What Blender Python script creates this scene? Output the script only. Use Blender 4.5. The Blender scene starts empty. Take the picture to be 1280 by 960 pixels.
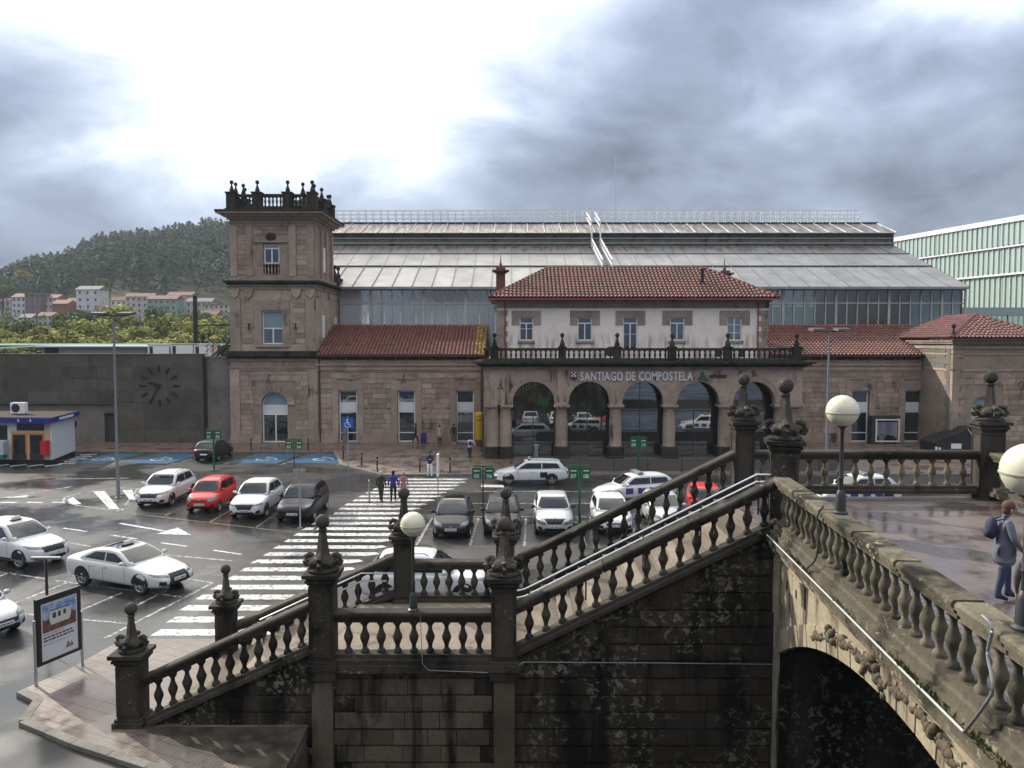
import bpy, bmesh, math, random
from mathutils import Vector, Matrix
from mathutils.bvhtree import BVHTree
R = math.radians
rnd = random.Random(7)
scene = bpy.context.scene
col = scene.collection

# ------------------------------------------------------------------ camera
cam_d = bpy.data.cameras.new('camera'); cam = bpy.data.objects.new('camera', cam_d); col.objects.link(cam)
cam_d.sensor_width = 36.0; cam_d.lens = 28.125; cam_d.clip_start = 0.1; cam_d.clip_end = 6000
cam.location = (0, 0, 9.0); cam.rotation_euler = (R(90 - 3.148), 0, 0)
scene.camera = cam

# ------------------------------------------------------------------ world / sun / exposure
SUN_AZ, SUN_EL = R(-50), R(29)          # azimuth from +Y, negative = towards -X
world = bpy.data.worlds.new('World'); scene.world = world; world.use_nodes = True
def build_world():
    nt = world.node_tree; nt.nodes.clear(); N = nt.nodes.new; L = nt.links.new
    out = N('ShaderNodeOutputWorld'); bg = N('ShaderNodeBackground'); L(bg.outputs[0], out.inputs[0])
    sky = N('ShaderNodeTexSky'); sky.sky_type = 'NISHITA'; sky.sun_disc = False
    sky.sun_elevation = SUN_EL; sky.sun_rotation = SUN_AZ; sky.air_density = 1.2; sky.dust_density = 1.5
    skm = N('ShaderNodeVectorMath'); skm.operation = 'SCALE'; skm.inputs[3].default_value = 1.0
    L(sky.outputs[0], skm.inputs[0])
    tc = N('ShaderNodeTexCoord'); sep = N('ShaderNodeSeparateXYZ'); L(tc.outputs['Generated'], sep.inputs[0])
    def math_(op, a, b=None, c=None):
        m = N('ShaderNodeMath'); m.operation = op
        for i, v in enumerate((a, b, c)):
            if v is None: continue
            if isinstance(v, (int, float)): m.inputs[i].default_value = v
            else: L(v, m.inputs[i])
        return m.outputs[0]
    zc = math_('MAXIMUM', sep.outputs[2], 0.0)
    den = math_('ADD', zc, 0.38)
    px = math_('DIVIDE', sep.outputs[0], den); py = math_('DIVIDE', sep.outputs[1], den)
    cmb = N('ShaderNodeCombineXYZ'); L(px, cmb.inputs[0]); L(py, cmb.inputs[1])
    def noise(scale, det, rough, off, dist=0.0):
        a = N('ShaderNodeVectorMath'); a.operation = 'ADD'; L(cmb.outputs[0], a.inputs[0]); a.inputs[1].default_value = off
        n = N('ShaderNodeTexNoise'); n.inputs['Scale'].default_value = scale; n.inputs['Detail'].default_value = det
        n.inputs['Roughness'].default_value = rough; n.inputs['Distortion'].default_value = dist
        L(a.outputs[0], n.inputs['Vector']); return n.outputs[0]
    big = noise(1.5, 5, 0.5, (2.8, 3.3, 9.1), 0.3)
    fine = noise(3.6, 8, 0.6, (1.1, 2.2, 3.3), 0.5)
    # the thick low deck breaks up with height: the higher, the brighter
    lift = N('ShaderNodeMapRange'); lift.interpolation_type = 'SMOOTHSTEP'; L(sep.outputs[2], lift.inputs[0])
    lift.inputs[1].default_value = 0.30; lift.inputs[2].default_value = 0.72
    # break of cloud in front of the hidden sun
    gd = Vector((math.sin(R(-15)) * math.cos(R(31)), math.cos(R(-15)) * math.cos(R(31)), math.sin(R(31))))
    dot = N('ShaderNodeVectorMath'); dot.operation = 'DOT_PRODUCT'; L(tc.outputs['Generated'], dot.inputs[0]); dot.inputs[1].default_value = gd
    glow = N('ShaderNodeMapRange'); glow.interpolation_type = 'SMOOTHSTEP'; L(dot.outputs['Value'], glow.inputs[0])
    glow.inputs[1].default_value = 0.89; glow.inputs[2].default_value = 0.975
    s = math_('MULTIPLY_ADD', big, 1.15, -0.305)
    s = math_('MULTIPLY_ADD', fine, 0.40, s)
    s = math_('MULTIPLY_ADD', lift.outputs[0], 0.36, s)
    s = math_('MULTIPLY_ADD', glow.outputs[0], 0.45, s)
    ramp = N('ShaderNodeValToRGB'); L(s, ramp.inputs[0])
    cr = ramp.color_ramp; cr.elements[0].position = 0.34; cr.elements[0].color = (0.11, 0.14, 0.20, 1)
    cr.elements[1].position = 1.0; cr.elements[1].color = (2.0, 1.92, 1.78, 1)
    for p, c in ((0.56, (0.28, 0.34, 0.46, 1)), (0.68, (0.44, 0.52, 0.66, 1)), (0.82, (0.78, 0.85, 0.95, 1)), (0.86, (1.15, 1.18, 1.2, 1))):
        e = cr.elements.new(p); e.color = c
    # thin spots let the blue sky through
    thin = N('ShaderNodeMapRange'); thin.interpolation_type = 'SMOOTHSTEP'; L(noise(1.3, 4, 0.5, (1.2, 9.7, 5.0)), thin.inputs[0])
    thin.inputs[1].default_value = 0.58; thin.inputs[2].default_value = 0.75; thin.inputs[4].default_value = 0.22
    hi = N('ShaderNodeMapRange'); L(sep.outputs[2], hi.inputs[0]); hi.inputs[1].default_value = 0.16; hi.inputs[2].default_value = 0.35
    sk01 = N('ShaderNodeVectorMath'); sk01.operation = 'SCALE'; sk01.inputs[3].default_value = 0.13; L(skm.outputs[0], sk01.inputs[0])
    mix = N('ShaderNodeMix'); mix.data_type = 'RGBA'; L(math_('MULTIPLY', thin.outputs[0], hi.outputs[0]), mix.inputs['Factor']); L(ramp.outputs[0], mix.inputs[6]); L(sk01.outputs[0], mix.inputs[7])
    L(mix.outputs[2], bg.inputs[0]); bg.inputs[1].default_value = 1.0
build_world()
sd = bpy.data.lights.new('sun', 'SUN'); sd.energy = 4.2; sd.angle = R(0.6); sd.color = (1.0, 0.93, 0.80)
sun = bpy.data.objects.new('sun', sd); col.objects.link(sun)
sdir = Vector((math.sin(SUN_AZ) * math.cos(SUN_EL), math.cos(SUN_AZ) * math.cos(SUN_EL), math.sin(SUN_EL)))
sun.rotation_euler = sdir.to_track_quat('Z', 'Y').to_euler(); sun.location = sdir * 200
vs = scene.view_settings; vs.view_transform = 'Standard'; vs.look = 'None'; vs.exposure = 0.50; vs.gamma = 1.0; vs.use_curve_mapping = False
cy = scene.cycles; cy.max_bounces = 6; cy.diffuse_bounces = 2; cy.glossy_bounces = 3; cy.transmission_bounces = 4
cy.transparent_max_bounces = 12; cy.caustics_reflective = False; cy.caustics_refractive = False
cy.use_denoising = True; cy.sample_clamp_indirect = 6.0

# ------------------------------------------------------------------ materials
MATS = {}
class NT:
    def __init__(s, name):
        s.m = bpy.data.materials.new(name); s.m.use_nodes = True; s.t = s.m.node_tree
        s.b = s.t.nodes['Principled BSDF']; MATS[name] = s.m
        s.pos = None
    def N(s, t): return s.t.nodes.new(t)
    def L(s, a, b): s.t.links.new(a, b)
    def vec(s, scale=(1, 1, 1), obj=False):
        if obj:
            g = s.N('ShaderNodeTexCoord').outputs['Object']
        else:
            g = s.N('ShaderNodeNewGeometry').outputs['Position']
        v = s.N('ShaderNodeVectorMath'); v.operation = 'MULTIPLY'; v.inputs[1].default_value = scale; s.L(g, v.inputs[0]); return v.outputs[0]
    def noise(s, vec, scale, det=4, rough=0.55, dist=0.0):
        n = s.N('ShaderNodeTexNoise'); n.inputs['Scale'].default_value = scale; n.inputs['Detail'].default_value = det
        n.inputs['Roughness'].default_value = rough; n.inputs['Distortion'].default_value = dist; s.L(vec, n.inputs['Vector']); return n.outputs[0]
    def ramp(s, fac, pts):
        r = s.N('ShaderNodeValToRGB'); s.L(fac, r.inputs[0]); cr = r.color_ramp
        cr.elements[0].position = pts[0][0]; cr.elements[0].color = (*pts[0][1], 1)
        cr.elements[1].position = pts[-1][0]; cr.elements[1].color = (*pts[-1][1], 1)
        for p, c in pts[1:-1]: cr.elements.new(p).color = (*c, 1)
        return r.outputs[0]
    def rng(s, fac, a, b, lo=0.0, hi=1.0):
        m = s.N('ShaderNodeMapRange'); m.interpolation_type = 'SMOOTHSTEP'; s.L(fac, m.inputs[0])
        for i, v in enumerate((a, b, lo, hi)): m.inputs[i + 1].default_value = v
        return m.outputs[0]
    def mix(s, fac, a, b, mode='MIX'):
        m = s.N('ShaderNodeMix'); m.data_type = 'RGBA'; m.blend_type = mode
        for sock, v in ((m.inputs['Factor'], fac), (m.inputs[6], a), (m.inputs[7], b)):
            if isinstance(v, (int, float)): sock.default_value = v
            elif isinstance(v, tuple): sock.default_value = (*v, 1)
            else: s.L(v, sock)
        return m.outputs[2]
    def math(s, op, a, b):
        m = s.N('ShaderNodeMath'); m.operation = op
        for i, v in enumerate((a, b)):
            if isinstance(v, (int, float)): m.inputs[i].default_value = v
            else: s.L(v, m.inputs[i])
        return m.outputs[0]
    def tint(s, c, amt=0.12):      # piece-to-piece variation
        r = s.N('ShaderNodeObjectInfo').outputs['Random']
        f = s.rng(r, 0, 1, 1 - amt, 1 + amt)
        v = s.N('ShaderNodeVectorMath'); v.operation = 'SCALE'
        s.L(c, v.inputs[0]); s.L(f, v.inputs[3]); return v.outputs[0]
    def col(s, c):
        if isinstance(c, tuple): s.b.inputs['Base Color'].default_value = (*c, 1)
        else: s.L(c, s.b.inputs['Base Color'])
    def rough(s, v):
        if isinstance(v, (int, float)): s.b.inputs['Roughness'].default_value = v
        else: s.L(v, s.b.inputs['Roughness'])
    def bump(s, h, strength=0.4, dist=0.02):
        b = s.N('ShaderNodeBump'); b.inputs['Strength'].default_value = strength; b.inputs['Distance'].default_value = dist
        s.L(h, b.inputs['Height']); s.L(b.outputs[0], s.b.inputs['Normal'])
    def set(s, **k):
        for n, v in k.items(): s.b.inputs[n.replace('_', ' ')].default_value = v

def plain(name, c, rough=0.6, metal=0.0, var=0.0, vscale=3.0, coat=0.0, obj=False, bump=0.0, spec=0.5):
    t = NT(name)
    if var:
        n = t.noise(t.vec(obj=obj), vscale, 5)
        t.col(t.ramp(n, [(0.3, tuple(x * (1 - var) for x in c)), (0.7, tuple(min(1, x * (1 + var)) for x in c))]))
        if bump: t.bump(n, bump)
    else: t.col(c)
    t.rough(rough); t.set(Metallic=metal, Specular_IOR_Level=spec)
    if coat: t.set(Coat_Weight=coat, Coat_Roughness=0.04)
    return t.m

def stone(name, base, dark, stain=0.5, lich=None, lich_amt=0.0, tint=0.1, streak=0.5, rough=0.85, sc=1.0, bump=0.5, spec=0.2):
    """weathered granite: mottling, streaks of black algae that run down, lichen spots"""
    t = NT(name); p = t.vec()
    m = t.noise(p, 1.1 * sc, 6, 0.6)
    c = t.ramp(m, [(0.3, tuple(x * .72 for x in base)), (0.5, base), (0.72, tuple(min(1, x * 1.22) for x in base))])
    g = t.noise(p, 14 * sc, 3, 0.6)
    c = t.mix(0.30, c, t.ramp(g, [(0.35, (0.25, 0.25, 0.25)), (0.65, (0.75, 0.75, 0.75))]), 'OVERLAY')
    st = t.noise(t.vec((1.7, 1.7, 0.28)), 1.0 * sc, 5, 0.6, 0.3)
    pt = t.noise(p, 0.9 * sc, 7, 0.65, 0.4)
    s = t.math('ADD', t.math('MULTIPLY', st, streak), t.math('MULTIPLY', pt, 1 - streak))
    f = t.rng(s, 0.66 - 0.26 * stain, 0.78 - 0.22 * stain, 0.0, 0.96)
    c = t.mix(f, c, dark)
    if lich:
        lf = t.rng(t.noise(p, 7.5 * sc, 3, 0.7), 0.70 - lich_amt * 0.12, 0.74 - lich_amt * 0.12, 0, 0.8)
        lf = t.math('MULTIPLY', lf, t.rng(t.noise(p, 0.8 * sc, 2), 0.42, 0.60))
        c = t.mix(lf, c, lich)
    if tint: c = t.tint(c, tint)
    t.col(c); t.rough(rough); t.set(Specular_IOR_Level=spec)
    t.bump(t.math('ADD', t.math('MULTIPLY', g, 0.35), m), bump, 0.03)
    return t.m

GRAN = stone('granite', (0.310, 0.242, 0.196), (0.066, 0.050, 0.041), 0.42, tint=0.20, sc=0.7, streak=0.65)
GRANTRIM = stone('granite_trim', (0.310, 0.243, 0.197), (0.040, 0.031, 0.026), 0.46, tint=0.10, sc=0.6)
ARCST = stone('arcade_stone', (0.330, 0.255, 0.205), (0.042, 0.032, 0.027), 0.54, tint=0.08, sc=0.75, streak=0.92)
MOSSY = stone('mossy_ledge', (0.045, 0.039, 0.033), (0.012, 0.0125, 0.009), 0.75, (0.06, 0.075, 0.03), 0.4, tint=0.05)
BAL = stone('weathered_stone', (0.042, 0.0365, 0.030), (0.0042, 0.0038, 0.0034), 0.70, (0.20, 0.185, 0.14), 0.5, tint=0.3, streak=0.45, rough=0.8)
WALLDARK = stone('algae_shade_stone', (0.036, 0.030, 0.024), (0.0022, 0.002, 0.0018), 0.92, (0.17, 0.16, 0.13), 1.3, tint=0.22, streak=0.7, rough=0.8)
PANEL = stone('retaining_wall_stone', (0.085, 0.070, 0.054), (0.004, 0.0037, 0.0033), 0.62, tint=0.2, streak=0.85)
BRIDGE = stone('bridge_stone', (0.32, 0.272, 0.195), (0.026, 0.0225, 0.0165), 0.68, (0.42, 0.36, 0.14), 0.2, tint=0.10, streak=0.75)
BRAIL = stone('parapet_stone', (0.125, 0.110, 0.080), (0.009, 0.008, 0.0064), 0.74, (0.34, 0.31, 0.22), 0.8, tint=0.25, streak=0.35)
GARL = stone('garland_stone', (0.11, 0.088, 0.062), (0.030, 0.026, 0.02), 0.5, tint=0.0)
STEP = stone('step_stone', (0.185, 0.155, 0.122), (0.04, 0.033, 0.025), 0.50, tint=0.4, rough=0.45, streak=0.2)
FIN = stone('finial_stone', (0.058, 0.052, 0.044), (0.008, 0.0074, 0.0066), 0.6, (0.20, 0.20, 0.16), 0.8, tint=0.12, streak=0.3)
CONC = stone('concrete_wall', (0.092, 0.083, 0.071), (0.046, 0.041, 0.035), 0.48, tint=0.14, streak=0.6, sc=0.5, bump=0.2)
CONCL = stone('concrete_light', (0.165, 0.148, 0.13), (0.095, 0.086, 0.076), 0.3, tint=0.03, sc=0.5, bump=0.2)
def plaster():
    t = NT('stained_plaster'); p = t.vec()
    c = t.ramp(t.noise(p, 1.3, 5), [(0.3, (0.74, 0.65, 0.59)), (0.7, (0.84, 0.75, 0.69))])
    z = t.N('ShaderNodeSeparateXYZ'); t.L(p, z.inputs[0])
    low = t.rng(z.outputs[2], 8.7, 9.9, 1, 0)
    st = t.rng(t.noise(t.vec((2.2, 2.2, 0.35)), 1.0, 5), 0.42, 0.70, 0, .75)
    c = t.mix(t.math('MULTIPLY', low, st), c, (0.30, 0.15, 0.13))
    t.col(c); t.rough(0.9); return t.m
PLAST = plaster()
def tiles():
    t = NT('clay_roof_tile'); p = t.vec()
    n = t.noise(p, 3.2, 4, 0.7)
    c = t.ramp(n, [(0.25, (0.050, 0.017, 0.014)), (0.5, (0.145, 0.043, 0.034)), (0.75, (0.24, 0.10, 0.078))])
    g = t.N('ShaderNodeVectorMath'); g.operation = 'SNAP'; g.inputs[1].default_value = (0.27, 0.36, 5); t.L(p, g.inputs[0])
    w = t.N('ShaderNodeTexWhiteNoise'); w.noise_dimensions = '3D'; t.L(g.outputs[0], w.inputs['Vector'])
    c = t.mix(0.5, c, t.ramp(w.outputs[0], [(0.0, (0.28, 0.28, 0.28)), (1.0, (0.72, 0.72, 0.72))]), 'OVERLAY')
    dk = t.rng(t.noise(p, 0.8, 6, 0.7), 0.50, 0.66, 0, 0.65)
    c = t.mix(dk, c, (0.035, 0.026, 0.022))
    t.col(c); t.rough(0.42); return t.m
TILE = tiles()
def lichen_tile():
    t = NT('yellow_lichen_tile'); p = t.vec(); n = t.noise(p, 2.6, 6, 0.75)
    t.col(t.ramp(n, [(0.40, (0.09, 0.036, 0.028)), (0.50, (0.13, 0.075, 0.02)), (0.58, (0.36, 0.25, 0.025))])); t.rough(0.85); return t.m
LICHT = lichen_tile()
def metalroof():
    t = NT('zinc_roof_panel'); p = t.vec()
    c = t.ramp(t.noise(p, 0.5, 5), [(0.3, (0.21, 0.206, 0.20)), (0.7, (0.33, 0.325, 0.318))])
    st = t.noise(t.vec((3.0, 0.35, 0.35)), 1.0, 6, 0.65)
    y = t.N('ShaderNodeSeparateXYZ'); t.L(p, y.inputs[0])
    up = t.rng(y.outputs[1], 86.0, 93.5, 0.0, 0.20)
    rust = t.rng(t.math('ADD', st, up), 0.62, 0.78, 0, 0.85)
    c = t.mix(rust, c, (0.12, 0.055, 0.038)); c = t.tint(c, 0.08)
    t.col(c); t.rough(0.38); t.set(Metallic=0.25); return t.m
ZINC = metalroof()
GREYM = plain('grey_metal', (0.30, 0.31, 0.32), 0.45, 0.6, 0.2, 1.0)
DARKM = plain('dark_metal', (0.045, 0.047, 0.05), 0.45, 0.4)
STEEL = plain('galvanised_steel', (0.52, 0.54, 0.56), 0.32, 0.85)
SHEDSTEEL = plain('shed_steel', (0.42, 0.43, 0.41), 0.55, 0.2, 0.15, 1)
SHEDDARK = stone('shed_louvre', (0.13, 0.135, 0.12), (0.018, 0.022, 0.013), 0.55, tint=0.05, streak=0.3)
WHITE = plain('white_paint', (0.74, 0.74, 0.73), 0.45, var=0.05)
WFRAME = plain('white_window_frame', (0.72, 0.73, 0.74), 0.4)
BLACK = plain('black_plastic', (0.012, 0.012, 0.013), 0.5)
RUBBER = plain('tyre_rubber', (0.018, 0.018, 0.018), 0.75)
CORTEN = plain('brown_pipe', (0.075, 0.028, 0.022), 0.5)
BLUEP = plain('blue_sign', (0.02, 0.10, 0.42), 0.4)
GREENP = plain('green_sign', (0.010, 0.095, 0.036), 0.45)
YELLOW = plain('yellow_paint', (0.62, 0.36, 0.012), 0.4)
ORANGE = plain('orange_paint', (0.55, 0.20, 0.03), 0.5)
REDP = plain('red_paint', (0.50, 0.02, 0.025), 0.4)
REDB = plain('red_railing', (0.26, 0.035, 0.035), 0.6, var=0.3)
PINKBR = plain('rust_pipe', (0.22, 0.05, 0.045), 0.5)
def glass(name, tint, refl_rough=0.02, alpha=0.5, trans=False, dif=0.35, refl=0.04):
    """thin pane: clear mirror reflection by angle over a tinted see-through sheet"""
    m = bpy.data.materials.new(name); m.use_nodes = True; t = m.node_tree; t.nodes.clear(); MATS[name] = m
    o = t.nodes.new('ShaderNodeOutputMaterial'); fr = t.nodes.new('ShaderNodeFresnel'); fr.inputs[0].default_value = 1.55
    g = t.nodes.new('ShaderNodeBsdfGlossy'); g.inputs['Roughness'].default_value = refl_rough; g.inputs['Color'].default_value = (0.95, 0.97, 1, 1)
    tr = t.nodes.new('ShaderNodeBsdfTransparent'); tr.inputs[0].default_value = (*tint, 1)
    df = t.nodes.new('ShaderNodeBsdfTranslucent' if trans else 'ShaderNodeBsdfDiffuse'); df.inputs[0].default_value = (*[x * dif for x in tint], 1)
    m1 = t.nodes.new('ShaderNodeMixShader'); m1.inputs[0].default_value = alpha
    t.links.new(tr.outputs[0], m1.inputs[1]); t.links.new(df.outputs[0], m1.inputs[2])
    ad = t.nodes.new('ShaderNodeMath'); ad.operation = 'MULTIPLY_ADD'; t.links.new(fr.outputs[0], ad.inputs[0]); ad.inputs[1].default_value = 1.5; ad.inputs[2].default_value = refl
    m2 = t.nodes.new('ShaderNodeMixShader'); t.links.new(ad.outputs[0], m2.inputs[0]); t.links.new(m1.outputs[0], m2.inputs[1]); t.links.new(g.outputs[0], m2.inputs[2])
    t.links.new(m2.outputs[0], o.inputs[0]); return m
GL_DARK = glass('dark_glazing', (0.20, 0.25, 0.27), 0.01, 0.25, refl=0.16)
GL_WIN = glass('window_glass', (0.42, 0.48, 0.52), 0.02, 0.14)
GL_SHED = glass('shed_glazing', (0.72, 0.80, 0.70), 0.04, 0.12)
GL_CREAM = glass('sunlit_rear_glazing', (0.98, 0.95, 0.82), 0.2, 0.85, True, 0.9)
GL_CLEAR = glass('clear_shed_glazing', (0.96, 0.97, 0.94), 0.04, 0.03)
GL_MILK = glass('milky_glazing', (0.80, 0.80, 0.48), 0.15, 0.55, True, 0.7)
GL_CAR = NT('car_glass'); GL_CAR.col((0.010, 0.013, 0.015)); GL_CAR.rough(0.03); GL_CAR.set(Specular_IOR_Level=0.75); GL_CAR = GL_CAR.m
BLUEPANE = plain('blue_grey_panel', (0.20, 0.27, 0.32), 0.35)
def paint(name, c, metal=0.0):
    t = NT(name); n = t.noise(t.vec(obj=True), 6, 3)
    t.col(t.ramp(n, [(0.3, tuple(x * .93 for x in c)), (0.7, c)])); t.rough(0.42); t.set(Metallic=metal, Coat_Weight=0.45 if max(c) > .3 else 0.22, Coat_Roughness=0.04, Specular_IOR_Level=0.3); return t.m
P_WHITE = paint('car_paint_white', (0.62, 0.63, 0.64)); P_PEARL = paint('car_paint_pearl', (0.60, 0.60, 0.58))
P_RED = paint('car_paint_red', (0.52, 0.018, 0.02)); P_NAVY = paint('car_paint_navy', (0.008, 0.010, 0.02)); P_BLACK = paint('car_paint_black', (0.009, 0.009, 0.011))
P_SILVER = paint('car_paint_silver', (0.50, 0.51, 0.52), 0.35); P_GREY = paint('car_paint_grey', (0.022, 0.024, 0.026), 0.2)
LAMPG = plain('headlamp_glass', (0.16, 0.17, 0.19), 0.06, 0.3); TAIL = plain('tail_lamp', (0.35, 0.012, 0.012), 0.15); RIM = plain('alloy_rim', (0.42, 0.43, 0.44), 0.3, 0.8)
PLATE = plain('number_plate', (0.75, 0.75, 0.74), 0.4)
def asphalt():
    t = NT('wet_asphalt'); p = t.vec()
    n = t.noise(p, 0.16, 6, 0.6, 0.3); g = t.noise(p, 45, 2, 0.7); md = t.noise(p, 1.2, 5, 0.6)
    c = t.ramp(md, [(0.3, (0.026, 0.026, 0.027)), (0.7, (0.050, 0.048, 0.047))])
    c = t.mix(0.5, c, t.ramp(g, [(0.3, (0.25, 0.25, 0.25)), (0.7, (0.75, 0.75, 0.75))]), 'OVERLAY')
    wet = t.rng(n, 0.40, 0.60)
    c = t.mix(wet, c, t.mix(0.55, c, (0.016, 0.016, 0.017)))
    t.col(c); t.L(t.math('ADD', t.rng(wet, 0, 1, 0.33, 0.13), t.math('MULTIPLY', md, 0.10)), t.b.inputs['Roughness'])
    b = t.N('ShaderNodeBump'); b.inputs['Distance'].default_value = 0.006; t.L(t.rng(wet, 0, 1, 0.55, 0.12), b.inputs['Strength']); t.L(g, b.inputs['Height']); t.L(b.outputs[0], t.b.inputs['Normal'])
    return t.m
ASPH = asphalt()
def worn(name, c, wear, rough=0.35):
    """road paint with the asphalt showing through where tyres wore it"""
    t = NT(name); p = t.vec()
    f = t.rng(t.noise(t.vec((1, 1, 1)), 5.5, 6, 0.75), 0.50 - wear * .18, 0.62 - wear * .12, 0.95, 0.0)
    big = t.noise(p, 0.6, 3)
    cc = t.ramp(big, [(0.3, tuple(x * .8 for x in c)), (0.7, c)])
    t.col(t.mix(f, (0.05, 0.05, 0.05), cc)); t.rough(rough); return t.m
MARK = worn('white_road_paint', (0.74, 0.74, 0.72), 0.10); MARKY = worn('yellow_road_paint', (0.42, 0.28, 0.05), 0.8)
MARKT = worn('thin_line_paint', (0.56, 0.56, 0.54), 0.45); MARKB = worn('blue_bay_paint', (0.012, 0.19, 0.40), 0.42)
def paving(name, a, b, sx, sy, rot=0.0, rough=0.35, mortar=(0.05, 0.045, 0.04), ms=0.02):
    t = NT(name); mp = t.N('ShaderNodeMapping'); mp.inputs['Rotation'].default_value = (0, 0, rot); t.L(t.vec(), mp.inputs[0])
    br = t.N('ShaderNodeTexBrick'); br.offset = 0.0; br.inputs['Scale'].default_value = 1; br.inputs['Brick Width'].default_value = sx; br.inputs['Row Height'].default_value = sy
    br.inputs['Mortar Size'].default_value = ms; br.inputs['Color1'].default_value = (*a, 1); br.inputs['Color2'].default_value = (*b, 1); br.inputs['Mortar'].default_value = (*mortar, 1)
    t.L(mp.outputs[0], br.inputs['Vector'])
    n = t.noise(t.vec(), 0.7, 5, 0.6)
    c = t.mix(t.rng(n, 0.42, 0.62, 0, 0.6), br.outputs[0], tuple(x * .35 for x in a))
    t.col(c); t.L(t.rng(n, 0.40, 0.62, rough + 0.18, rough - 0.14), t.b.inputs['Roughness']); t.bump(br.outputs['Fac'], -0.3, 0.01); return t.m
TILEP = paving('ribbed_pavement_tile', (0.24, 0.19, 0.16), (0.19, 0.155, 0.14), 0.10, 0.40, R(25), ms=0.012)
STPAV = paving('station_paving', (0.20, 0.145, 0.115), (0.165, 0.12, 0.10), 0.6, 0.4)
REDPAV = paving('red_paving', (0.22, 0.085, 0.07), (0.18, 0.075, 0.06), 0.4, 0.4)
DECKP = paving('bridge_paving', (0.155, 0.125, 0.115), (0.125, 0.10, 0.095), 1.3, 0.8, rough=0.24, ms=0.008)
KERB = stone('kerb_stone', (0.17, 0.16, 0.145), (0.12, 0.11, 0.10), 0.3, tint=0.1)

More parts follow.
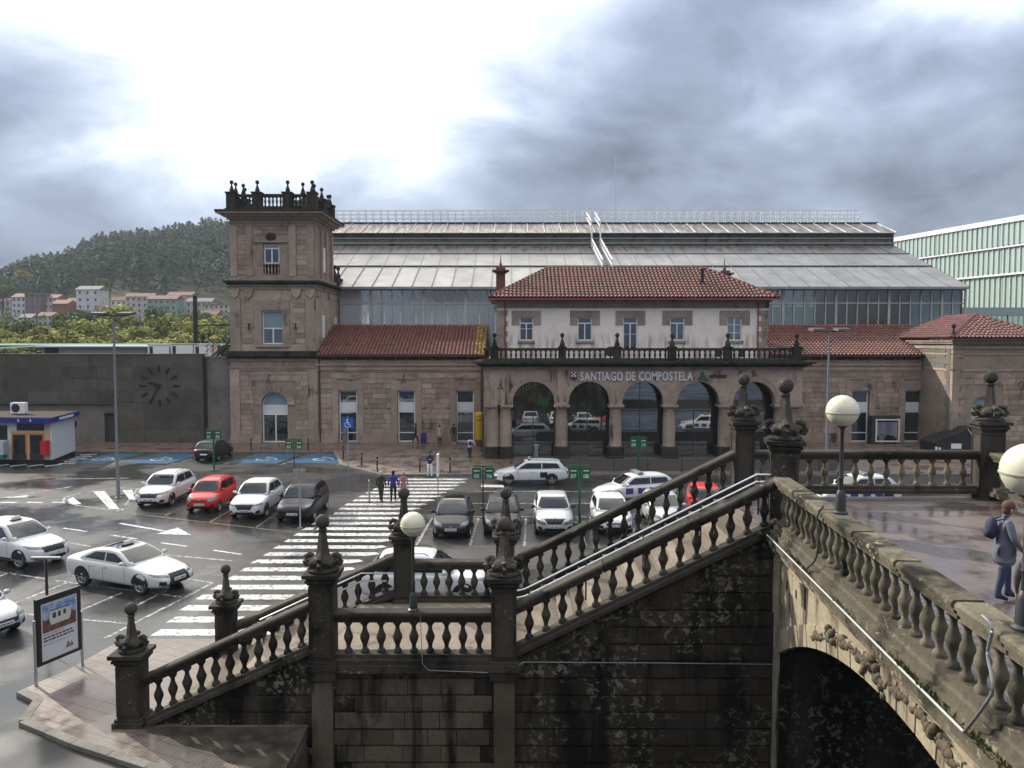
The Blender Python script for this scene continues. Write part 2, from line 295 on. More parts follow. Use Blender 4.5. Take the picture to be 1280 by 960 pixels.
# ------------------------------------------------------------------ mesh helpers
class MB:
    def __init__(s): s.v = []; s.f = []; s.m = []; s.mi = 0
    def poly(s, pts):
        n = len(s.v); s.v += [tuple(p) for p in pts]; s.f.append(tuple(range(n, n + len(pts)))); s.m.append(s.mi)
    def box(s, x0, x1, y0, y1, z0, z1):
        n = len(s.v); s.v += [(x0, y0, z0), (x1, y0, z0), (x1, y1, z0), (x0, y1, z0), (x0, y0, z1), (x1, y0, z1), (x1, y1, z1), (x0, y1, z1)]
        for f in ((0, 3, 2, 1), (4, 5, 6, 7), (0, 1, 5, 4), (1, 2, 6, 5), (2, 3, 7, 6), (3, 0, 4, 7)): s.f.append(tuple(n + i for i in f)); s.m.append(s.mi)
        return s
    def hexa(s, b, t):      # bottom quad, top quad (both counter-clockwise from above)
        n = len(s.v); s.v += [tuple(p) for p in b] + [tuple(p) for p in t]
        for f in ((0, 3, 2, 1), (4, 5, 6, 7), (0, 1, 5, 4), (1, 2, 6, 5), (2, 3, 7, 6), (3, 0, 4, 7)): s.f.append(tuple(n + i for i in f)); s.m.append(s.mi)
        return s
    def prism(s, pts, d):   # planar polygon swept along vector d
        n = len(s.v); k = len(pts); d = Vector(d)
        s.v += [tuple(p) for p in pts] + [tuple(Vector(p) + d) for p in pts]
        s.f.append(tuple(range(n + k - 1, n - 1, -1))); s.f.append(tuple(range(n + k, n + 2 * k))); s.m += [s.mi] * 2
        for i in range(k):
            j = (i + 1) % k; s.f.append((n + i, n + j, n + k + j, n + k + i)); s.m.append(s.mi)
        return s
    def lathe(s, prof, c=(0, 0, 0), seg=12, sq=None, axis='z'):
        """prof: list of (radius, height); closed at both ends"""
        n = len(s.v)
        for r, h in prof:
            for k in range(seg):
                a = 2 * math.pi * (k + 0.5) / seg
                if axis == 'z': s.v.append((c[0] + r * math.cos(a), c[1] + r * math.sin(a), c[2] + h))
                elif axis == 'y': s.v.append((c[0] + r * math.cos(a), c[1] + h, c[2] + r * math.sin(a)))
                else: s.v.append((c[0] + h, c[1] + r * math.cos(a), c[2] + r * math.sin(a)))
        for i in range(len(prof) - 1):
            for k in range(seg):
                j = (k + 1) % seg; s.f.append((n + i * seg + k, n + i * seg + j, n + (i + 1) * seg + j, n + (i + 1) * seg + k)); s.m.append(s.mi)
        s.f.append(tuple(n + k for k in range(seg - 1, -1, -1))); s.f.append(tuple(n + (len(prof) - 1) * seg + k for k in range(seg))); s.m += [s.mi] * 2
        return s
    def tube(s, path, r, seg=6):
        P = [Vector(p) for p in path]; rings = []
        for i, p in enumerate(P):
            t = (P[min(i + 1, len(P) - 1)] - P[max(i - 1, 0)]).normalized()
            u = t.cross(Vector((0, 0, 1)));
            if u.length < 1e-3: u = t.cross(Vector((1, 0, 0)))
            u.normalize(); w = u.cross(t); rr = r[i] if isinstance(r, (list, tuple)) else r
            n = len(s.v); rings.append(n)
            for k in range(seg):
                a = 2 * math.pi * k / seg; q = p + u * math.cos(a) * rr + w * math.sin(a) * rr; s.v.append(tuple(q))
        for i in range(len(P) - 1):
            for k in range(seg):
                j = (k + 1) % seg; s.f.append((rings[i] + k, rings[i] + j, rings[i + 1] + j, rings[i + 1] + k)); s.m.append(s.mi)
        s.f.append(tuple(rings[0] + k for k in range(seg - 1, -1, -1))); s.f.append(tuple(rings[-1] + k for k in range(seg))); s.m += [s.mi] * 2
        return s
    def ball(s, c, r, seg=12, rings=8, sc=(1, 1, 1)):
        pr = [(r * math.sin(math.pi * i / rings) + 1e-4, -r * math.cos(math.pi * i / rings)) for i in range(rings + 1)]
        n = len(s.v); s.lathe(pr, (0, 0, 0), seg)
        for i in range(n, len(s.v)): x, y, z = s.v[i]; s.v[i] = (c[0] + x * sc[0], c[1] + y * sc[1], c[2] + z * sc[2])
        return s
    def mesh(s, name, mats, smooth=False):
        me = bpy.data.meshes.new(name); me.from_pydata(s.v, [], s.f)
        for m in (mats if isinstance(mats, (list, tuple)) else [mats]): me.materials.append(m)
        if any(s.m): me.polygons.foreach_set('material_index', s.m)
        if smooth:
            me.polygons.foreach_set('use_smooth', [True] * len(me.polygons))
            if smooth != 'all':
                try: me.set_sharp_from_angle(angle=R(38))
                except Exception: pass
        me.update(); return me
    def build(s, name, mats, parent=None, smooth=False, kind=None):
        return put(name, s.mesh(name, mats, smooth), parent, kind=kind)

def put(name, me, parent=None, loc=(0, 0, 0), rot=(0, 0, 0), scl=(1, 1, 1), kind=None):
    o = bpy.data.objects.new(name, me); col.objects.link(o)
    o.location = loc; o.rotation_euler = rot; o.scale = scl
    if parent is not None: o.parent = parent
    if kind: o['kind'] = kind
    return o
def thing(name, label, cat, loc=(0, 0, 0), rz=0.0, group=None):
    o = bpy.data.objects.new(name, None); col.objects.link(o); o.empty_display_size = 0.3
    o.location = loc; o.rotation_euler = (0, 0, rz); o['label'] = label; o['category'] = cat
    if group: o['group'] = group
    return o
def tag(o, label, cat, group=None):
    o['label'] = label; o['category'] = cat
    if group: o['group'] = group
    return o
def struct(name, loc=(0, 0, 0)):
    o = bpy.data.objects.new(name, None); col.objects.link(o); o.location = loc; o['kind'] = 'structure'; return o
def box_mesh(mat, name='block', bev=0.0):
    key = (mat.name, name, bev)
    if key not in _bm:
        if bev:
            b = bmesh.new(); bmesh.ops.create_cube(b, size=1.0); me = bpy.data.meshes.new(name); bmesh.ops.bevel(b, geom=b.edges[:], offset=bev, segments=1, affect='EDGES')
            b.to_mesh(me); b.free(); me.materials.append(mat); _bm[key] = me
        else: _bm[key] = MB().box(-.5, .5, -.5, .5, -.5, .5).mesh(name, mat)
    return _bm[key]
_bm = {}
def blk(name, mat, parent, x0, x1, y0, y1, z0, z1, bev=0.0, rz=0):
    return put(name, box_mesh(mat, name, bev), parent, ((x0 + x1) / 2, (y0 + y1) / 2, (z0 + z1) / 2), (0, 0, rz), (x1 - x0, y1 - y0, z1 - z0))
def copy_tree(o, parent=None):
    c = o.copy(); col.objects.link(c); c.parent = parent
    for ch in list(o.children): copy_tree(ch, c)
    return c
def text_mesh(s, size, mat, ext=0.01, bold=0.0, align='CENTER'):
    cu = bpy.data.curves.new('t', 'FONT'); cu.body = s; cu.size = size; cu.extrude = ext; cu.offset = bold; cu.align_x = align; cu.resolution_u = 3
    ob = bpy.data.objects.new('t', cu); col.objects.link(ob); dg = bpy.context.evaluated_depsgraph_get()
    me = bpy.data.meshes.new_from_object(ob.evaluated_get(dg)); bpy.data.objects.remove(ob); bpy.data.curves.remove(cu)
    me.materials.clear(); me.materials.append(mat); return me
# ================================================================== ground, pavements, markings
g = MB()            # car park level, with the sunken street below the bridge left open
for a in ((-2500, 2500, 18.05, 2500), (-2500, -4.7, -400, 18.05), (45, 2500, -400, 18.05), (-4.7, 45, -400, 2.0)): g.poly([(a[0], a[2], 0), (a[1], a[2], 0), (a[1], a[3], 0), (a[0], a[3], 0)])
ls = MB(); ls.poly([(-4.7, 2, -2.4), (45, 2, -2.4), (45, 18.2, -2.4), (-4.7, 18.2, -2.4)]); ls.build('sunken_street', ASPH)['kind'] = 'structure'
MB().box(-5.0, -4.7, 2, 17.9, -2.4, -.25).box(-4.7, 45, 1.7, 2.0, -2.4, .02).build('street_retaining_wall', plain('retaining_concrete', (.05, .046, .04), .9))['kind'] = 'structure'
g.build('ground', ASPH)['kind'] = 'structure'

def slab(name, pts, z0, z1, mat, kerb=None, parent=None):
    m = MB(); m.prism([(x, y, z0) for x, y in pts], (0, 0, z1 - z0)); o = m.build(name, mat, parent)
    if parent is None: o['kind'] = 'structure'
    if kerb:
        for i in kerb:
            a = Vector((*pts[i], 0)); b = Vector((*pts[(i + 1) % len(pts)], 0)); d = b - a; n = max(1, round(d.length / 1.0)); ang = math.atan2(d.y, d.x)
            for k in range(n):
                c = a + d * ((k + .5) / n)
                q = put('kerb_stone', box_mesh(KERB, 'kerb_stone', 0.03), o, (c.x, c.y, (z0 + z1) / 2 + .004), (0, 0, ang), (d.length / n - .012, .24, z1 - z0 + .012))
    return o
# station forecourt: strip along the clock wall that widens in front of the entrance
slab('station_pavement', [(-60, 75), (-60, 63.8), (-14.2, 63.6), (-12.2, 57.0), (-8.6, 52.6), (-2, 52.8), (13, 52.8), (30, 52.8), (60, 52.8), (60, 75)], -.2, .12, STPAV, kerb=(1, 2, 3, 4, 5, 6))
slab('red_paving_band', [(-60, 65.6), (-60, 64.3), (-13.9, 64.1), (-13.6, 65.4)], .118, .126, REDPAV)
slab('stair_pavement', [(-12.5, 19.9), (-11.75, 19.4), (-11.45, 18.3), (-9.7, 17.3), (-7.6, 16.3), (-4.72, 15.2), (-4.72, 18.03), (-4.5, 18.4), (-4.5, 23.4), (-11.6, 23.4), (-12.0, 21.2)], -.2, .10, TILEP, kerb=(0, 1, 2, 3, 4))

tr = MB().box(-40, 4.2, -40, 2.4, 0, 7.3).build('unseen_terrace', plain('terrace_stone', (.10, .09, .08), .9)); tr['kind'] = 'structure'  # unseen street level behind the camera, added to cut ambient light
slab('shade_slab', [(-8.5, 17.98), (-8.3, 17.7), (-7.7, 17.5), (-7.2, 17.1), (-6.5, 16.85), (-6.0, 16.4), (-5.2, 16.0), (-4.73, 15.3), (-4.73, 17.98)], .09, .103, plain('painted_shade_paving', (.055, .045, .036), .45, var=.6, vscale=3.0, spec=.25))  # dark slab colour stands in for the shade along the stair wall
def mark(name, pts, mat, parent, z=.005):
    m = MB(); m.poly([(x, y, z) for x, y in pts]); return m.build(name, mat, parent)
def line(parent, a, b, w, mat=MARKT, name='painted_line', z=.005):
    a = Vector(a); b = Vector(b); d = (b - a).normalized(); n = Vector((-d.y, d.x)) * w / 2
    return mark(name, [a - n, b - n, b + n, a + n], mat, parent, z)
zeb = struct('pedestrian_crossing')
ZL = [(24.1, -11.0), (26.5, -11.1), (29.9, -10.7), (36.2, -10.2), (40, -9.6), (44.4, -9.0), (52.9, -7.7)]
ZR = [(24.1, -7.0), (30.7, -6.3), (34.9, -5.3), (42.7, -4.7), (52.3, -2.5), (53, -2.4)]
def lerp(T, y):
    for (a, p), (b, q) in zip(T, T[1:]):
        if y <= b: return p + (q - p) * (y - a) / (b - a)
    return T[-1][1]
y = 24.2
while y < 52.2:
    jl = rnd.uniform(-.06, .06)
    xl, xr = lerp(ZL, y) + jl, lerp(ZR, y) + rnd.uniform(-.15, .15)
    mark('stripe', [(xl, y - .27), (xr - .5, y - .27), (xr, y + .02), (xr - .2, y + .27), (xl + .1, y + .27)], MARK, zeb)
    y += 1.13
rm = struct('road_markings')
for i in range(3): x = -28.4 + i * 1.45; line(rm, (x, 44), (x + .95, 43.9), .28, MARK)
line(rm, (-44, 44.6), (-30, 44.1), .22, MARKT)
line(rm, (-29.6, 51.4), (-25, 51.8), .16); line(rm, (-29.1, 45.4), (-27, 48.8), .18)
mark('give_way_triangle', [(-29.2, 45.2), (-27.8, 45.4), (-28.1, 46.1)], MARK, rm)
lens = [(-25.4, 46.7), (-24.2, 48.4), (-22.7, 48.1), (-20.6, 41.7), (-23.6, 43.1), (-25.0, 44.2), (-25.6, 45.3)]
for a, b in zip(lens, lens[1:] + lens[:1]): line(rm, a, b, .14)
mark('hatch_bar', [(-24.95, 47.2), (-24.3, 47.3), (-20.85, 42.1), (-21.45, 42.2)], MARK, rm, .009)
mark('hatch_bar', [(-23.4, 47.6), (-22.85, 47.7), (-21.2, 44.6), (-21.7, 44.9)], MARK, rm, .009)
mark('hatch_bar', [(-25.1, 44.7), (-25.2, 45.5), (-23.6, 43.45), (-24.2, 43.5)], MARK, rm, .009)
line(rm, (-19.3, 38.9), (-16.4, 37.3), .17, MARK); mark('arrow_head', [(-16.55, 36.75), (-14.8, 36.5), (-16.05, 38.0)], MARK, rm)
for a, b in (((-21.5, 37.9), (-20, 37.2)), ((-18.5, 36.5), (-17, 35.8)), ((-15.6, 35.1), (-14.2, 34.5)), ((-12.8, 33.85), (-11.4, 33.2))): line(rm, a, b, .13, MARK)
line(rm, (-24.5, 37.5), (-18.4, 34.5), .13); line(rm, (-14.6, 33.1), (-11.4, 32.2), .13)
line(rm, (-12.3, 29.75), (-11.1, 29.2), .12); line(rm, (-11.1, 29.2), (-12.3, 23.7), .12)
for a, b in (((-14.6, 25.3), (-13.9, 28.1)), ((-17.2, 26.2), (-16.5, 29.3)), ((-12.75, 26.7), (-12.4, 28.4)), ((-20.3, 27.4), (-19.4, 30.6)), ((-17.2, 29.55), (-11.6, 27.6)), ((-22.6, 31.7), (-17.5, 29.7)), ((-17.0, 26.1), (-12.0, 24.9))): line(rm, a, b, .11)
line(rm, (-22.5, 42.3), (-10.0, 36.9), .14, MARKY)
for x, y0 in ((-21.0, 41.9), (-17.8, 40.6), (-14.95, 39.1), (-12.3, 37.9), (-9.4, 37.2)): line(rm, (x, y0), (x + .1, y0 + 5.2), .12, MARKY)
line(rm, (-4.4, 34.5), (9.5, 34.3), .12, MARKY)
for x in (-4.2, -1.85, .55, 3.2, 5.7, 8.4): line(rm, (x, 34.6), (x + .15, 40.0), .12, MARKT)
line(rm, (-2.2, 43.7), (9, 43.6), .12); line(rm, (-2.2, 47.2), (14, 47.1), .14); line(rm, (-2.4, 40.4), (9, 40.2), .1)
mark('stop_block', [(-1.9, 48.6), (-.5, 48.5), (-.5, 49.3), (-1.9, 49.4)], MARK, rm)
for i, (xa, xb) in enumerate(((-32.6, -29.6), (-28.6, -24.8), (-20.6, -16.9), (-16.4, -12.5))):
    mark('blue_bay', [(xa, 58.3), (xb - .3, 57.9), (xb + .3, 62.8), (xa + .8, 63.2)], MARKB, rm, .005)
    cx, cy = (xa + xb) / 2, 60.4; wl = MB()
    for pts in ([(0, .9), (0, .1), (.75, .1), (1.0, -.6)], [(-.05, .45), (.6, .45)], [(-.2, .1), (-.55, -.3), (-.35, -.85), (.15, -.95), (.5, -.6)]):
        for a, b in zip(pts, pts[1:]):
            a = Vector(a); b = Vector(b); d = (b - a).normalized(); n = Vector((-d.y, d.x)) * .09
            wl.poly([(cx + p.x, cy + p.y, .009) for p in (a - n, b - n, b + n, a + n)])
    wl.build('wheelchair_symbol', MARK, rm)
for a, b in (((-34, 57.8), (-32.8, 62.9)), ((-29.0, 57.5), (-28.0, 63.0)), ((-24.6, 57.5), (-23.6, 63)), ((-20.9, 57.5), (-20, 63)), ((-16.7, 57.2), (-15.8, 62.9)), ((-12.6, 57.2), (-11.9, 62.9))): line(rm, a, b, .12, MARKT, z=.013)
for k in range(3): line(rm, (-12.4, 57.8 + k * 1.5), (-11.4 - k * .3, 57.3 + k * 1.8), .28, MARK, 'hatch_bar')
for k in range(6): line(rm, (-39.6 + k * 1.25, 56.7), (-38.9 + k * 1.25, 57.5), .42, MARK, 'hatch_bar')
for k in range(5): line(rm, (-33.0 - k * .2, 57.8 + k * 1.1), (-31.9 - k * .2, 58.2 + k * 1.1), .42, MARK, 'hatch_bar')

# ================================================================== balustrades
def ring_profile():
    pr = [(.098, 0), (.105, .05), (.098, .10), (.062, .14), (.052, .20), (.060, .27), (.088, .36), (.112, .44), (.118, .50), (.108, .56), (.080, .64), (.056, .73), (.050, .80), (.062, .86), (.098, .90), (.105, .95), (.098, 1.0)]
    return pr
BALM = MB().lathe(ring_profile(), seg=12).mesh('baluster', BAL, True)
BALBR = MB().lathe(ring_profile(), seg=12).mesh('baluster', BRAIL, True)
RAILP = [(-.13, 0), (-.13, .06), (-.17, .085), (-.17, .13), (-.205, .15), (-.205, .205), (-.17, .24), (.17, .24), (.205, .205), (.205, .15), (.17, .13), (.17, .085), (.13, .06), (.13, 0)]
BASEP = [(-.20, 0), (-.20, .10), (-.16, .13), (-.16, .22), (.16, .22), (.16, .13), (.20, .10), (.20, 0)]
def sweep(m, p0, p1, prof):
    p0 = Vector(p0); p1 = Vector(p1); d = Vector((p1.x - p0.x, p1.y - p0.y, 0)).normalized(); n = Vector((d.y, -d.x, 0)); k = len(prof); b = len(m.v)
    for p in (p0, p1):
        for o, h in prof: m.v.append(tuple(p + n * o + Vector((0, 0, h))))
    for i in range(k):
        j = (i + 1) % k; m.f.append((b + i, b + j, b + k + j, b + k + i)); m.m.append(m.mi)
    m.f.append(tuple(b + i for i in range(k - 1, -1, -1))); m.f.append(tuple(b + k + i for i in range(k))); m.m += [m.mi] * 2
def balustrade(label, p0, p1, n, mat=BAL, bal=None, seg=2, margin=.12):
    """p0, p1: ends of the rail's top centre line"""
    p0 = Vector(p0); p1 = Vector(p1); d = p1 - p0
    t = thing('stone_balustrade', label, 'balustrade', (p0.x, p0.y, p0.z - 1.2))
    o = Vector(t.location)
    for k in range(seg):          # rail and base are laid in lengths
        a = p0 + d * (k / seg) ; b = p0 + d * ((k + 1) / seg - (.004 if k < seg - 1 else 0))
        m = MB(); sweep(m, a - o - Vector((0, 0, .24)), b - o - Vector((0, 0, .24)), RAILP); m.build('rail', mat, t)
    m = MB(); sweep(m, p0 - o - Vector((0, 0, 1.2)), p1 - o - Vector((0, 0, 1.2)), BASEP); m.build('base_course', mat, t)
    for k in range(n):
        q = p0 + d * ((k + .5) / n * (1 - 2 * margin / d.length) + margin / d.length) - o
        put('baluster', bal or BALM, t, (q.x, q.y, q.z - .99), (0, 0, rnd.uniform(0, 1)), (rnd.uniform(.90, .99) * (.9 if bal else 1), rnd.uniform(.90, .99) * (.9 if bal else 1), .76))
    return t
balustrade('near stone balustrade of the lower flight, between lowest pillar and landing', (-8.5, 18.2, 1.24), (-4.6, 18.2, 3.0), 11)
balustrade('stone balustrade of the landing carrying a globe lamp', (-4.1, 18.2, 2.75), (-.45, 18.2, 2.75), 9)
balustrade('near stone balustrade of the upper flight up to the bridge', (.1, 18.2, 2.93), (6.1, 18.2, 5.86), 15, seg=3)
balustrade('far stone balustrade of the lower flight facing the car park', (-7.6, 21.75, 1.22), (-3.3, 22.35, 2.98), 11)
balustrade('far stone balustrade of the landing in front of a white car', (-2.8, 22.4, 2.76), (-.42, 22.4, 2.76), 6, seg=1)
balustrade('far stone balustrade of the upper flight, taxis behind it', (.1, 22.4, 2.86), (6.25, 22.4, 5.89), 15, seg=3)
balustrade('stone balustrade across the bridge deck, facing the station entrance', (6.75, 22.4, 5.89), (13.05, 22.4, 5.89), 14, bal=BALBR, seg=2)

U = Vector((-.0752, -.9972, 0)); NR = Vector((.9972, -.0752, 0)); CO = Vector((6.16, 18.16, 0))
def BP(s, off, z): return CO + U * s + NR * off + Vector((0, 0, z))
balustrade('sunlit parapet balustrade along the near edge of the bridge', BP(.05, 0, 5.87), BP(21, 0, 5.87), 57, BRAIL, BALBR, seg=12)
balustrade('parapet balustrade on the far edge of the bridge beyond the walker', Vector((13.42, 22.0, 5.89)), Vector((13.42, 22.0, 5.89)) + U * 21, 46, BRAIL, BALBR, seg=4)

# ------------------------------------------------------------------ pillars with obelisk finials
def finial_mesh(mat):
    m = MB()
    m.lathe([(.30, 0), (.33, .03), (.33, .07), (.24, .10), (.27, .16), (.30, .22), (.26, .30), (.18, .34)], seg=16)
    for k in range(4):                       # scrolls at the corners
        a = math.pi / 4 + k * math.pi / 2; c, s = math.cos(a), math.sin(a)
        pts = [(c * r, s * r, h) for r, h in ((.20, .34), (.28, .36), (.36, .31), (.385, .22), (.345, .14), (.29, .15), (.29, .21), (.33, .23))]
        m.tube(pts, [.05, .06, .065, .065, .06, .05, .045, .03], 7)
        m.ball((math.cos(a + .785) * .27, math.sin(a + .785) * .27, .20), .075, 8, 6)
    b = len(m.v)
    for (w, h) in ((.17, .29), (.105, .36), (.088, .50), (.060, .80), (.055, .88)): m.v += [(-w, -w, h), (w, -w, h), (w, w, h), (-w, w, h)]
    for i in range(4):
        for k in range(4): j = (k + 1) % 4; m.f.append((b + i * 4 + k, b + i * 4 + j, b + i * 4 + 4 + j, b + i * 4 + 4 + k)); m.m.append(0)
    m.f.append((b + 16, b + 17, b + 18, b + 19)); m.m.append(0)
    m.lathe([(.07, .85), (.095, .875), (.095, .905), (.06, .93), (.06, .96)], seg=12)
    return m.mesh('finial', mat, True)
FINM = finial_mesh(FIN); BALLM = MB().ball((0, 0, 0), .155, 16, 10).mesh('ball', FIN, 'all')
def pillar(label, x, y, zb, zt, w=.5, rz=0.0, fs=1.12, mat=BAL, low=None):
    t = thing('stone_pillar', label, 'pillar', (x, y, zb), rz); h = zt - zb; a = w / 2
    m = MB(); m.box(-a, a, -a, a, .0, h - .22)
    o = m.build('shaft', mat, t)
    for sx, sy, rot in ((0, -1, 0), (-1, 0, 1)):       # raised panel border on the seen faces
        mm = MB()
        for x0, x1, z0, z1 in ((-a + .005, -a + .07, .25, h - .30), (a - .07, a - .005, .25, h - .30), (-a + .07, a - .07, h - .37, h - .30), (-a + .07, a - .07, .25, .32)):
            if rot == 0: mm.box(x0, x1, -a - .018, -a + .002, z0, z1)
            else: mm.box(-a - .018, -a + .002, x0, x1, z0, z1)
        mm.build('panel_border', mat, o)
    m = MB()
    for e, z0, z1 in ((.03, h - .26, h - .20), (.075, h - .20, h - .14), (.05, h - .14, h - .09), (.13, h - .09, h)): m.box(-a - e, a + e, -a - e, a + e, z0, z1)
    m.build('capital', mat, t)
    m = MB()
    for e, z0, z1 in ((.09, -.02, .12), (.045, .12, .19)): m.box(-a - e, a + e, -a - e, a + e, z0, z1)
    m.build('plinth', mat, t)
    f = put('finial', FINM, t, (0, 0, h), (0, 0, math.pi / 4), (fs, fs, fs)); put('ball', BALLM, f, (0, 0, 1.07))
    return t
pillar('lowest stone pillar at the foot of the stairs, on the tiled pavement', -8.82, 18.2, .1, 1.81, .52, fs=.92)
pillar('stone pillar at the far foot of the stairs beside the zebra crossing', -7.88, 21.7, .1, 1.78, .46, fs=.86)
pillar('stone pillar where the lower flight meets the landing, near side', -4.36, 18.2, 1.45, 3.68, .54, fs=1.08)
pillar('stone pillar of the landing behind the low globe lamp', -3.06, 22.4, 1.5, 3.52, .50, fs=1.08)
pillar('stone pillar at the foot of the upper flight, near side, above the wall', -.18, 18.2, 1.45, 3.60, .56, fs=1.1)
pillar('stone pillar at the foot of the upper flight, far side, in front of a dark car', -.18, 22.4, 1.5, 3.52, .50, fs=1.08)
pillar('stone pillar at the top of the stairs on the far side', 6.50, 22.4, 4.5, 6.74, .52, fs=1.08)
pillar('large stone pillar at the stair head behind the parapet corner', 6.46, 18.86, 4.5, 6.64, .62, R(-14), fs=1.2)
pillar('large stone pillar at the end of the bridge near the white van', 13.42, 22.4, 4.5, 6.73, .62, R(-8), fs=1.15)

# ================================================================== stairs
st = thing('stone_staircase', 'dark algae-stained stone staircase with two flights and a landing', 'staircase', (-8.5, 18.3, 0))
o0 = Vector(st.location)
def S(name, mat, x0, x1, y0, y1, z0, z1, bev=.0): return blk(name, mat, st, x0 - o0.x, x1 - o0.x, y0 - o0.y, y1 - o0.y, z0, z1, bev)
n1 = 9
for k in range(n1): S('step', STEP, -8.35 + k * .44, -4.3, 18.36, 21.6 + .08 * k, k * .172 + .10, (k + 1) * .172 + .05, .004) if k < n1 - 1 else None
S('landing', STEP, -4.32, .25, 18.36, 22.25, .9, 1.6)
n2 = 17
for k in range(n2): S('step', STEP, .12 + k * .345, 6.3, 18.36, 22.25, 1.6 + k * .1735 + .002, 1.6 + (k + 1) * .1735, .004)
# side wall towards the street: backing plus coursed blocks
prof = [(-8.95, 0), (-4.9, 0), (-4.9, -2.4), (6.3, -2.4), (6.3, 4.66), (6.1, 4.62), (.15, 1.72), (-.45, 1.54), (-4.1, 1.54), (-4.6, 1.74), (-8.6, .06)]
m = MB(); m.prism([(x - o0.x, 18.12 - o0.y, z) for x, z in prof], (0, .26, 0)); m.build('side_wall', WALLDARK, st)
def topz(x):
    for (a, p), (b, q) in zip(((-8.95, -.1), (-8.6, .0), (-4.6, 1.70), (-4.1, 1.5), (-.45, 1.5), (.15, 1.64), (6.3, 4.58)), ((-8.6, .0), (-4.6, 1.70), (-4.1, 1.5), (-.45, 1.5), (.15, 1.64), (6.3, 4.58), (6.4, 4.6))):
        if a <= x <= b: return p + (q - p) * (x - a) / (b - a)
    return 0
r2 = random.Random(3); zc = -2.38; row = 0
while zc < 4.4:
    h = .40; x = (-8.9 if zc > -.1 else -4.85) - r2.uniform(0, .5); xm = -8.9 if zc > -.1 else -4.88
    while x < 6.15:
        w = r2.uniform(.62, 1.05); a, b = max(x, xm), min(x + w, 6.15); x += w
        if b - a < .2: continue
        zt = min(topz(a), topz(b), zc + h) - .03
        if zt - zc < .12: continue
        inpanel = -4.0 < (a + b) / 2 < -.5
        pr = r2.uniform(.0, .022)
        S('wall_block', PANEL if inpanel else WALLDARK, a + .008, b - .008, 18.065 - pr, 18.125, zc + .008, zt - .008, .012)
    zc += h; row += 1
for x in (-4.36, -.18):      # pilasters under the pillars
    S('pilaster', PANEL, x - .24, x + .24, 17.93, 18.2, -1.0, 1.22); S('pilaster_capital', BAL, x - .33, x + .33, 17.86, 18.2, 1.22, 1.44); S('pilaster_base', WALLDARK, x - .31, x + .31, 17.88, 18.2, -2.4, -1.0)
S('string_course', BAL, -4.08, -.46, 17.94, 18.3, 1.36, 1.54)
# far side wall
prof2 = [(-8.2, 0), (6.9, 0), (6.9, 4.66), (6.1, 4.62), (.15, 1.72), (-.45, 1.54), (-3.2, 1.54), (-3.4, 1.7), (-7.7, .06)]
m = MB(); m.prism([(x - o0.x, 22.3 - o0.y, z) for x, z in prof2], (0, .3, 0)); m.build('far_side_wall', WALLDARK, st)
# low lit wall at the back of the landing, seen through the balusters
def handrail(label, pts, dn=.22, posts=()):
    t = thing('metal_handrail', label, 'handrail', pts[0]); o = Vector(pts[0])
    for dz in (0, -dn): MB().tube([Vector(p) - o + Vector((0, 0, dz)) for p in pts], .024, 8).build('bar', STEEL, t, True)
    for p in posts: MB().tube([Vector(p) - o, Vector(p) - o - Vector((0, 0, .95))], .022, 6).build('post', DARKM, t, True)
    return t
handrail('double steel handrail climbing the upper flight of stairs', [(.12, 18.66, 3.06), (.3, 18.66, 3.10), (5.75, 18.66, 5.84), (6.6, 18.66, 5.84)], .17, [(.4 + k * 1.35, 18.66, 3.12 + k * .68) for k in range(5)])
handrail('short double steel handrail on the lower flight beside the crossing', [(-6.9, 21.5, 1.35), (-4.2, 22.0, 2.5), (-3.5, 22.0, 2.5)], .22, [(-6.8, 21.5, 1.38), (-4.3, 22.0, 2.44)])

# ================================================================== bridge
br = thing('stone_bridge', 'sunlit stone arch bridge with carved garland and balustraded deck', 'bridge', (6.16, 18.16, 0)); ob = Vector(br.location)
deck = [(6.0, 22.55), (5.99, 18.16), tuple(BP(22, -.15, 0))[:2], tuple(BP(22, 7.5, 0))[:2], (13.75, 18), (13.75, 22.55)]
MB().prism([(x - ob.x, y - ob.y, 4.28) for x, y in deck], (0, 0, .27)).build('deck', DECKP, br)
RA, SC, ZCR = 13.0, 7.2, 3.76     # arch radius, centre along the bridge, crown height
half = 6.5
def arch_pt(a, r=RA): return SC + r * math.sin(a), ZCR - RA + r * math.cos(a)
amax = math.asin(half / RA)
curve = [arch_pt(-amax + 2 * amax * i / 28) for i in range(29)]
poly = [(-.1, -2.4), (-.1, 4.26), (22, 4.26), (22, -2.4), (curve[-1][0], -2.4)] + curve[::-1] + [(curve[0][0], -2.4)]
m = MB(); pts = [BP(s, -.14, z) - ob for s, z in poly]; m.prism(pts, NR * 7.7); m.m = [0, 0] + [1] * (len(m.f) - 2); m.build('arch_body', [BRIDGE, WALLDARK], br)  # underside and inner faces darker: grime plus painted shade under the arch
nv = 22
for i in range(nv):
    a0 = -amax + 2 * amax * i / nv; a1 = -amax + 2 * amax * (i + 1) / nv - .004
    q = [arch_pt(a0), arch_pt(a1), arch_pt(a1, RA + .42), arch_pt(a0, RA + .42)]
    m = MB(); m.prism([BP(s, -.20, z) - ob for s, z in q], NR * .14); m.build('voussoir', BRIDGE, br)
r3 = random.Random(5)
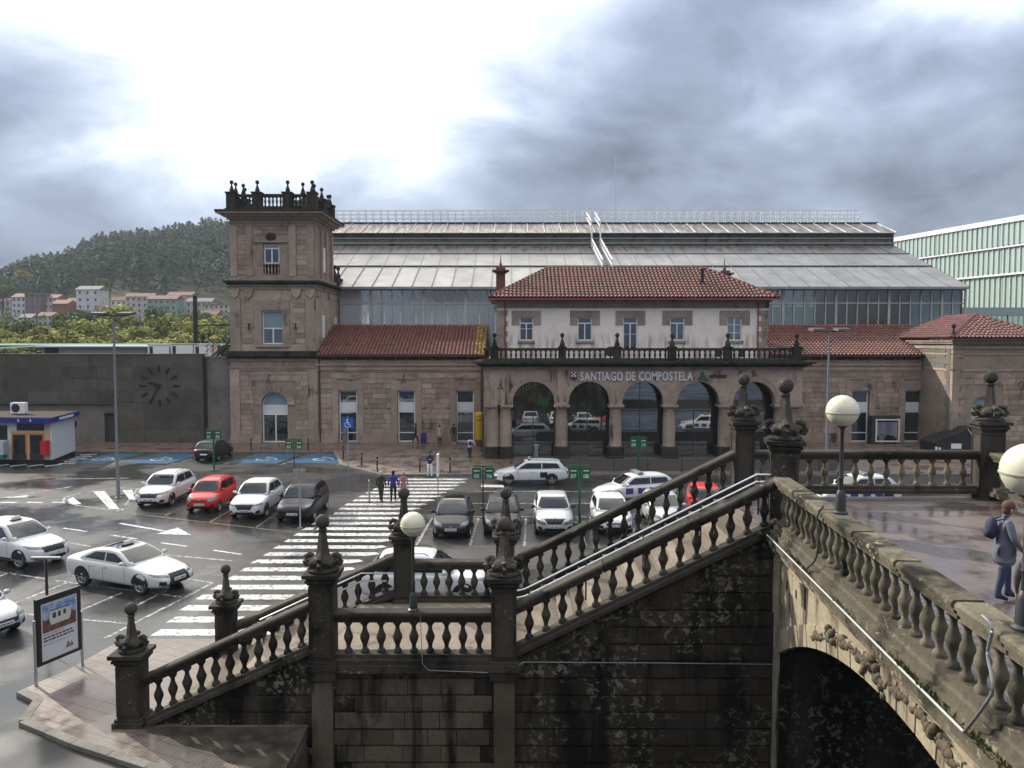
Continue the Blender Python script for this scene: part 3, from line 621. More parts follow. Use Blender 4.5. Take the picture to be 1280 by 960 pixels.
for zc in (.05, .5, .95, 1.4, 1.85, 2.3, 2.75, 3.2, 3.65):         # coursed spandrel blocks, clear of the arch
    s = -.08
    while s < 21.5:
        w = r3.uniform(.7, 1.15); a, b = s, s + w; s = b; ok = True
        for q in (a, b):
            dx = abs(q - SC)
            if dx < half + .35 and zc < ZCR - RA + math.sqrt(max(0, (RA + .46) ** 2 - dx * dx)): ok = False
        if not ok: continue
        m = MB(); m.prism([BP(p, -.165 - r3.uniform(0, .012), z) - ob for p, z in ((a + .008, zc + .008), (b - .008, zc + .008), (b - .008, zc + .44), (a + .008, zc + .44))], NR * .05); m.build('spandrel_block', BRIDGE, br)
for e, z0, z1, mt in ((.21, 4.20, 4.28, BRIDGE), (.27, 4.28, 4.42, BRAIL), (.34, 4.42, 4.56, BRAIL), (.27, 4.56, 4.68, BRAIL)):
    m = MB(); m.prism([BP(0, -e, z0) - ob, BP(22, -e, z0) - ob, BP(22, -e, z1) - ob, BP(0, -e, z1) - ob], NR * (e + .12)); m.build('cornice_moulding', mt, br)
for s, z in ((1.3, 3.75), (2.0, 3.78), (13.5, 3.2)):          # weep holes
    m = MB(); c = BP(s, -.172, z) - ob; m.prism([c - U * .06 - Vector((0, 0, .09)), c + U * .06 - Vector((0, 0, .09)), c + U * .06 + Vector((0, 0, .09)), c - U * .06 + Vector((0, 0, .09))], NR * .01); m.build('weep_hole', BLACK, br)
gm = MB(); r4 = random.Random(9); NG = 150                              # garland: fruit and leaf lumps either side of a mask
for i in range(NG):
    t = i / (NG - 1); s = 3.2 + t * 6.6; rr = RA + .22 + .12 * abs(math.sin(math.pi * 2 * t)); a = math.asin(max(-1, min(1, (s - SC) / rr)))
    z = ZCR - RA + rr * math.cos(a); big = .030 + .036 * (math.sin(t * math.pi * 9) ** 2)
    c = BP(s + r4.uniform(-.04, .04), -.20, z + r4.uniform(-.06, .05)) - ob; gm.ball(c, big * r4.uniform(.8, 1.35), 8, 6, (.8, 1.1, 1.0))
for k in range(5):
    for s_ in (4.4, 8.4):
        a = math.asin((s_ - SC) / (RA + .3)); c = BP(s_ + r4.uniform(-.16, .16), -.23, ZCR - RA + (RA + .34) * math.cos(a) + r4.uniform(-.13, .10)) - ob; gm.ball(c, .07, 8, 6)
gm.build('carved_garland', GARL, br, True, kind='stuff')
mk = MB(); c = BP(6.3, -.20, 4.12) - ob
mk.ball(c + Vector((0, 0, -.05)), .11, 12, 8, (.9, 1, 1.15)); mk.ball(c + Vector((-.09, 0, -.05)), .035, 8, 6); mk.ball(c + Vector((-.02, 0, .06)), .095, 10, 6, (1, 1.3, .8))
for sgn in (-1, 1):
    for k in range(4): mk.ball(c + U * sgn * (.14 + k * .10) + Vector((0, 0, -.04 - k * .10)), .085 - .008 * k, 8, 6)
mk.build('carved_mask', GARL, br, True)
m = MB(); r8 = random.Random(12)
for k in range(520):
    s_ = r8.choice((2.2, 2.9, 5.1, 7.6, 8.4, 9.6, 10.3, 10.9, 11.6)) + r8.gauss(0, .28); c = BP(s_, -.31 + r8.uniform(-.05, .05), 4.56 + r8.uniform(0, .05)) - ob; h_ = r8.uniform(.02, .09); a = r8.uniform(0, 6.28); w_ = r8.uniform(.012, .035)
    m.poly([c + Vector((math.cos(a) * w_, math.sin(a) * w_, 0)), c - Vector((math.cos(a) * w_, math.sin(a) * w_, 0)), c + Vector((r8.uniform(-.06, .04), r8.uniform(-.05, .05), h_))])
m.build('ledge_plants', plain('bridge_weeds', (.07, .085, .02), .8, var=.5), br, kind='stuff')
# abutment block below the stair head, and wall under the deck end
ab = [(6.45, 17.55), (13.8, 17.0), (13.8, 22.5), (6.45, 22.25)]
MB().prism([(x - ob.x, y - ob.y, -2.4) for x, y in ab], (0, 0, 6.66)).build('abutment', WALLDARK, br)
zc = -2.38
while zc < 4.0:
    s = 6.5 + r3.uniform(-.4, 0)
    while s < 13.6:
        w = r3.uniform(.8, 1.3); a, b = max(s, 6.48), min(s + w, 13.7); s += w
        if b - a > .25: blk('abutment_block', WALLDARK, br, a - ob.x + .01, b - ob.x - .01, 17.55 - (a - 6.45) * .0752 - ob.y - .05, 17.55 - (a - 6.45) * .0752 - ob.y + .1, zc + .01, zc + .44, .012, R(-4.3))
    zc += .45

# conduits and cables on the stonework
def smooth(pts, n=6):
    P = [Vector(p) for p in pts]; out = []
    for i in range(len(P) - 1):
        a, b, c, d = P[max(i - 1, 0)], P[i], P[i + 1], P[min(i + 2, len(P) - 1)]
        for k in range(n): t = k / n; out.append(.5 * ((2 * b) + (c - a) * t + (2 * a - 5 * b + 4 * c - d) * t * t + (3 * b - a - 3 * c + d) * t ** 3))
    return out + [P[-1]]
def cable(label, pts, r, mat, name='conduit', cat='pipe'):
    if name == 'cable': pts = smooth(pts)
    o = Vector(pts[0]); ob_ = MB().tube([Vector(p) - o for p in pts], r, 7).build(name, mat, None, True); ob_.location = o; return tag(ob_, label, cat)
cable('thin white conduit clipped along the bridge cornice', [BP(s, -.37, 4.60) for s in (.3, 3, 6, 9.45)], .016, plain('grey_white_pvc', (.46, .46, .45), .5))
cable('grey cable hanging from the nearer bridge lamp to the cornice', [BP(9.62, -.30, 6.0), BP(9.75, -.26, 5.9), BP(9.7, -.27, 5.6), BP(9.85, -.28, 5.3), BP(9.72, -.32, 5.0), BP(9.45, -.37, 4.60)], .02, GREYM, 'cable', 'cable')
cable('dark cable looping from the lamp at the stair head down the balusters', [BP(3.75, -.2, 5.98), BP(3.6, -.27, 5.7), BP(3.75, -.28, 5.3), BP(3.65, -.3, 4.95), BP(3.3, -.36, 4.68)], .016, DARKM, 'cable', 'cable')
cable('thin grey wire running along the dark stair wall', [(-2.1, 18.0, 2.70), (-2.05, 17.93, 1.60), (-1.9, 17.90, 1.46), (-.1, 17.88, 1.40), (.25, 17.98, 1.62), (3, 17.99, 1.60), (6.0, 18.0, 1.56)], .009, GREYM, 'wire', 'wire')

# ------------------------------------------------------------------ globe lamps
def globe_mat():
    t = NT('opal_globe'); t.col((0.66, 0.64, 0.49)); t.rough(0.25); t.set(Subsurface_Weight=0.25); return t.m
OPAL = globe_mat()
def lamp(label, x, y, z, h, group=None):
    t = thing('globe_lamp', label, 'lamp', (x, y, z))
    MB().lathe([(.13, 0), (.13, .03), (.095, .06), (.085, .34), (.06, .40), (.045, .43)], seg=12).build('base', DARKM, t, True)
    MB().lathe([(.045, .42), (.04, .62), (.052, .65), (.036, .70), (.034, h - .34), (.05, h - .31), (.10, h - .28), (.10, h - .25)], seg=12).build('post', DARKM, t, True)
    gl = MB().ball((0, 0, h), .285, 24, 16).build('globe', OPAL, t, 'all')
    MB().lathe([(.286, -.018), (.294, -.012), (.294, .006), (.286, .012)], (0, 0, h - .03), seg=24).build('seam_ring', plain('seam', (.35, .34, .28), .4) if 'seam' not in MATS else MATS['seam'], gl, True)
    return t
lamp('globe lamp on the bridge parapet near the stair head', 5.93, 14.3, 5.87, 1.86)
lamp('globe lamp on the bridge parapet beside the walker, cable at its foot', 5.54, 8.5, 5.87, 1.74)
lamp('globe lamp standing on the landing balustrade', -2.28, 18.2, 2.75, 2.02)
# ================================================================== station building
def wall_open(m, x0, x1, z0, z1, y, th, ops):
    """wall slab in the XZ plane with rectangular (arch=False) or round-headed openings (ox0, ox1, oz0, oz1, arch)"""
    xs = sorted({x0, x1, *[o[0] for o in ops], *[o[1] for o in ops]})
    for a, b in zip(xs, xs[1:]):
        mid = (a + b) / 2; hit = sorted([o for o in ops if o[0] < mid < o[1]], key=lambda o: o[2]); z = z0
        for o in hit:
            if o[2] > z + 1e-4: m.box(a, b, y, y + th, z, o[2])
            if len(o) > 4 and o[4]:
                r = (o[1] - o[0]) / 2; c = (o[0] + o[1]) / 2; sp = o[3] - r; k = 12
                for i in range(k):
                    p0 = math.pi - math.pi * i / k; p1 = math.pi - math.pi * (i + 1) / k
                    xa, za, xb, zb = c + r * math.cos(p0), sp + r * math.sin(p0), c + r * math.cos(p1), sp + r * math.sin(p1)
                    m.hexa([(xa, y, za), (xb, y, zb), (xb, y + th, zb), (xa, y + th, za)], [(xa, y, o[3] + .02), (xb, y, o[3] + .02), (xb, y + th, o[3] + .02), (xa, y + th, o[3] + .02)])
                z = o[3] + .02
            else: z = o[3]
        if z1 > z + 1e-4: m.box(a, b, y, y + th, z, z1)
def courses(parent, mat, x0, x1, z0, z1, y, ops, seed, h=.44, wmin=.7, wmax=1.5, o=(0, 0), pr=.05):
    r = random.Random(seed); z = z0
    while z < z1 - .15:
        hh = min(h * r.uniform(.85, 1.15), z1 - z); x = x0
        while x < x1 - .05:
            w = r.uniform(wmin, wmax); b = min(x + w, x1)
            if x1 - b < .35: b = x1
            segs = [(x, b)]
            for q in ops:
                if q[2] - .05 < z + hh and q[3] + .05 > z:
                    ns = []
                    for a, c in segs:
                        if c <= q[0] - .22 or a >= q[1] + .22: ns.append((a, c)); continue
                        if a < q[0] - .22: ns.append((a, q[0] - .22))
                        if c > q[1] + .22: ns.append((q[1] + .22, c))
                    segs = ns
            for a, c in segs:
                if c - a > .18: blk('stone_block', mat, parent, a + .02 - o[0], c - .02 - o[0], y - pr * r.uniform(.6, 1.1) - o[1], y + .05 - o[1], z + .016, z + hh - .016)
            x = b
        z += hh
def ledge(parent, name, mat, x0, x1, y0, y1, steps, o=(0, 0)):
    m = MB()
    for e, z0, z1 in steps: m.box(x0 - e - o[0], x1 + e - o[0], y0 - e - o[1], y1 + e - o[1], z0, z1)
    return m.build(name, mat, parent)
def window(parent, x0, x1, z0, z1, y, o=(0, 0), arch=False, transom=None, mull=True, panel=None, glassm=None, name='window', bars=0, thick=.10):
    m = MB(); t = thick; d = .10; X0, X1, Y = x0 - o[0], x1 - o[0], y - o[1]
    zt = z1 if not arch else z1 - (x1 - x0) / 2
    m.box(X0, X0 + t, Y, Y + d, z0, zt); m.box(X1 - t, X1, Y, Y + d, z0, zt); m.box(X0 + t, X1 - t, Y, Y + d, z0, z0 + t)
    if not arch: m.box(X0 + t, X1 - t, Y, Y + d, z1 - t, z1)
    else:
        c = (X0 + X1) / 2; r = (X1 - X0) / 2; k = 12
        for i in range(k):
            p0 = math.pi - math.pi * i / k; p1 = math.pi - math.pi * (i + 1) / k
            f = lambda p, rr: (c + rr * math.cos(p), zt + rr * math.sin(p))
            q = [f(p0, r - t), f(p1, r - t), f(p1, r), f(p0, r)]; m.prism([(a, Y, b) for a, b in q], (0, d, 0))
    if transom: m.box(X0 + t, X1 - t, Y - .01, Y + d, transom - t / 2, transom + t / 2)
    if mull: m.box((X0 + X1) / 2 - t / 2, (X0 + X1) / 2 + t / 2, Y - .012, Y + d, z0 + t, transom if transom else (z1 - t if not arch else zt))
    for k in range(bars):
        zz = z0 + (z1 - z0) * (k + 1) / (bars + 1); m.box(X0 + t, X1 - t, Y - .006, Y + d, zz - .018, zz + .018)
    w = m.build(name, WFRAME, parent)
    def pane(a, b, c, e):
        blk('pane', glassm or GL_WIN, w, a - .001, b + .001, Y + .045, Y + .055, c, e)
    zlist = [(z0 + t, (transom or zt) - t / 2)]
    if transom: zlist.append((transom + t / 2, zt if arch else z1 - t))
    for c, e in zlist:
        if e - c < .1: continue
        if mull and c < (transom or 1e9): pane(X0 + t, (X0 + X1) / 2 - t / 2, c, e); pane((X0 + X1) / 2 + t / 2, X1 - t, c, e)
        else: pane(X0 + t, X1 - t, c, e)
    if arch:
        c = (X0 + X1) / 2; r = (X1 - X0) / 2 - t; pts = [(c + r * math.cos(math.pi * i / 12), Y + .05, zt + r * math.sin(math.pi * i / 12)) for i in range(13)]
        MB().prism(pts, (0, .01, 0)).build('pane', BLUEPANE, w)
    if panel: blk('panel', panel[2], w, X0 + t, X1 - t, Y + .01, Y + .04, panel[0], panel[1])
    return w
def dark_room(parent, x0, x1, y0, y1, z0, z1, o, mat):
    m = MB(); X0, X1, Y0, Y1 = x0 - o[0], x1 - o[0], y0 - o[1], y1 - o[1]
    for p in ([(X0, Y1, z0), (X1, Y1, z0), (X1, Y1, z1), (X0, Y1, z1)], [(X0, Y0, z0), (X0, Y1, z0), (X0, Y1, z1), (X0, Y0, z1)], [(X1, Y0, z0), (X1, Y1, z0), (X1, Y1, z1), (X1, Y0, z1)],
              [(X0, Y0, z0), (X1, Y0, z0), (X1, Y1, z0), (X0, Y1, z0)], [(X0, Y0, z1), (X1, Y0, z1), (X1, Y1, z1), (X0, Y1, z1)]): m.poly(p)
    return m.build('room_lining', mat, parent)
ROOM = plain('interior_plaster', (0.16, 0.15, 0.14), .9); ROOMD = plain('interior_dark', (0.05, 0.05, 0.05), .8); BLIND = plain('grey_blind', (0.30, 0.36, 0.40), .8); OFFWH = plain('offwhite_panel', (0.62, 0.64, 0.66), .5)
def tile_plane(parent, origin, u, v, wid, vfun, mat=TILE, pitch=.32, course=.44, cols=None):
    """barrel tiles: half-round columns stepping down in courses; vfun(x) -> (v0, v1) along the slope"""
    m = MB(); O = Vector(origin); u = Vector(u).normalized(); v = Vector(v).normalized(); n = u.cross(v)
    if n.z < 0: n = -n
    nc = int(wid / pitch)
    for c in range(nc):
        if cols and not (cols[0] <= c < cols[1]): continue
        xc = (c + .5) * wid / nc; v0, v1 = vfun(xc)
        if v1 - v0 < .1: continue
        k = max(1, int((v1 - v0) / course)); h = wid / nc / 2
        for r in range(k):
            a = v0 + (v1 - v0) * r / k; b = v0 + (v1 - v0) * (r + 1) / k + .03
            for (vv, lift) in ((a, .085), (b, .02)):
                for (du, dz) in ((-h, 0), (-h * .66, .075), (-h * .22, .115), (h * .22, .115), (h * .66, .075), (h, 0)):
                    m.v.append(tuple(O + u * (xc + du) + v * vv + n * (dz + lift)))
            n0 = len(m.v) - 12
            for i in range(5): m.f.append((n0 + i, n0 + i + 1, n0 + 7 + i, n0 + 6 + i)); m.m.append(0)
            m.f.append((n0, n0 + 5, n0 + 4, n0 + 3, n0 + 2, n0 + 1)); m.m.append(0)
    return m.build('roof_tiles', mat, parent, kind='stuff')
def small_finial(parent, x, y, z, s=1.0, mat=None, name='finial'):
    k = ('sf', (mat or MOSSY).name)
    if k not in _bm:
        _bm[k] = MB().lathe([(.30, 0), (.30, .06), (.20, .10), (.24, .2), (.20, .32), (.10, .62), (.07, .72), (.10, .76), (.06, .80), (.15, .86), (.195, .96), (.20, 1.02), (.17, 1.12), (.09, 1.20), (.01, 1.21)], seg=10).mesh('finial', mat or MOSSY, True)
    return put(name, _bm[k], parent, (x, y, z), (0, 0, 0), (s, s, s))
SB = MB().lathe([(.09, 0), (.09, .1), (.05, .18), (.085, .38), (.10, .5), (.085, .62), (.05, .82), (.09, .9), (.09, 1)], seg=8).mesh('baluster', MOSSY, True)
SBG = MB().lathe([(.09, 0), (.09, .1), (.05, .18), (.085, .38), (.10, .5), (.085, .62), (.05, .82), (.09, .9), (.09, 1)], seg=8).mesh('baluster', GRANTRIM, True)
def wall_lamp(parent, x, y, z, o):
    m = MB(); m.tube([(x - o[0], y - o[1], z + .55), (x - o[0], y - .35 - o[1], z + .7), (x - o[0], y - .6 - o[1], z + .62), (x - o[0], y - .62 - o[1], z + .4)], .035, 6)
    m.lathe([(.07, .42), (.09, .3), (.17, .12), (.26, 0)], (x - o[0], y - .62 - o[1], z), seg=10); return m.build('wall_lamp', DARKM, parent, True)

# ---------------------------------------------------------------- tower
tw = thing('station_tower', 'square granite station tower with balustraded top and arched doorway', 'tower', (-20.55, 69, 0)); o = (-20.55, 69.0)
X0, X1 = -24.3, -16.8
ops = [(-21.66, -19.4, .12, 4.52, True)]
m = MB(); wall_open(m, X0 - o[0], X1 - o[0], 0, 7.5, 0, .5, [(a - o[0], b - o[0], c, d, e) for a, b, c, d, e in ops])
m.box(X0 - o[0], X0 + .5 - o[0], .5, 11, 0, 7.5); m.box(X1 - .5 - o[0], X1 - o[0], .5, 11, 0, 7.5); m.build('lower_wall', GRAN, tw)
courses(tw, GRAN, -23.5, -17.6, .8, 6.3, 69, [(-22.1, -18.95, 0, 5.1)], 11, o=o)
blk('plinth', GRANTRIM, tw, X0 - .08 - o[0], -21.7 - o[0], -.14, .0, .1, .8); blk('plinth', GRANTRIM, tw, -19.36 - o[0], X1 + .08 - o[0], -.14, .0, .1, .8)
for a, b in ((-24.34, -23.5), (-17.6, -16.76)): blk('pilaster', GRANTRIM, tw, a - o[0], b - o[0], -.1, .0, .8, 6.4)
for i in range(11):      # voussoirs of the doorway
    p0 = math.pi * i / 11; p1 = math.pi * (i + 1) / 11 - .02; c = (-20.53 - o[0]); sp = 3.39
    q = [(c + rr * math.cos(p), sp + rr * math.sin(p)) for p, rr in ((p0, 1.15), (p1, 1.15), (p1, 1.75), (p0, 1.75))]
    MB().prism([(x, -.07, z) for x, z in q], (0, .08, 0)).build('voussoir', GRANTRIM, tw)
window(tw, -21.66, -19.4, .12, 4.5, 69.28, o, arch=True, transom=2.55, panel=(2.6, 3.38, OFFWH), name='doorway')
ledge(tw, 'lower_cornice', GRANTRIM, X0 - o[0], X1 - o[0], 0, 10.9, ((.06, 6.38, 6.6), (.12, 6.6, 6.72), (.10, 7.2, 7.4)))
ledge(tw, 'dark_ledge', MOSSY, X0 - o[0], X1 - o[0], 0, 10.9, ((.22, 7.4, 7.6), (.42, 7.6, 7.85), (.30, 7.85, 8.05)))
wall_lamp(tw, -20.85, 69, 5.3, o)
M0, M1 = -24.2, -16.9
m = MB(); wall_open(m, M0 - o[0], M1 - o[0], 8, 13.5, .06, .5, [(-21.52 - o[0], -19.73 - o[0], 8.62, 11.56)]); m.box(M0 - o[0], M0 + .5 - o[0], .56, 11, 8, 13.5)
m.box(M1 - .5 - o[0], M1 - o[0], .56, 11, 8, 13.5); m.build('middle_wall', GRAN, tw)
courses(tw, GRAN, -23.3, -17.8, 8.7, 12.6, 69.06, [(-22.0, -19.25, 8.2, 12.3)], 12, o=o)
for a, b in ((-24.24, -23.35), (-17.75, -16.86)): blk('pilaster', GRANTRIM, tw, a - o[0], b - o[0], -.06, .06, 8.05, 12.7)
blk('surround', GRANTRIM, tw, -22.1 - o[0], -21.52 - o[0], -.04, .1, 8.4, 11.56); blk('surround', GRANTRIM, tw, -19.73 - o[0], -19.15 - o[0], -.04, .1, 8.4, 11.56); blk('lintel', GRANTRIM, tw, -22.1 - o[0], -19.15 - o[0], -.04, .1, 11.57, 12.45); blk('sill', GRANTRIM, tw, -21.9 - o[0], -19.35 - o[0], -.1, .15, 8.4, 8.6)
window(tw, -21.52, -19.73, 8.64, 11.55, 69.26, o, transom=10.0, panel=(10.05, 11.45, BLUEPANE), bars=0)
for x in (-22.6, -18.6): small_finial(tw, x - o[0], -.12, 9.9, .42, MOSSY, 'carved_boss')
for x in (-23.8, -22.6, -18.5, -17.3):
    m = MB(); m.prism([(x - .42 - o[0], -.16, 13.35), (x - .34 - o[0], -.16, 12.9), (x - o[0], -.16, 12.55), (x + .34 - o[0], -.16, 12.9), (x + .42 - o[0], -.16, 13.35)], (0, .24, 0)); m.build('corbel_shield', GRANTRIM, tw)
ledge(tw, 'middle_cornice', GRANTRIM, M0 - o[0], M1 - o[0], .06, 10.9, ((.10, 13.35, 13.6), (.20, 13.6, 13.75), (.05, 14.1, 14.45)))
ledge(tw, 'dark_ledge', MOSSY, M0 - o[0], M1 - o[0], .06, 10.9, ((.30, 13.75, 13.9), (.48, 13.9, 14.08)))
T0, T1 = -24.1, -17.0
m = MB(); wall_open(m, T0 - o[0], T1 - o[0], 14.4, 19.3, .1, .5, [(-21.34 - o[0], -19.94 - o[0], 14.6, 17.25)]); m.box(T0 - o[0], T0 + .5 - o[0], .6, 7.2, 14.4, 19.3)
m.box(T1 - .5 - o[0], T1 - o[0], .6, 7.2, 14.4, 19.3); m.box(T0 + .5 - o[0], T1 - .5 - o[0], 6.8, 7.2, 14.4, 19.3); m.build('upper_wall', GRAN, tw)
courses(tw, GRAN, -23.6, -17.5, 14.6, 18.6, 69.1, [(-21.8, -19.5, 14.2, 17.6)], 13, o=o)
for a, b in ((-24.14, -23.55), (-22.75, -22.2), (-19.1, -18.5), (-17.55, -16.96)): blk('pilaster', GRANTRIM, tw, a - o[0], b - o[0], -.04, .1, 14.45, 18.75)
for y0, y1 in ((69.2, 69.9), (71.4, 72.0), (73.4, 74.0), (75.4, 76.1)): blk('side_pilaster', GRANTRIM, tw, T1 - o[0], T1 + .14 - o[0], y0 - o[1], y1 - o[1], 14.45, 18.75)
blk('side_window', WFRAME, tw, T1 - o[0] - .02, T1 + .05 - o[0], 72.3 - o[1], 73.2 - o[1], 15.1, 17.3); blk('side_window', WFRAME, tw, M1 - o[0] - .02, M1 + .05 - o[0], 71.4 - o[1], 72.2 - o[1], 9.2, 11.2); blk('side_window', WFRAME, tw, M1 - o[0] - .02, M1 + .05 - o[0], 76.4 - o[1], 77.2 - o[1], 9.2, 11.2)
for y0 in (69.4, 73.6, 77.8): m = MB(); m.box(M1 - o[0], M1 + .16 - o[0], y0 - o[1], y0 + .8 - o[1], 12.8, 13.3); m.build('side_corbel', GRANTRIM, tw)
window(tw, -21.3, -19.98, 15.55, 17.2, 69.3, o, transom=16.85, panel=(16.88, 17.13, BLUEPANE))
for k in range(5): put('window_baluster', SBG, tw, (-21.2 + k * .28 - o[0], .2, 14.62), (0, 0, 0), (.8, .8, .86))
blk('window_rail', GRANTRIM, tw, -21.34 - o[0], -19.94 - o[0], .06, .34, 15.48, 15.56)
blk('hood', GRANTRIM, tw, -22.1 - o[0], -19.15 - o[0], -.05, .1, 17.35, 17.45)
m = MB(); m.ball((-20.64 - o[0], .05, 17.85), .45, 12, 8, (1, .35, .7)); m.build('carved_keystone', MOSSY, tw, True)
ledge(tw, 'architrave', GRANTRIM, T0 - o[0], T1 - o[0], .1, 7.2, ((.06, 18.75, 18.95), (.12, 18.95, 19.1), (.05, 19.1, 19.3)))
ledge(tw, 'top_cornice', GRANTRIM, T0 - o[0], T1 - o[0], .1, 7.2, ((.25, 19.3, 19.5), (.55, 19.5, 19.72), (.95, 19.72, 19.84)))
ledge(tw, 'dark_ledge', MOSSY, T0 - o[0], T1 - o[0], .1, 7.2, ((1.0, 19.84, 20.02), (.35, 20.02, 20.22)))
ped = [(-24.0, 0.3), (-21.8, .3), (-19.2, .3), (-17.1, .3), (-17.1, 3.7), (-17.1, 7.0), (-24.0, 3.7), (-24.0, 7.0), (-20.5, 7.0)]
for x, y in ped:
    blk('pedestal', MOSSY, tw, x - .38 - o[0], x + .38 - o[0], y - .38, y + .38, 20.22, 21.5); blk('pedestal_cap', MOSSY, tw, x - .45 - o[0], x + .45 - o[0], y - .45, y + .45, 21.5, 21.62); small_finial(tw, x - o[0], y, 21.62, .85)
for x, y in ((-23.65, .3), (-17.9, .3), (-17.1, 1.0), (-17.1, 6.2), (-23.2, .9)): small_finial(tw, x - o[0], y, 21.5, .8)
for (xa, xb, y) in ((-24, -17.1, .3), (-24, -17.1, 7.0)):
    blk('parapet_rail', MOSSY, tw, xa - o[0], xb - o[0], y - .16, y + .16, 21.22, 21.45); blk('parapet_base', MOSSY, tw, xa - o[0], xb - o[0], y - .2, y + .2, 20.2, 20.42)
    for k in range(19): put('baluster', SB, tw, (xa + .55 + k * .33 - o[0], y, 20.42), (0, 0, 0), (1, 1, .8))
for x in (-24, -17.1):
    blk('parapet_rail', MOSSY, tw, x - .16 - o[0], x + .16 - o[0], .46, 6.84, 21.215, 21.445); blk('parapet_base', MOSSY, tw, x - .2 - o[0], x + .2 - o[0], .5, 6.8, 20.205, 20.415)
    for k in range(18): put('baluster', SB, tw, (x - o[0], .85 + k * .33, 20.42), (0, 0, 0), (1, 1, .8))
MB().box(T0 + .3 - o[0], T1 - .3 - o[0], .4, 6.9, 19.9, 20.05).build('roof_deck', GREYM, tw)
m = MB(); m.prism([(-18.9 - o[0], 4.0, 20.0), (-17.6 - o[0], 4.0, 20.0), (-17.6 - o[0], 4.0, 22.0), (-18.0 - o[0], 4.0, 22.2), (-18.6 - o[0], 4.0, 22.0), (-20.4 - o[0], 4.0, 21.0), (-20.4 - o[0], 4.0, 20.0)], (0, 2.2, 0)); m.build('stair_hood', SHEDDARK, tw)
m = MB()
for x in (-23.0, -21.6, -20.2): m.tube([(x - o[0], 3.4, 20.0), (x - o[0], 3.4, 22.05)], .03, 5)
m.tube([(-23.0 - o[0], 3.4, 22.05), (-20.2 - o[0], 3.4, 22.05)], .03, 5); m.tube([(-23.0 - o[0], 3.4, 21.5), (-20.2 - o[0], 3.4, 21.5)], .025, 5); m.tube([(-21.6 - o[0], 3.4, 22.05), (-21.6 - o[0], 5.4, 21.9)], .025, 5)
m.build('antenna_frame', STEEL, tw)
blk('rear_parapet', MOSSY, tw, M1 - 1.4 - o[0], M1 + .2 - o[0], 8.2, 10.6, 14.1, 15.0)
for y in (8.6, 10.2): small_finial(tw, M1 - .2 - o[0], y, 15.0, 1.0)
m = MB(); m.box(M0 + .5 - o[0], M1 - .5 - o[0], 7, 10.9, 13.9, 14.2); m.build('rear_roof', GREYM, tw)
dark_room(tw, X0 + .5, X1 - .5, 69.5, 74, .12, 7.4, o, ROOM); dark_room(tw, M0 + .5, M1 - .5, 69.56, 73, 8.1, 13.4, o, ROOM); dark_room(tw, T0 + .5, T1 - .5, 69.6, 73, 14.45, 19.2, o, ROOM)

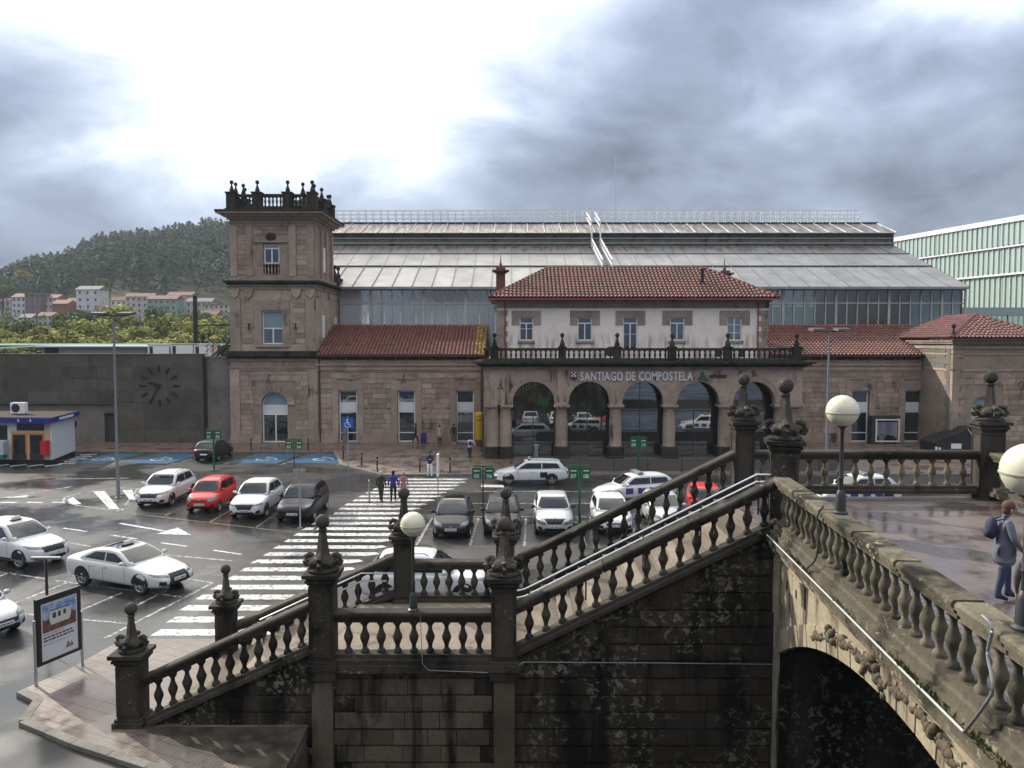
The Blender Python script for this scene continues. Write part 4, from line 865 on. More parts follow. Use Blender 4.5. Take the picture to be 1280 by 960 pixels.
# ---------------------------------------------------------------- side wings (one builder, two places)
def wing(label, x0, x1, wins, lamps, pipes, seed, yellow=False):
    o = (x0, 69.0); t = thing('station_wing', label, 'building', (x0, 69, 0))
    m = MB(); wall_open(m, 0, x1 - x0, 0, 7.2, 0, .5, [(a - x0, b - x0, .14, 4.66) for a, b in wins]); m.build('front_wall', GRAN, t)
    courses(t, GRAN, x0 + .02, x1 - .02, .95, 6.2, 69, [(a - .35, b + .35, 0, 5.4) for a, b in wins], seed, o=o)
    prev = x0
    for a, b in wins + [(x1, None)]:
        blk('plinth', GRANTRIM, t, prev - x0 + .01, a - x0 - .05, -.12, .0, .1, .95); prev = (b or 0) + .05
    for a, b in wins:
        for p, q in ((a - .55, a), (b, b + .55)): blk('surround', GRANTRIM, t, p - x0, q - x0, -.05, .12, .95, 4.66)
        blk('lintel', GRANTRIM, t, a - .55 - x0, b + .55 - x0, -.06, .12, 4.66, 5.45)
        m = MB(); m.prism([(a - .2 - x0, -.08, 5.62), (b + .2 - x0, -.08, 5.62), ((a + b) / 2 + .3 - x0, -.08, 5.8), ((a + b) / 2 - x0, -.08, 6.1), ((a + b) / 2 - .3 - x0, -.08, 5.8)], (0, .1, 0)); m.build('carved_crest', GRANTRIM, t)
        for p in (a - .75, b + .75): m = MB(); m.ball((p - x0, -.05, 3.3), .2, 8, 6, (1, .4, 1.4)); m.build('carved_boss', GRANTRIM, t, True)
        window(t, a + .02, b - .02, .16, 4.64, 69.25, o, transom=2.78, mull=False, panel=(2.86, 3.62, OFFWH), bars=0)
        blk('low_rail', WFRAME, t, a - x0 + .08, b - x0 - .08, .26, .33, .92, 1.0)
        blk('top_panel', GL_WIN if (a < -9 and a > -12) or a > 33 else BLUEPANE, t, a - x0 + .08, b - x0 - .08, .30, .33, 3.62, 4.58)
    ledge(t, 'cornice', GRANTRIM, 0.42, x1 - x0 - .42, .42, 1.0, ((.47, 6.25, 6.4), (.55, 6.4, 6.5), (.50, 6.5, 6.8), (.62, 6.8, 6.95), (.54, 6.95, 7.3)))
    for k in range(int((x1 - x0) / 1.05)): blk('eave_bracket', CORTEN, t, .35 + k * 1.05, .50 + k * 1.05, -.42, .05, 7.32, 7.52)
    blk('gutter', CORTEN, t, 0, x1 - x0, -.64, -.48, 7.60, 7.76)
    v = Vector((0, 6.75, 2.6)); L_ = v.length
    m = MB(); m.prism([(0, -.55, 7.62), (0, 6.2, 10.22), (0, 13, 7.4), (0, 12.9, 7.2), (0, 0.3, 7.2)], (x1 - x0, 0, 0)); m.build('roof_base', CORTEN, t)
    cw = (0, int((x1 - x0) / .32) - 3) if yellow else None
    tile_plane(t, (0, -.62, 7.66), (1, 0, 0), v, x1 - x0, lambda x: (0, L_), cols=cw)
    if yellow: tile_plane(t, (0, -.62, 7.66), (1, 0, 0), v, x1 - x0, lambda x: (0, L_), LICHT, cols=(cw[1], 999))
    m = MB()
    for k in range(int((x1 - x0) / .4)): m.tube([(k * .4, 6.15, 10.36), (k * .4 + .42, 6.15, 10.34)], [.13, .11], 7)
    m.build('ridge_tiles', TILE, t, kind='stuff')
    for x in lamps: wall_lamp(t, x, 69, 5.3, o)
    for x in pipes:
        MB().tube([(x - x0, -.12, 7.6), (x - x0, -.12, .2)], .07, 8).build('drain_pipe', CORTEN, t, True)
    dark_room(t, x0 + .1, x1 - .1, 69.5, 73, .12, 6.9, o, ROOM)
    return t
wing('long granite station wing with mossy tile roof between tower and arcade', -16.75, -2.3, [(-15.0, -13.4), (-9.9, -8.38), (-4.84, -3.28)], [-9.3], [-16.6, -2.62], 21, True)
wing('granite station wing with tile roof between arcade and end pavilion', 21.9, 37.4, [(29.4, 30.9), (34.0, 35.5)], [], [35.6], 22)

# ---------------------------------------------------------------- arcade block
ar = thing('station_arcade', 'arcaded station entrance block with red tile roof and name lettering', 'building', (-2.1, 59.7, 0)); o = (-2.1, 59.7)
AX = [(0.06, 3.18), (4.25, 7.31), (8.27, 11.33), (12.35, 15.50), (16.55, 19.70)]
m = MB(); wall_open(m, 0, 23.8, 4.1, 6.9, 0, .7, [(a - o[0], b - o[0], 4.0, 5.9, True) for a, b in AX])
m.box(0, .5, .7, 9.3, .0, 6.9); m.box(23.3, 23.8, .7, 9.3, 0, 6.9); m.build('arcade_wall', ARCST, ar)
for a, b in AX:
    c = (a + b) / 2 - o[0]; r = (b - a) / 2; sp = 5.9 - r
    for i in range(13):
        p0 = math.pi * i / 13; p1 = math.pi * (i + 1) / 13 - .012
        q = [(c + rr * math.cos(p), sp + rr * math.sin(p)) for p, rr in ((p0, r), (p1, r), (p1, r + .38), (p0, r + .38))]
        MB().prism([(x, -.035, z) for x, z in q], (0, .05, 0)).build('voussoir', GRANTRIM, ar)
COLM = MB().lathe([(.50, 0), (.52, .06), (.47, .14), (.475, .6), (.485, 1.2), (.475, 2.0), (.43, 2.75), (.46, 2.80), (.46, 2.86)], seg=18).mesh('column', GRANTRIM, True)
cxs = [-1.45, -.5, 3.72, 7.79, 11.84, 16.02, 20.2, 21.15]
for cx in cxs:
    x = cx - o[0]; put('column', COLM, ar, (x, .42, .98), (0, 0, rnd.random()))
    blk('column_plinth', MOSSY, ar, x - .62, x + .62, -.18, 1.0, .1, .98, .02)
    m = MB()
    for e, z0, z1 in ((.40, 3.84, 3.93), (.52, 3.93, 4.0), (.60, 4.0, 4.14)): m.box(x - e, x + e, .42 - e, .42 + e, z0, z1)
    m.build('capital', GRANTRIM, ar)
for i, (a, b) in enumerate(AX):           # glazed screens behind the arches
    X0_, X1_ = a - .45 - o[0], b + .45 - o[0]; fr = MB()
    fr.box(X0_, X1_, 1.50, 1.58, .12, .2); fr.box(X0_, X1_, 1.50, 1.58, 3.55, 3.63)
    for f in (0, .5, 1): x = X0_ + (X1_ - X0_) * f; fr.box(x - .03, x + .03, 1.49, 1.59, .2, 3.55)
    for f in (0, 1): x = X0_ + (X1_ - X0_) * f; fr.box(x - .03, x + .03, 1.49, 1.59, 3.63, 6.2)
    if i in (1, 2): fr.box((X0_ + X1_) / 2 - .025, (X0_ + X1_) / 2 + .025, 1.49, 1.59, 3.63, 6.2)
    fr.box(X0_, X1_, 1.48, 1.56, .98, 1.03)
    w = fr.build('glazed_screen', DARKM, ar)
    for q in range(2): blk('pane', GL_DARK, w, X0_ + (X1_ - X0_) * q / 2 + .03, X0_ + (X1_ - X0_) * (q + 1) / 2 - .03, 1.53, 1.545, .2, 3.55)
    blk('pane', GL_DARK, w, X0_ + .03, X1_ - .03, 1.53, 1.545, 3.63, 6.2)
m = MB()
for a, b in zip([-2.0] + [b + .45 for _, b in AX], [a - .45 for a, _ in AX] + [21.6]): m.box(a - o[0], b - o[0], 1.46, 1.66, .1, 6.5)
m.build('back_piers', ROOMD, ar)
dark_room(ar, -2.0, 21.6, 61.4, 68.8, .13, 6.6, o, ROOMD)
HALL = plain('hall_fittings', (.10, .22, .34), .4); HALL2 = plain('hall_counter', (.30, .28, .25), .5)
for x, w_, h_, mt in ((1.2, 1.6, 1.1, HALL2), (9.0, 1.8, 2.4, HALL), (10.4, .6, 1.9, OFFWH), (13.8, 2.2, 1.0, HALL2), (17.8, 1.2, 2.1, OFFWH)): blk('hall_counter', mt, ar, x - o[0], x + w_ - o[0], 4.2, 5.0, .13, h_)
ledge(ar, 'frieze', GRANTRIM, 0.1, 23.7, .1, 3, ((.14, 6.75, 6.9), (.2, 6.9, 7.0)))
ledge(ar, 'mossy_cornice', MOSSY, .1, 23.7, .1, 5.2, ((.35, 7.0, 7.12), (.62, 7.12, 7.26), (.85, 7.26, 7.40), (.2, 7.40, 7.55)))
PX = [-1.3, 3.75, 7.85, 11.95, 16.1, 21.25]
for x in PX: blk('pedestal', MOSSY, ar, x - .28 - o[0], x + .28 - o[0], -.2, .36, 7.55, 8.42); blk('pedestal_cap', MOSSY, ar, x - .34 - o[0], x + .34 - o[0], -.26, .42, 8.42, 8.5); small_finial(ar, x - o[0], .08, 8.5, .85)
blk('parapet_rail', MOSSY, ar, 0, 23.8, -.09, .25, 8.2, 8.4)
for x0_, x1_ in zip(PX, PX[1:]):
    n = int((x1_ - x0_ - .6) / .36)
    for k in range(n): put('baluster', SB, ar, (x0_ + .3 + (x1_ - x0_ - .6) * (k + .5) / n - o[0], .08, 7.55), (0, 0, 0), (.95, .95, .65))
for k in range(6): put('side_baluster', SB, ar, (.1, .8 + k * .7, 7.55), (0, 0, 0), (.95, .95, .65))
blk('side_rail', MOSSY, ar, -.05, .25, .4, 5, 8.2, 8.4); blk('side_rail', MOSSY, ar, 23.5, 23.8, .4, 5, 8.2, 8.4)
m = MB(); m.box(0, 23.8, .0, 5.2, 7.3, 7.5); m.build('terrace', plain('terrace_floor', (.24, .10, .085), .6, var=.3), ar)
m = MB(); r5 = random.Random(2)              # plants and moss on the cornice
for k in range(1500):
    x = r5.uniform(.1, 11.5) if r5.random() < .75 else r5.uniform(.1, 23.6); y = r5.uniform(-.75, -.12); z = 7.40 if y < -.12 else 7.55; s = r5.uniform(.05, .16); a = r5.uniform(0, 6.3)
    m.poly([(x - s * math.cos(a), y - s * math.sin(a) * .5, z - .01), (x + s * math.cos(a), y + s * math.sin(a) * .5, z - .01), (x + r5.uniform(-.06, .06), y, z + r5.uniform(.06, .24))])
m.build('ledge_plants', plain('ledge_moss', (.03, .045, .016), .9, var=.4), ar, kind='stuff')
for x in (2.4, 4.6, 7.1, 10.0, 13.5, 16.6, 18.1, 20.4):    # dark water runs keep to the stone joints
    pass
wall_lamp(ar, -.85, 59.7, 5.35, o)
MB().tube([(-.1, -.12, 7.0), (-.1, -.12, .2)], .05, 8).build('drain_pipe', DARKM, ar, True)
# lettering: every letter a piece of its own
LET = plain('sign_letter', (.70, .71, .74), .35, .1)
word = 'SANTIAGO DE COMPOSTELA'; xs = 0.0; items = []
for ch in word:
    if ch == ' ': xs += .30; continue
    me = text_mesh(ch, .92, LET, .035, .012, 'LEFT'); a = [v.co.x for v in me.vertices]; mn, mx = min(a), max(a)
    items.append((me, xs - mn)); xs += mx - mn + .085
sc = 8.45 / xs
for me, x in items: put('letter', me, ar, (5.1 - o[0] + x * sc, -.07, 5.99), (R(90), 0, 0), (sc, 1.0, 1))
m = MB(); m.prism([(4.35 - o[0], -.09, 6.65), (4.35 - o[0], -.09, 6.1), (4.6 - o[0], -.09, 5.95), (4.85 - o[0], -.09, 6.1), (4.85 - o[0], -.09, 6.65)], (0, .08, 0)); b_ = m.build('emblem', plain('emblem_dark', (.05, .022, .018), .5), ar)
for dx, dz in ((-.14, .52), (.14, .52), (-.12, .28), (.12, .28), (0, .4)): blk('emblem_mark', LET, b_, 4.6 + dx - .07 - o[0], 4.6 + dx + .07 - o[0], -.105, -.09, 5.98 + dz, 6.1 + dz)
m = MB(); m.prism([(13.85 - o[0], -.1, 6.0), (14.65 - o[0], -.1, 6.0), (14.2 - o[0], -.1, 6.72)], (0, .06, 0)); m.build('green_triangle', GREENP, ar)
m = MB(); m.prism([(14.7 - o[0], -.09, 6.2), (16.0 - o[0], -.09, 6.2), (16.05 - o[0], -.09, 6.42), (15.2 - o[0], -.09, 6.40), (15.12 - o[0], -.09, 6.66), (15.02 - o[0], -.09, 6.38), (14.7 - o[0], -.09, 6.38)], (0, .06, 0)); m.build('dark_wordmark', plain('dark_brown_sign', (.03, .018, .014), .6), ar)
# upper storey
UY = 64.5; dy = UY - o[1]
UW = [(.60, 1.72, 8.95, 10.85), (5.28, 6.44, 8.95, 10.85), (8.94, 10.1, 8.1, 10.85), (12.7, 13.88, 8.95, 10.85), (17.3, 18.5, 8.95, 10.85)]
m = MB(); wall_open(m, -1.16 - o[0], 20.6 - o[0], 7.4, 11.55, dy, .4, [(a - o[0], b - o[0], c, d) for a, b, c, d in UW])
m.box(-1.16 - o[0], -.76 - o[0], dy + .4, dy + 8.4, 7.4, 11.55); m.box(20.2 - o[0], 20.6 - o[0], dy + .4, dy + 8.4, 7.4, 11.55); m.build('upper_wall', PLAST, ar)
for i, (a, b, c, d) in enumerate(UW):
    blk('lintel', GRANTRIM, ar, a - .62 - o[0], b + .62 - o[0], dy - .05, dy + .05, 10.85, 11.35)
    for p, q in ((a - .62, a), (b, b + .62)): blk('surround', GRANTRIM, ar, p - o[0], q - o[0], dy - .045, dy + .05, 10.2, 10.85)
    if c > 8.5: blk('sill', GRANTRIM, ar, a - .12 - o[0], b + .12 - o[0], dy - .12, dy + .1, 8.75, 8.95)
    window(ar, a, b, c, d, UY + .12, o, transom=d - .5 if i != 4 else None, bars=2 if i == 4 else (1 if i in (0, 2) else 0), glassm=GL_WIN if i == 4 else None, thick=.09)
for k in range(9):
    for xa, xb in ((-1.18, -.62 if k % 2 else -.35), (20.06 if k % 2 else 19.8, 20.62)): blk('quoin', GRANTRIM, ar, xa - o[0], xb - o[0], dy - .05, dy + .05, 7.6 + k * .42, 7.6 + k * .42 + .41)
for x, mt in ((-.55, PINKBR), (19.75, PINKBR)):
    MB().tube([(x - o[0], dy - .12, 12.1), (x - o[0], dy - .12, 7.6)], .055, 8).build('drain_pipe', mt, ar, True)
ledge(ar, 'eave_cornice', GRANTRIM, -1.16 - o[0] + .1, 20.6 - o[0] - .1, dy + .1, dy + 8.3, ((.14, 11.55, 11.7), (.22, 11.7, 11.82), (.16, 11.82, 12.05), (.35, 12.05, 12.18)))
dark_room(ar, -.7, 20.1, UY + .4, UY + 4, 7.5, 11.5, o, ROOM)
for a, b, c, d in UW: blk('curtain', OFFWH if d < 99 else OFFWH, ar, a - o[0] + .1, (a + b) / 2 - o[0] - .05, dy + .5, dy + .52, c, d)
# hipped roof
ex0, ex1, ey0, ey1, ez = -1.85 - o[0], 21.25 - o[0], dy - .7, dy + 9.1, 12.3; rz_ = 15.05; rx0, rx1, ry = ex0 + 4.9, ex1 - 4.9, (ey0 + ey1) / 2
m = MB(); E_ = [(ex0, ey0, ez), (ex1, ey0, ez), (ex1, ey1, ez), (ex0, ey1, ez)]; r0, r1 = (rx0, ry, rz_), (rx1, ry, rz_)
for p in ([E_[0], E_[1], r1, r0], [E_[1], E_[2], r1], [E_[2], E_[3], r0, r1], [E_[3], E_[0], r0], E_[::-1]): m.poly(p)
m.build('roof_base', CORTEN, ar)
v = Vector((0, ry - ey0, rz_ - ez)); Ls = v.length; W_ = ex1 - ex0
tile_plane(ar, (ex0, ey0 - .04, ez + .02), (1, 0, 0), v, W_, lambda x: (0, Ls * min(1, x / 4.9, (W_ - x) / 4.9)))
v2 = Vector((4.9, 0, rz_ - ez)); D_ = ey1 - ey0
tile_plane(ar, (ex0 - .04, ey1, ez + .02), (0, -1, 0), v2, D_, lambda x: (0, v2.length * min(1, x / (D_ / 2), (D_ - x) / (D_ / 2))))
v3 = Vector((-4.9, 0, rz_ - ez)); tile_plane(ar, (ex1 + .04, ey0, ez + .02), (0, 1, 0), v3, D_, lambda x: (0, v3.length * min(1, x / (D_ / 2), (D_ - x) / (D_ / 2))))
for a, b in ((E_[0], r0), (E_[1], r1), (r0, r1)):
    a, b = Vector(a), Vector(b); n = int((b - a).length / .4); m = MB()
    for k in range(n): m.tube([a + (b - a) * (k / n) + Vector((0, 0, .13)), a + (b - a) * ((k + 1.08) / n) + Vector((0, 0, .10))], [.14, .11], 7)
    m.build('ridge_tiles', TILE, ar, kind='stuff')
blk('gutter', PINKBR, ar, ex0, ex1, ey0 - .2, ey0 - .06, ez - .12, ez + .02)
for x, y in ((ex0 + .15, ey0 + .15), (ex1 - .15, ey0 + .15)): small_finial(ar, x, y, ez + .05, .55)
for x, y in ((-.95, 67.5), (18.6, 70.5)):
    m = MB(); X, Y = x - o[0], y - o[1]
    m.box(X - .38, X + .38, Y - .38, Y + .38, 12.6, 14.6); m.box(X - .46, X + .46, Y - .46, Y + .46, 13.0, 13.1); m.box(X - .52, X + .52, Y - .52, Y + .52, 14.6, 14.72); m.box(X - .7, X + .7, Y - .7, Y + .7, 14.72, 14.84)
    m.box(X - .4, X + .4, Y - .4, Y + .4, 14.84, 15.05); m.lathe([(.15, 15.05), (.12, 15.3), (.05, 15.6), (.02, 16.1)], (X, Y, 0), 8); m.build('chimney', plain('chimney_red', (.13, .05, .045), .8) if 'chimney_red' not in MATS else MATS['chimney_red'], ar)
m = MB(); X, Y = 15.6 - o[0], 66.0 - o[1]; m.lathe([(.16, 13.0), (.16, 14.7), (.24, 14.72), (.24, 14.82), (.1, 14.95)], (X, Y, 0), 10); m.build('flue', BLACK, ar, True)
# air conditioner and low railing boxes on the terrace
def ac_unit(label, x, y, z, s=1.0, rz=0):
    t = thing('air_conditioner', label, 'air conditioner', (x, y, z), rz)
    MB().box(-.45 * s, .45 * s, -.18 * s, .18 * s, 0.05, .72 * s).build('casing', WHITE, t)
    MB().lathe([(.27 * s, -.012), (.27 * s, 0)], (-.12 * s, -.18 * s, .38 * s), 20, axis='y').build('fan_grille', DARKM, t)
    MB().box(-.4 * s, -.3 * s, -.15 * s, .15 * s, 0, .05).box(.3 * s, .4 * s, -.15 * s, .15 * s, 0, .05).build('feet', BLACK, t)
    return t
ac_unit('air conditioner on the terrace below the plaster wall', 8.0, 63.9, 7.52, 1.5)
ac_unit('wide air conditioner on the terrace behind the parapet, right of the balcony door', 16.6, 63.9, 7.52, 1.1); ac_unit('smaller air conditioner beside another at the right of the terrace', 18.4, 63.9, 7.52, 1.0)

# ---------------------------------------------------------------- end pavilion
pv = thing('station_pavilion', 'granite end pavilion with hipped tile roof at the right of the station', 'building', (35.3, 64, 0)); o = (35.3, 64.0)
m = MB(); wall_open(m, 0, 7.4, 0, 9.0, 0, .5, [(1.6, 3.4, .14, 4.5, True)]); m.box(0, .5, .5, 9, 0, 9.0); m.box(6.9, 7.4, .5, 9, 0, 9.0); m.build('wall', GRAN, pv)
courses(pv, GRAN, 35.9, 42.1, .9, 6.3, 64, [(36.5, 39.1, 0, 5.0)], 31, o=o)
for k in range(14): blk('quoin', GRANTRIM, pv, -.06, .55 if k % 2 else .8, -.06, .3, 1 + k * .55, 1.54 + k * .55); blk('side_quoin', CONCL, pv, -.08, .02, .32, 1.1 if k % 2 else .8, 1 + k * .55, 1.54 + k * .55)
for k in range(10):
    for zz in range(5): blk('side_block', CONCL, pv, -.05, .02, 1.15 + k * .75, 1.88 + k * .75, 6.6 + zz * .47, 7.05 + zz * .47)
ledge(pv, 'string_course', GRANTRIM, .3, 7.1, .3, 4, ((.36, 6.5, 6.7),)); ledge(pv, 'cornice', GRANTRIM, .3, 7.1, .3, 8.5, ((.36, 7.8, 7.95), (.42, 8.3, 8.5), (.52, 8.7, 8.86), (.62, 8.86, 9.0)))
window(pv, 36.9, 38.7, .14, 4.48, 64.25, o, arch=True, transom=2.6, panel=(2.7, 3.55, OFFWH), name='doorway')
ez = 9.1; ex0, ex1, ey0, ey1 = -.5, 7.9, -.6, 10; rx = 3.7; ry0, ry1 = 3.4, 8.2; rz_ = 11.0
m = MB(); E_ = [(ex0, ey0, ez), (ex1, ey0, ez), (ex1, ey1, ez), (ex0, ey1, ez)]; r0, r1 = (rx, ry0, rz_), (rx, ry1, rz_)
for p in ([E_[0], E_[1], r0], [E_[1], E_[2], r1, r0], [E_[2], E_[3], r1], [E_[3], E_[0], r0, r1], E_[::-1]): m.poly(p)
m.build('roof_base', CORTEN, pv)
vf = Vector((0, ry0 - ey0, rz_ - ez)); tile_plane(pv, (ex0, ey0 - .04, ez + .02), (1, 0, 0), vf, 8.4, lambda x: (0, vf.length * min(1, x / 4.2, (8.4 - x) / 4.2)))
vl = Vector((rx - ex0, 0, rz_ - ez)); D_ = ey1 - ey0; tile_plane(pv, (ex0 - .04, ey1, ez + .02), (0, -1, 0), vl, D_, lambda x: (0, vl.length * min(1, x / 1.8, (D_ - x) / 4.0)))
for a, b in ((E_[0], r0), (E_[1], r0), (r0, r1)):
    a, b = Vector(a), Vector(b); n = int((b - a).length / .4); m = MB()
    for k in range(n): m.tube([a + (b - a) * (k / n) + Vector((0, 0, .12)), a + (b - a) * ((k + 1.08) / n) + Vector((0, 0, .10))], [.14, .11], 7)
    m.build('ridge_tiles', TILE, pv, kind='stuff')
small_finial(pv, -.1, -.1, 9.2, .9, MOSSY); blk('gutter', CORTEN, pv, ex0, ex1, ey0 - .18, ey0 - .05, ez - .12, ez + .02)
dark_room(pv, 35.8, 42.1, 64.5, 68, .12, 8.9, o, ROOM)
wall_lamp(pv, 40.6, 64, 5.0, o)

# ================================================================== train shed
sh = thing('train_shed', 'long glazed train shed with zinc roof and raised louvred lantern', 'train shed', (-25, 78, 0)); o = (-25.0, 78.0); XL, XR = -25.0, 44.0; LW = XR - XL
slope = Vector((0, 15.3, 5.6)); sl = slope.length; ang = math.atan2(5.6, 15.3)
SEAM = plain('roof_seam', (.16, .15, .15), .5); npan = 36; pw = LW / npan
PM1 = MB().box(-pw / 2 + .03, pw / 2 - .03, 0, 1, -.03, .03).mesh('roof_panel', ZINC); RIBM = MB().box(-.035, .035, 0, 1, -.06, .07).mesh('seam_rib', SEAM)
for side in (1, -1):
    for k in range(npan):
        x = (k + .5) * pw
        for a, b in ((0, 7.4), (7.5, 12.6), (12.7, sl)):
            if side == 1: put('roof_panel', PM1, sh, (x, slope.y * a / sl - .5, 14.1 + slope.z * a / sl + (0.0 if a == 0 else .06)), (ang, 0, 0), (1, b - a, 1))
            elif a == 0: put('rear_roof_panel', PM1, sh, (x, 40.0, 14.1), (ang, 0, math.pi), (1, sl, 1))
for k in range(npan + 1):
    put('seam_rib', RIBM, sh, (k * pw, -.5, 14.14), (ang, 0, 0), (1, sl, 1))
blk('eave_gutter', GREYM, sh, 0, LW, -.75, -.45, 13.9, 14.12)
for a in (7.45, 12.65): blk('roof_flashing', DARKM, sh, 0, LW, slope.y * a / sl - .62, slope.y * a / sl - .44, 14.14 + slope.z * a / sl, 14.24 + slope.z * a / sl)
# lantern
ly0, ly1 = 15.0, 24.5
for z0, z1, mt, e in ((19.5, 20.1, SHEDDARK, 0), (20.1, 20.2, SHEDSTEEL, .12), (20.2, 20.65, SHEDDARK, 0), (20.65, 20.75, SHEDSTEEL, .12), (20.75, 21.2, SHEDDARK, 0), (21.2, 21.32, SHEDSTEEL, .2)): blk('louvre_band', mt, sh, 0, LW, ly0 - e, ly1 + e, z0, z1)
m = MB(); m.prism([(-.2, ly0 - .6, 21.25), (-.2, 19.75, 23.1), (-.2, ly1 + .6, 21.25)], (LW + .4, 0, 0)); m.build('lantern_roof', ZINC, sh)
for k in range(npan + 1): m = MB(); m.tube([(k * pw, ly0 - .62, 21.3), (k * pw, 19.7, 23.14)], .05, 4); m.build('lantern_rib', WFRAME, sh)
blk('ridge_cap', DARKM, sh, -.2, LW + .2, 19.45, 20.05, 23.06, 23.2)
# ridge walkway railing
m0 = MB().box(-.045, .045, -.045, .045, 0, 1.5).mesh('railing_post', WHITE)
for k in range(74):
    for y in (19.3, 20.2): put('railing_post', m0, sh, (1 + k * (LW - 3) / 73, y, 23.1))
for z in (23.65, 24.1, 24.58):
    for y in (19.3, 20.2): blk('railing_bar', WHITE, sh, 1, LW - 2, y - .035, y + .035, z - .035, z + .035)
# stair ladder up the slope
for dx in (0, 1.0):
    for dz in (.5, 1.1):
        m = MB(); X = 34.3 + dx - .0; m.tube([(X, -.4 + 5, 14.3 + 1.83 + dz), (X - .2, 14.0, 19.45 + dz), (X - .25, 14.25, 21.5 + dz), (X - .35, 19.2, 23.2 + dz)], .085, 5); m.build('ladder_rail', WHITE, sh)
    for k in range(12): m = MB(); f = k / 11; m.tube([(34.3 + dx - .2 * f, 4.6 + 10.4 * f, 15.9 + 3.8 * f), (34.3 + dx - .2 * f, 4.6 + 10.4 * f, 17.15 + 3.7 * f)], .06, 4); m.build('ladder_post', WHITE, sh)
for k in range(24): f = k / 23; blk('ladder_rung', GREYM, sh, 34.3 - .2 * f, 35.3 - .2 * f, 4.6 + 10.4 * f - .08, 4.6 + 10.4 * f + .08, 16.02 + 3.8 * f, 16.08 + 3.8 * f)
# glazed front wall, steel posts, trusses behind
blk('end_pier', plain('pale_grey_panel', (.36, .38, .40), .6), sh, 8.2, 10.1, .2, .8, 7, 13.9)
r6 = random.Random(4); POST = MB().box(-.055, .055, -.08, .08, 0, 1).mesh('mullion', SHEDSTEEL)
x = 10.2
while x < LW - .3:
    big = (int((x - 10.2) / 1.03) % 5 == 0)
    put('mullion', POST, sh, (x, .25, 7.4), (0, 0, 0), (2.2 if big else 1, 1.4, 6.5))
    x2 = x + 1.03; right = x > 27; milky = not right or 54 < x < 63
    for z0, z1 in ((7.4, 12.55), (12.62, 13.85)):
        blk('pane', GL_MILK if 54 < x < 63 else (GL_CLEAR if x < 27.5 else GL_SHED), sh, x + .06, min(x2, LW) - .06, .24, .255, z0, z1)
    x = x2
CREAM = plain('cream_panel', (.92, .87, .66), .8)
for k in range(11): blk('backlight_blind', CREAM, sh, 11.0 + k * 1.55, 11.0 + k * 1.55 + 1.5, .40, .44, 7.4, 12.45)  # row of blinds added; their cream stands in for backlit glass
for z in (7.4, 12.58, 13.87): blk('transom', SHEDSTEEL, sh, 8.2, LW, .12, .36, z - .06, z + .06)
for k in range(13):
    X = 10 + k * 4.9; m = MB(); m.tube([(X, 1.2, 7), (X, 1.2, 14.0)], .16, 6); m.tube([(X, 1.2, 12.6), (X, 14, 18.5), (X, 26, 18.5), (X, 38, 13)], .10, 5); m.tube([(X, 1.2, 13.9), (X, 20, 13.9), (X, 38, 13.9)], .06, 5)
    for j in range(6): m.tube([(X, 3 + j * 3, 13.9), (X, 4.5 + j * 3, 14.2 + j * .8)], .05, 4)
    m.build('roof_truss', SHEDSTEEL, sh)
m = MB()
for k in range(33):
    X = 10.2 + k * 1.8
    m.tube([(X, 1.0, 12.7), (X + .9, 1.0, 13.8), (X + 1.8, 1.0, 12.7)], .035, 4)
m.build('lattice_girder', SHEDSTEEL, sh)
x = 4
while x < LW:
    blk('rear_pane', GL_CREAM if x < 38 else GL_DARK, sh, x, x + 1.9, 38.5, 38.52, 3, 13.8); x += 2
blk('platform_wall', CONCL, sh, 0, LW, 38.6, 39, 0, 6)
# gable end
gp = [(-.3, 13.9), (15.0, 19.45), (24.5, 19.45), (40, 13.9)]
m = MB(); m.prism([(LW - .05, y, z) for y, z in gp], (.04, 0, 0)); m.build('gable_pane', GL_SHED, sh)
for k in range(14): m = MB(); y = -.1 + k * 3.0; z = min(13.95 + max(0, (y + .3)) * .3627, 19.4, 19.45 - (y - 24.5) * .358 if y > 24.5 else 99); m.box(LW - .1, LW + .06, y - .06, y + .06, 0, z); m.build('gable_mullion', SHEDSTEEL, sh)
blk('gable_wall_pane', GL_SHED, sh, LW - .05, LW - .03, .4, 39, 6, 13.85)
MB().tube([(37.5, 19.7, 23.0), (37.5, 19.7, 31.0)], .04, 5).build('lightning_mast', STEEL, sh)

# ================================================================== glass gallery on the right
gg = thing('glass_gallery', 'tall green glass gallery with white floor bands beside the train shed', 'building', (60.8, 95, 0)); d_ = Vector((-.243, .97, 0)); nn = Vector((-.97, -.243, 0))
def GP(s, off, z): return d_ * s + nn * off + Vector((0, 0, z))
def gbox(name, mat, s0, s1, o0, o1, z0, z1, par=gg):
    m = MB(); m.hexa([GP(s0, o0, z0), GP(s1, o0, z0), GP(s1, o1, z0), GP(s0, o1, z0)], [GP(s0, o0, z1), GP(s1, o0, z1), GP(s1, o1, z1), GP(s0, o1, z1)]); return m.build(name, mat, par)
GGL = glass('pale_green_glazing', (.70, .84, .77), .12, .80, False, .85); GGW = plain('white_fascia', (.82, .83, .83), .5); GGF = plain('glass_fin_green', (.58, .70, .64), .4)
bands = [(0, 3.6), (3.6, 8.2), (8.2, 12.6), (12.8, 16.8), (17.05, 20.1), (20.35, 23.0)]
for i, (z0, z1) in enumerate(bands):
    off = (0, 0, 0, .4, .7, 1.0)[i]
    for k in range(16): gbox('pane', GGL, -14 + k * 3.4 + .03, -14 + (k + 1) * 3.4 - .03, off, off + .03, z0, z1)
    if i >= 2:
        for k in range(70): gbox("glass_fin", GGF, -13.8 + k * .78, -13.73 + k * .78, off + .03, off + .16, z0, z1)
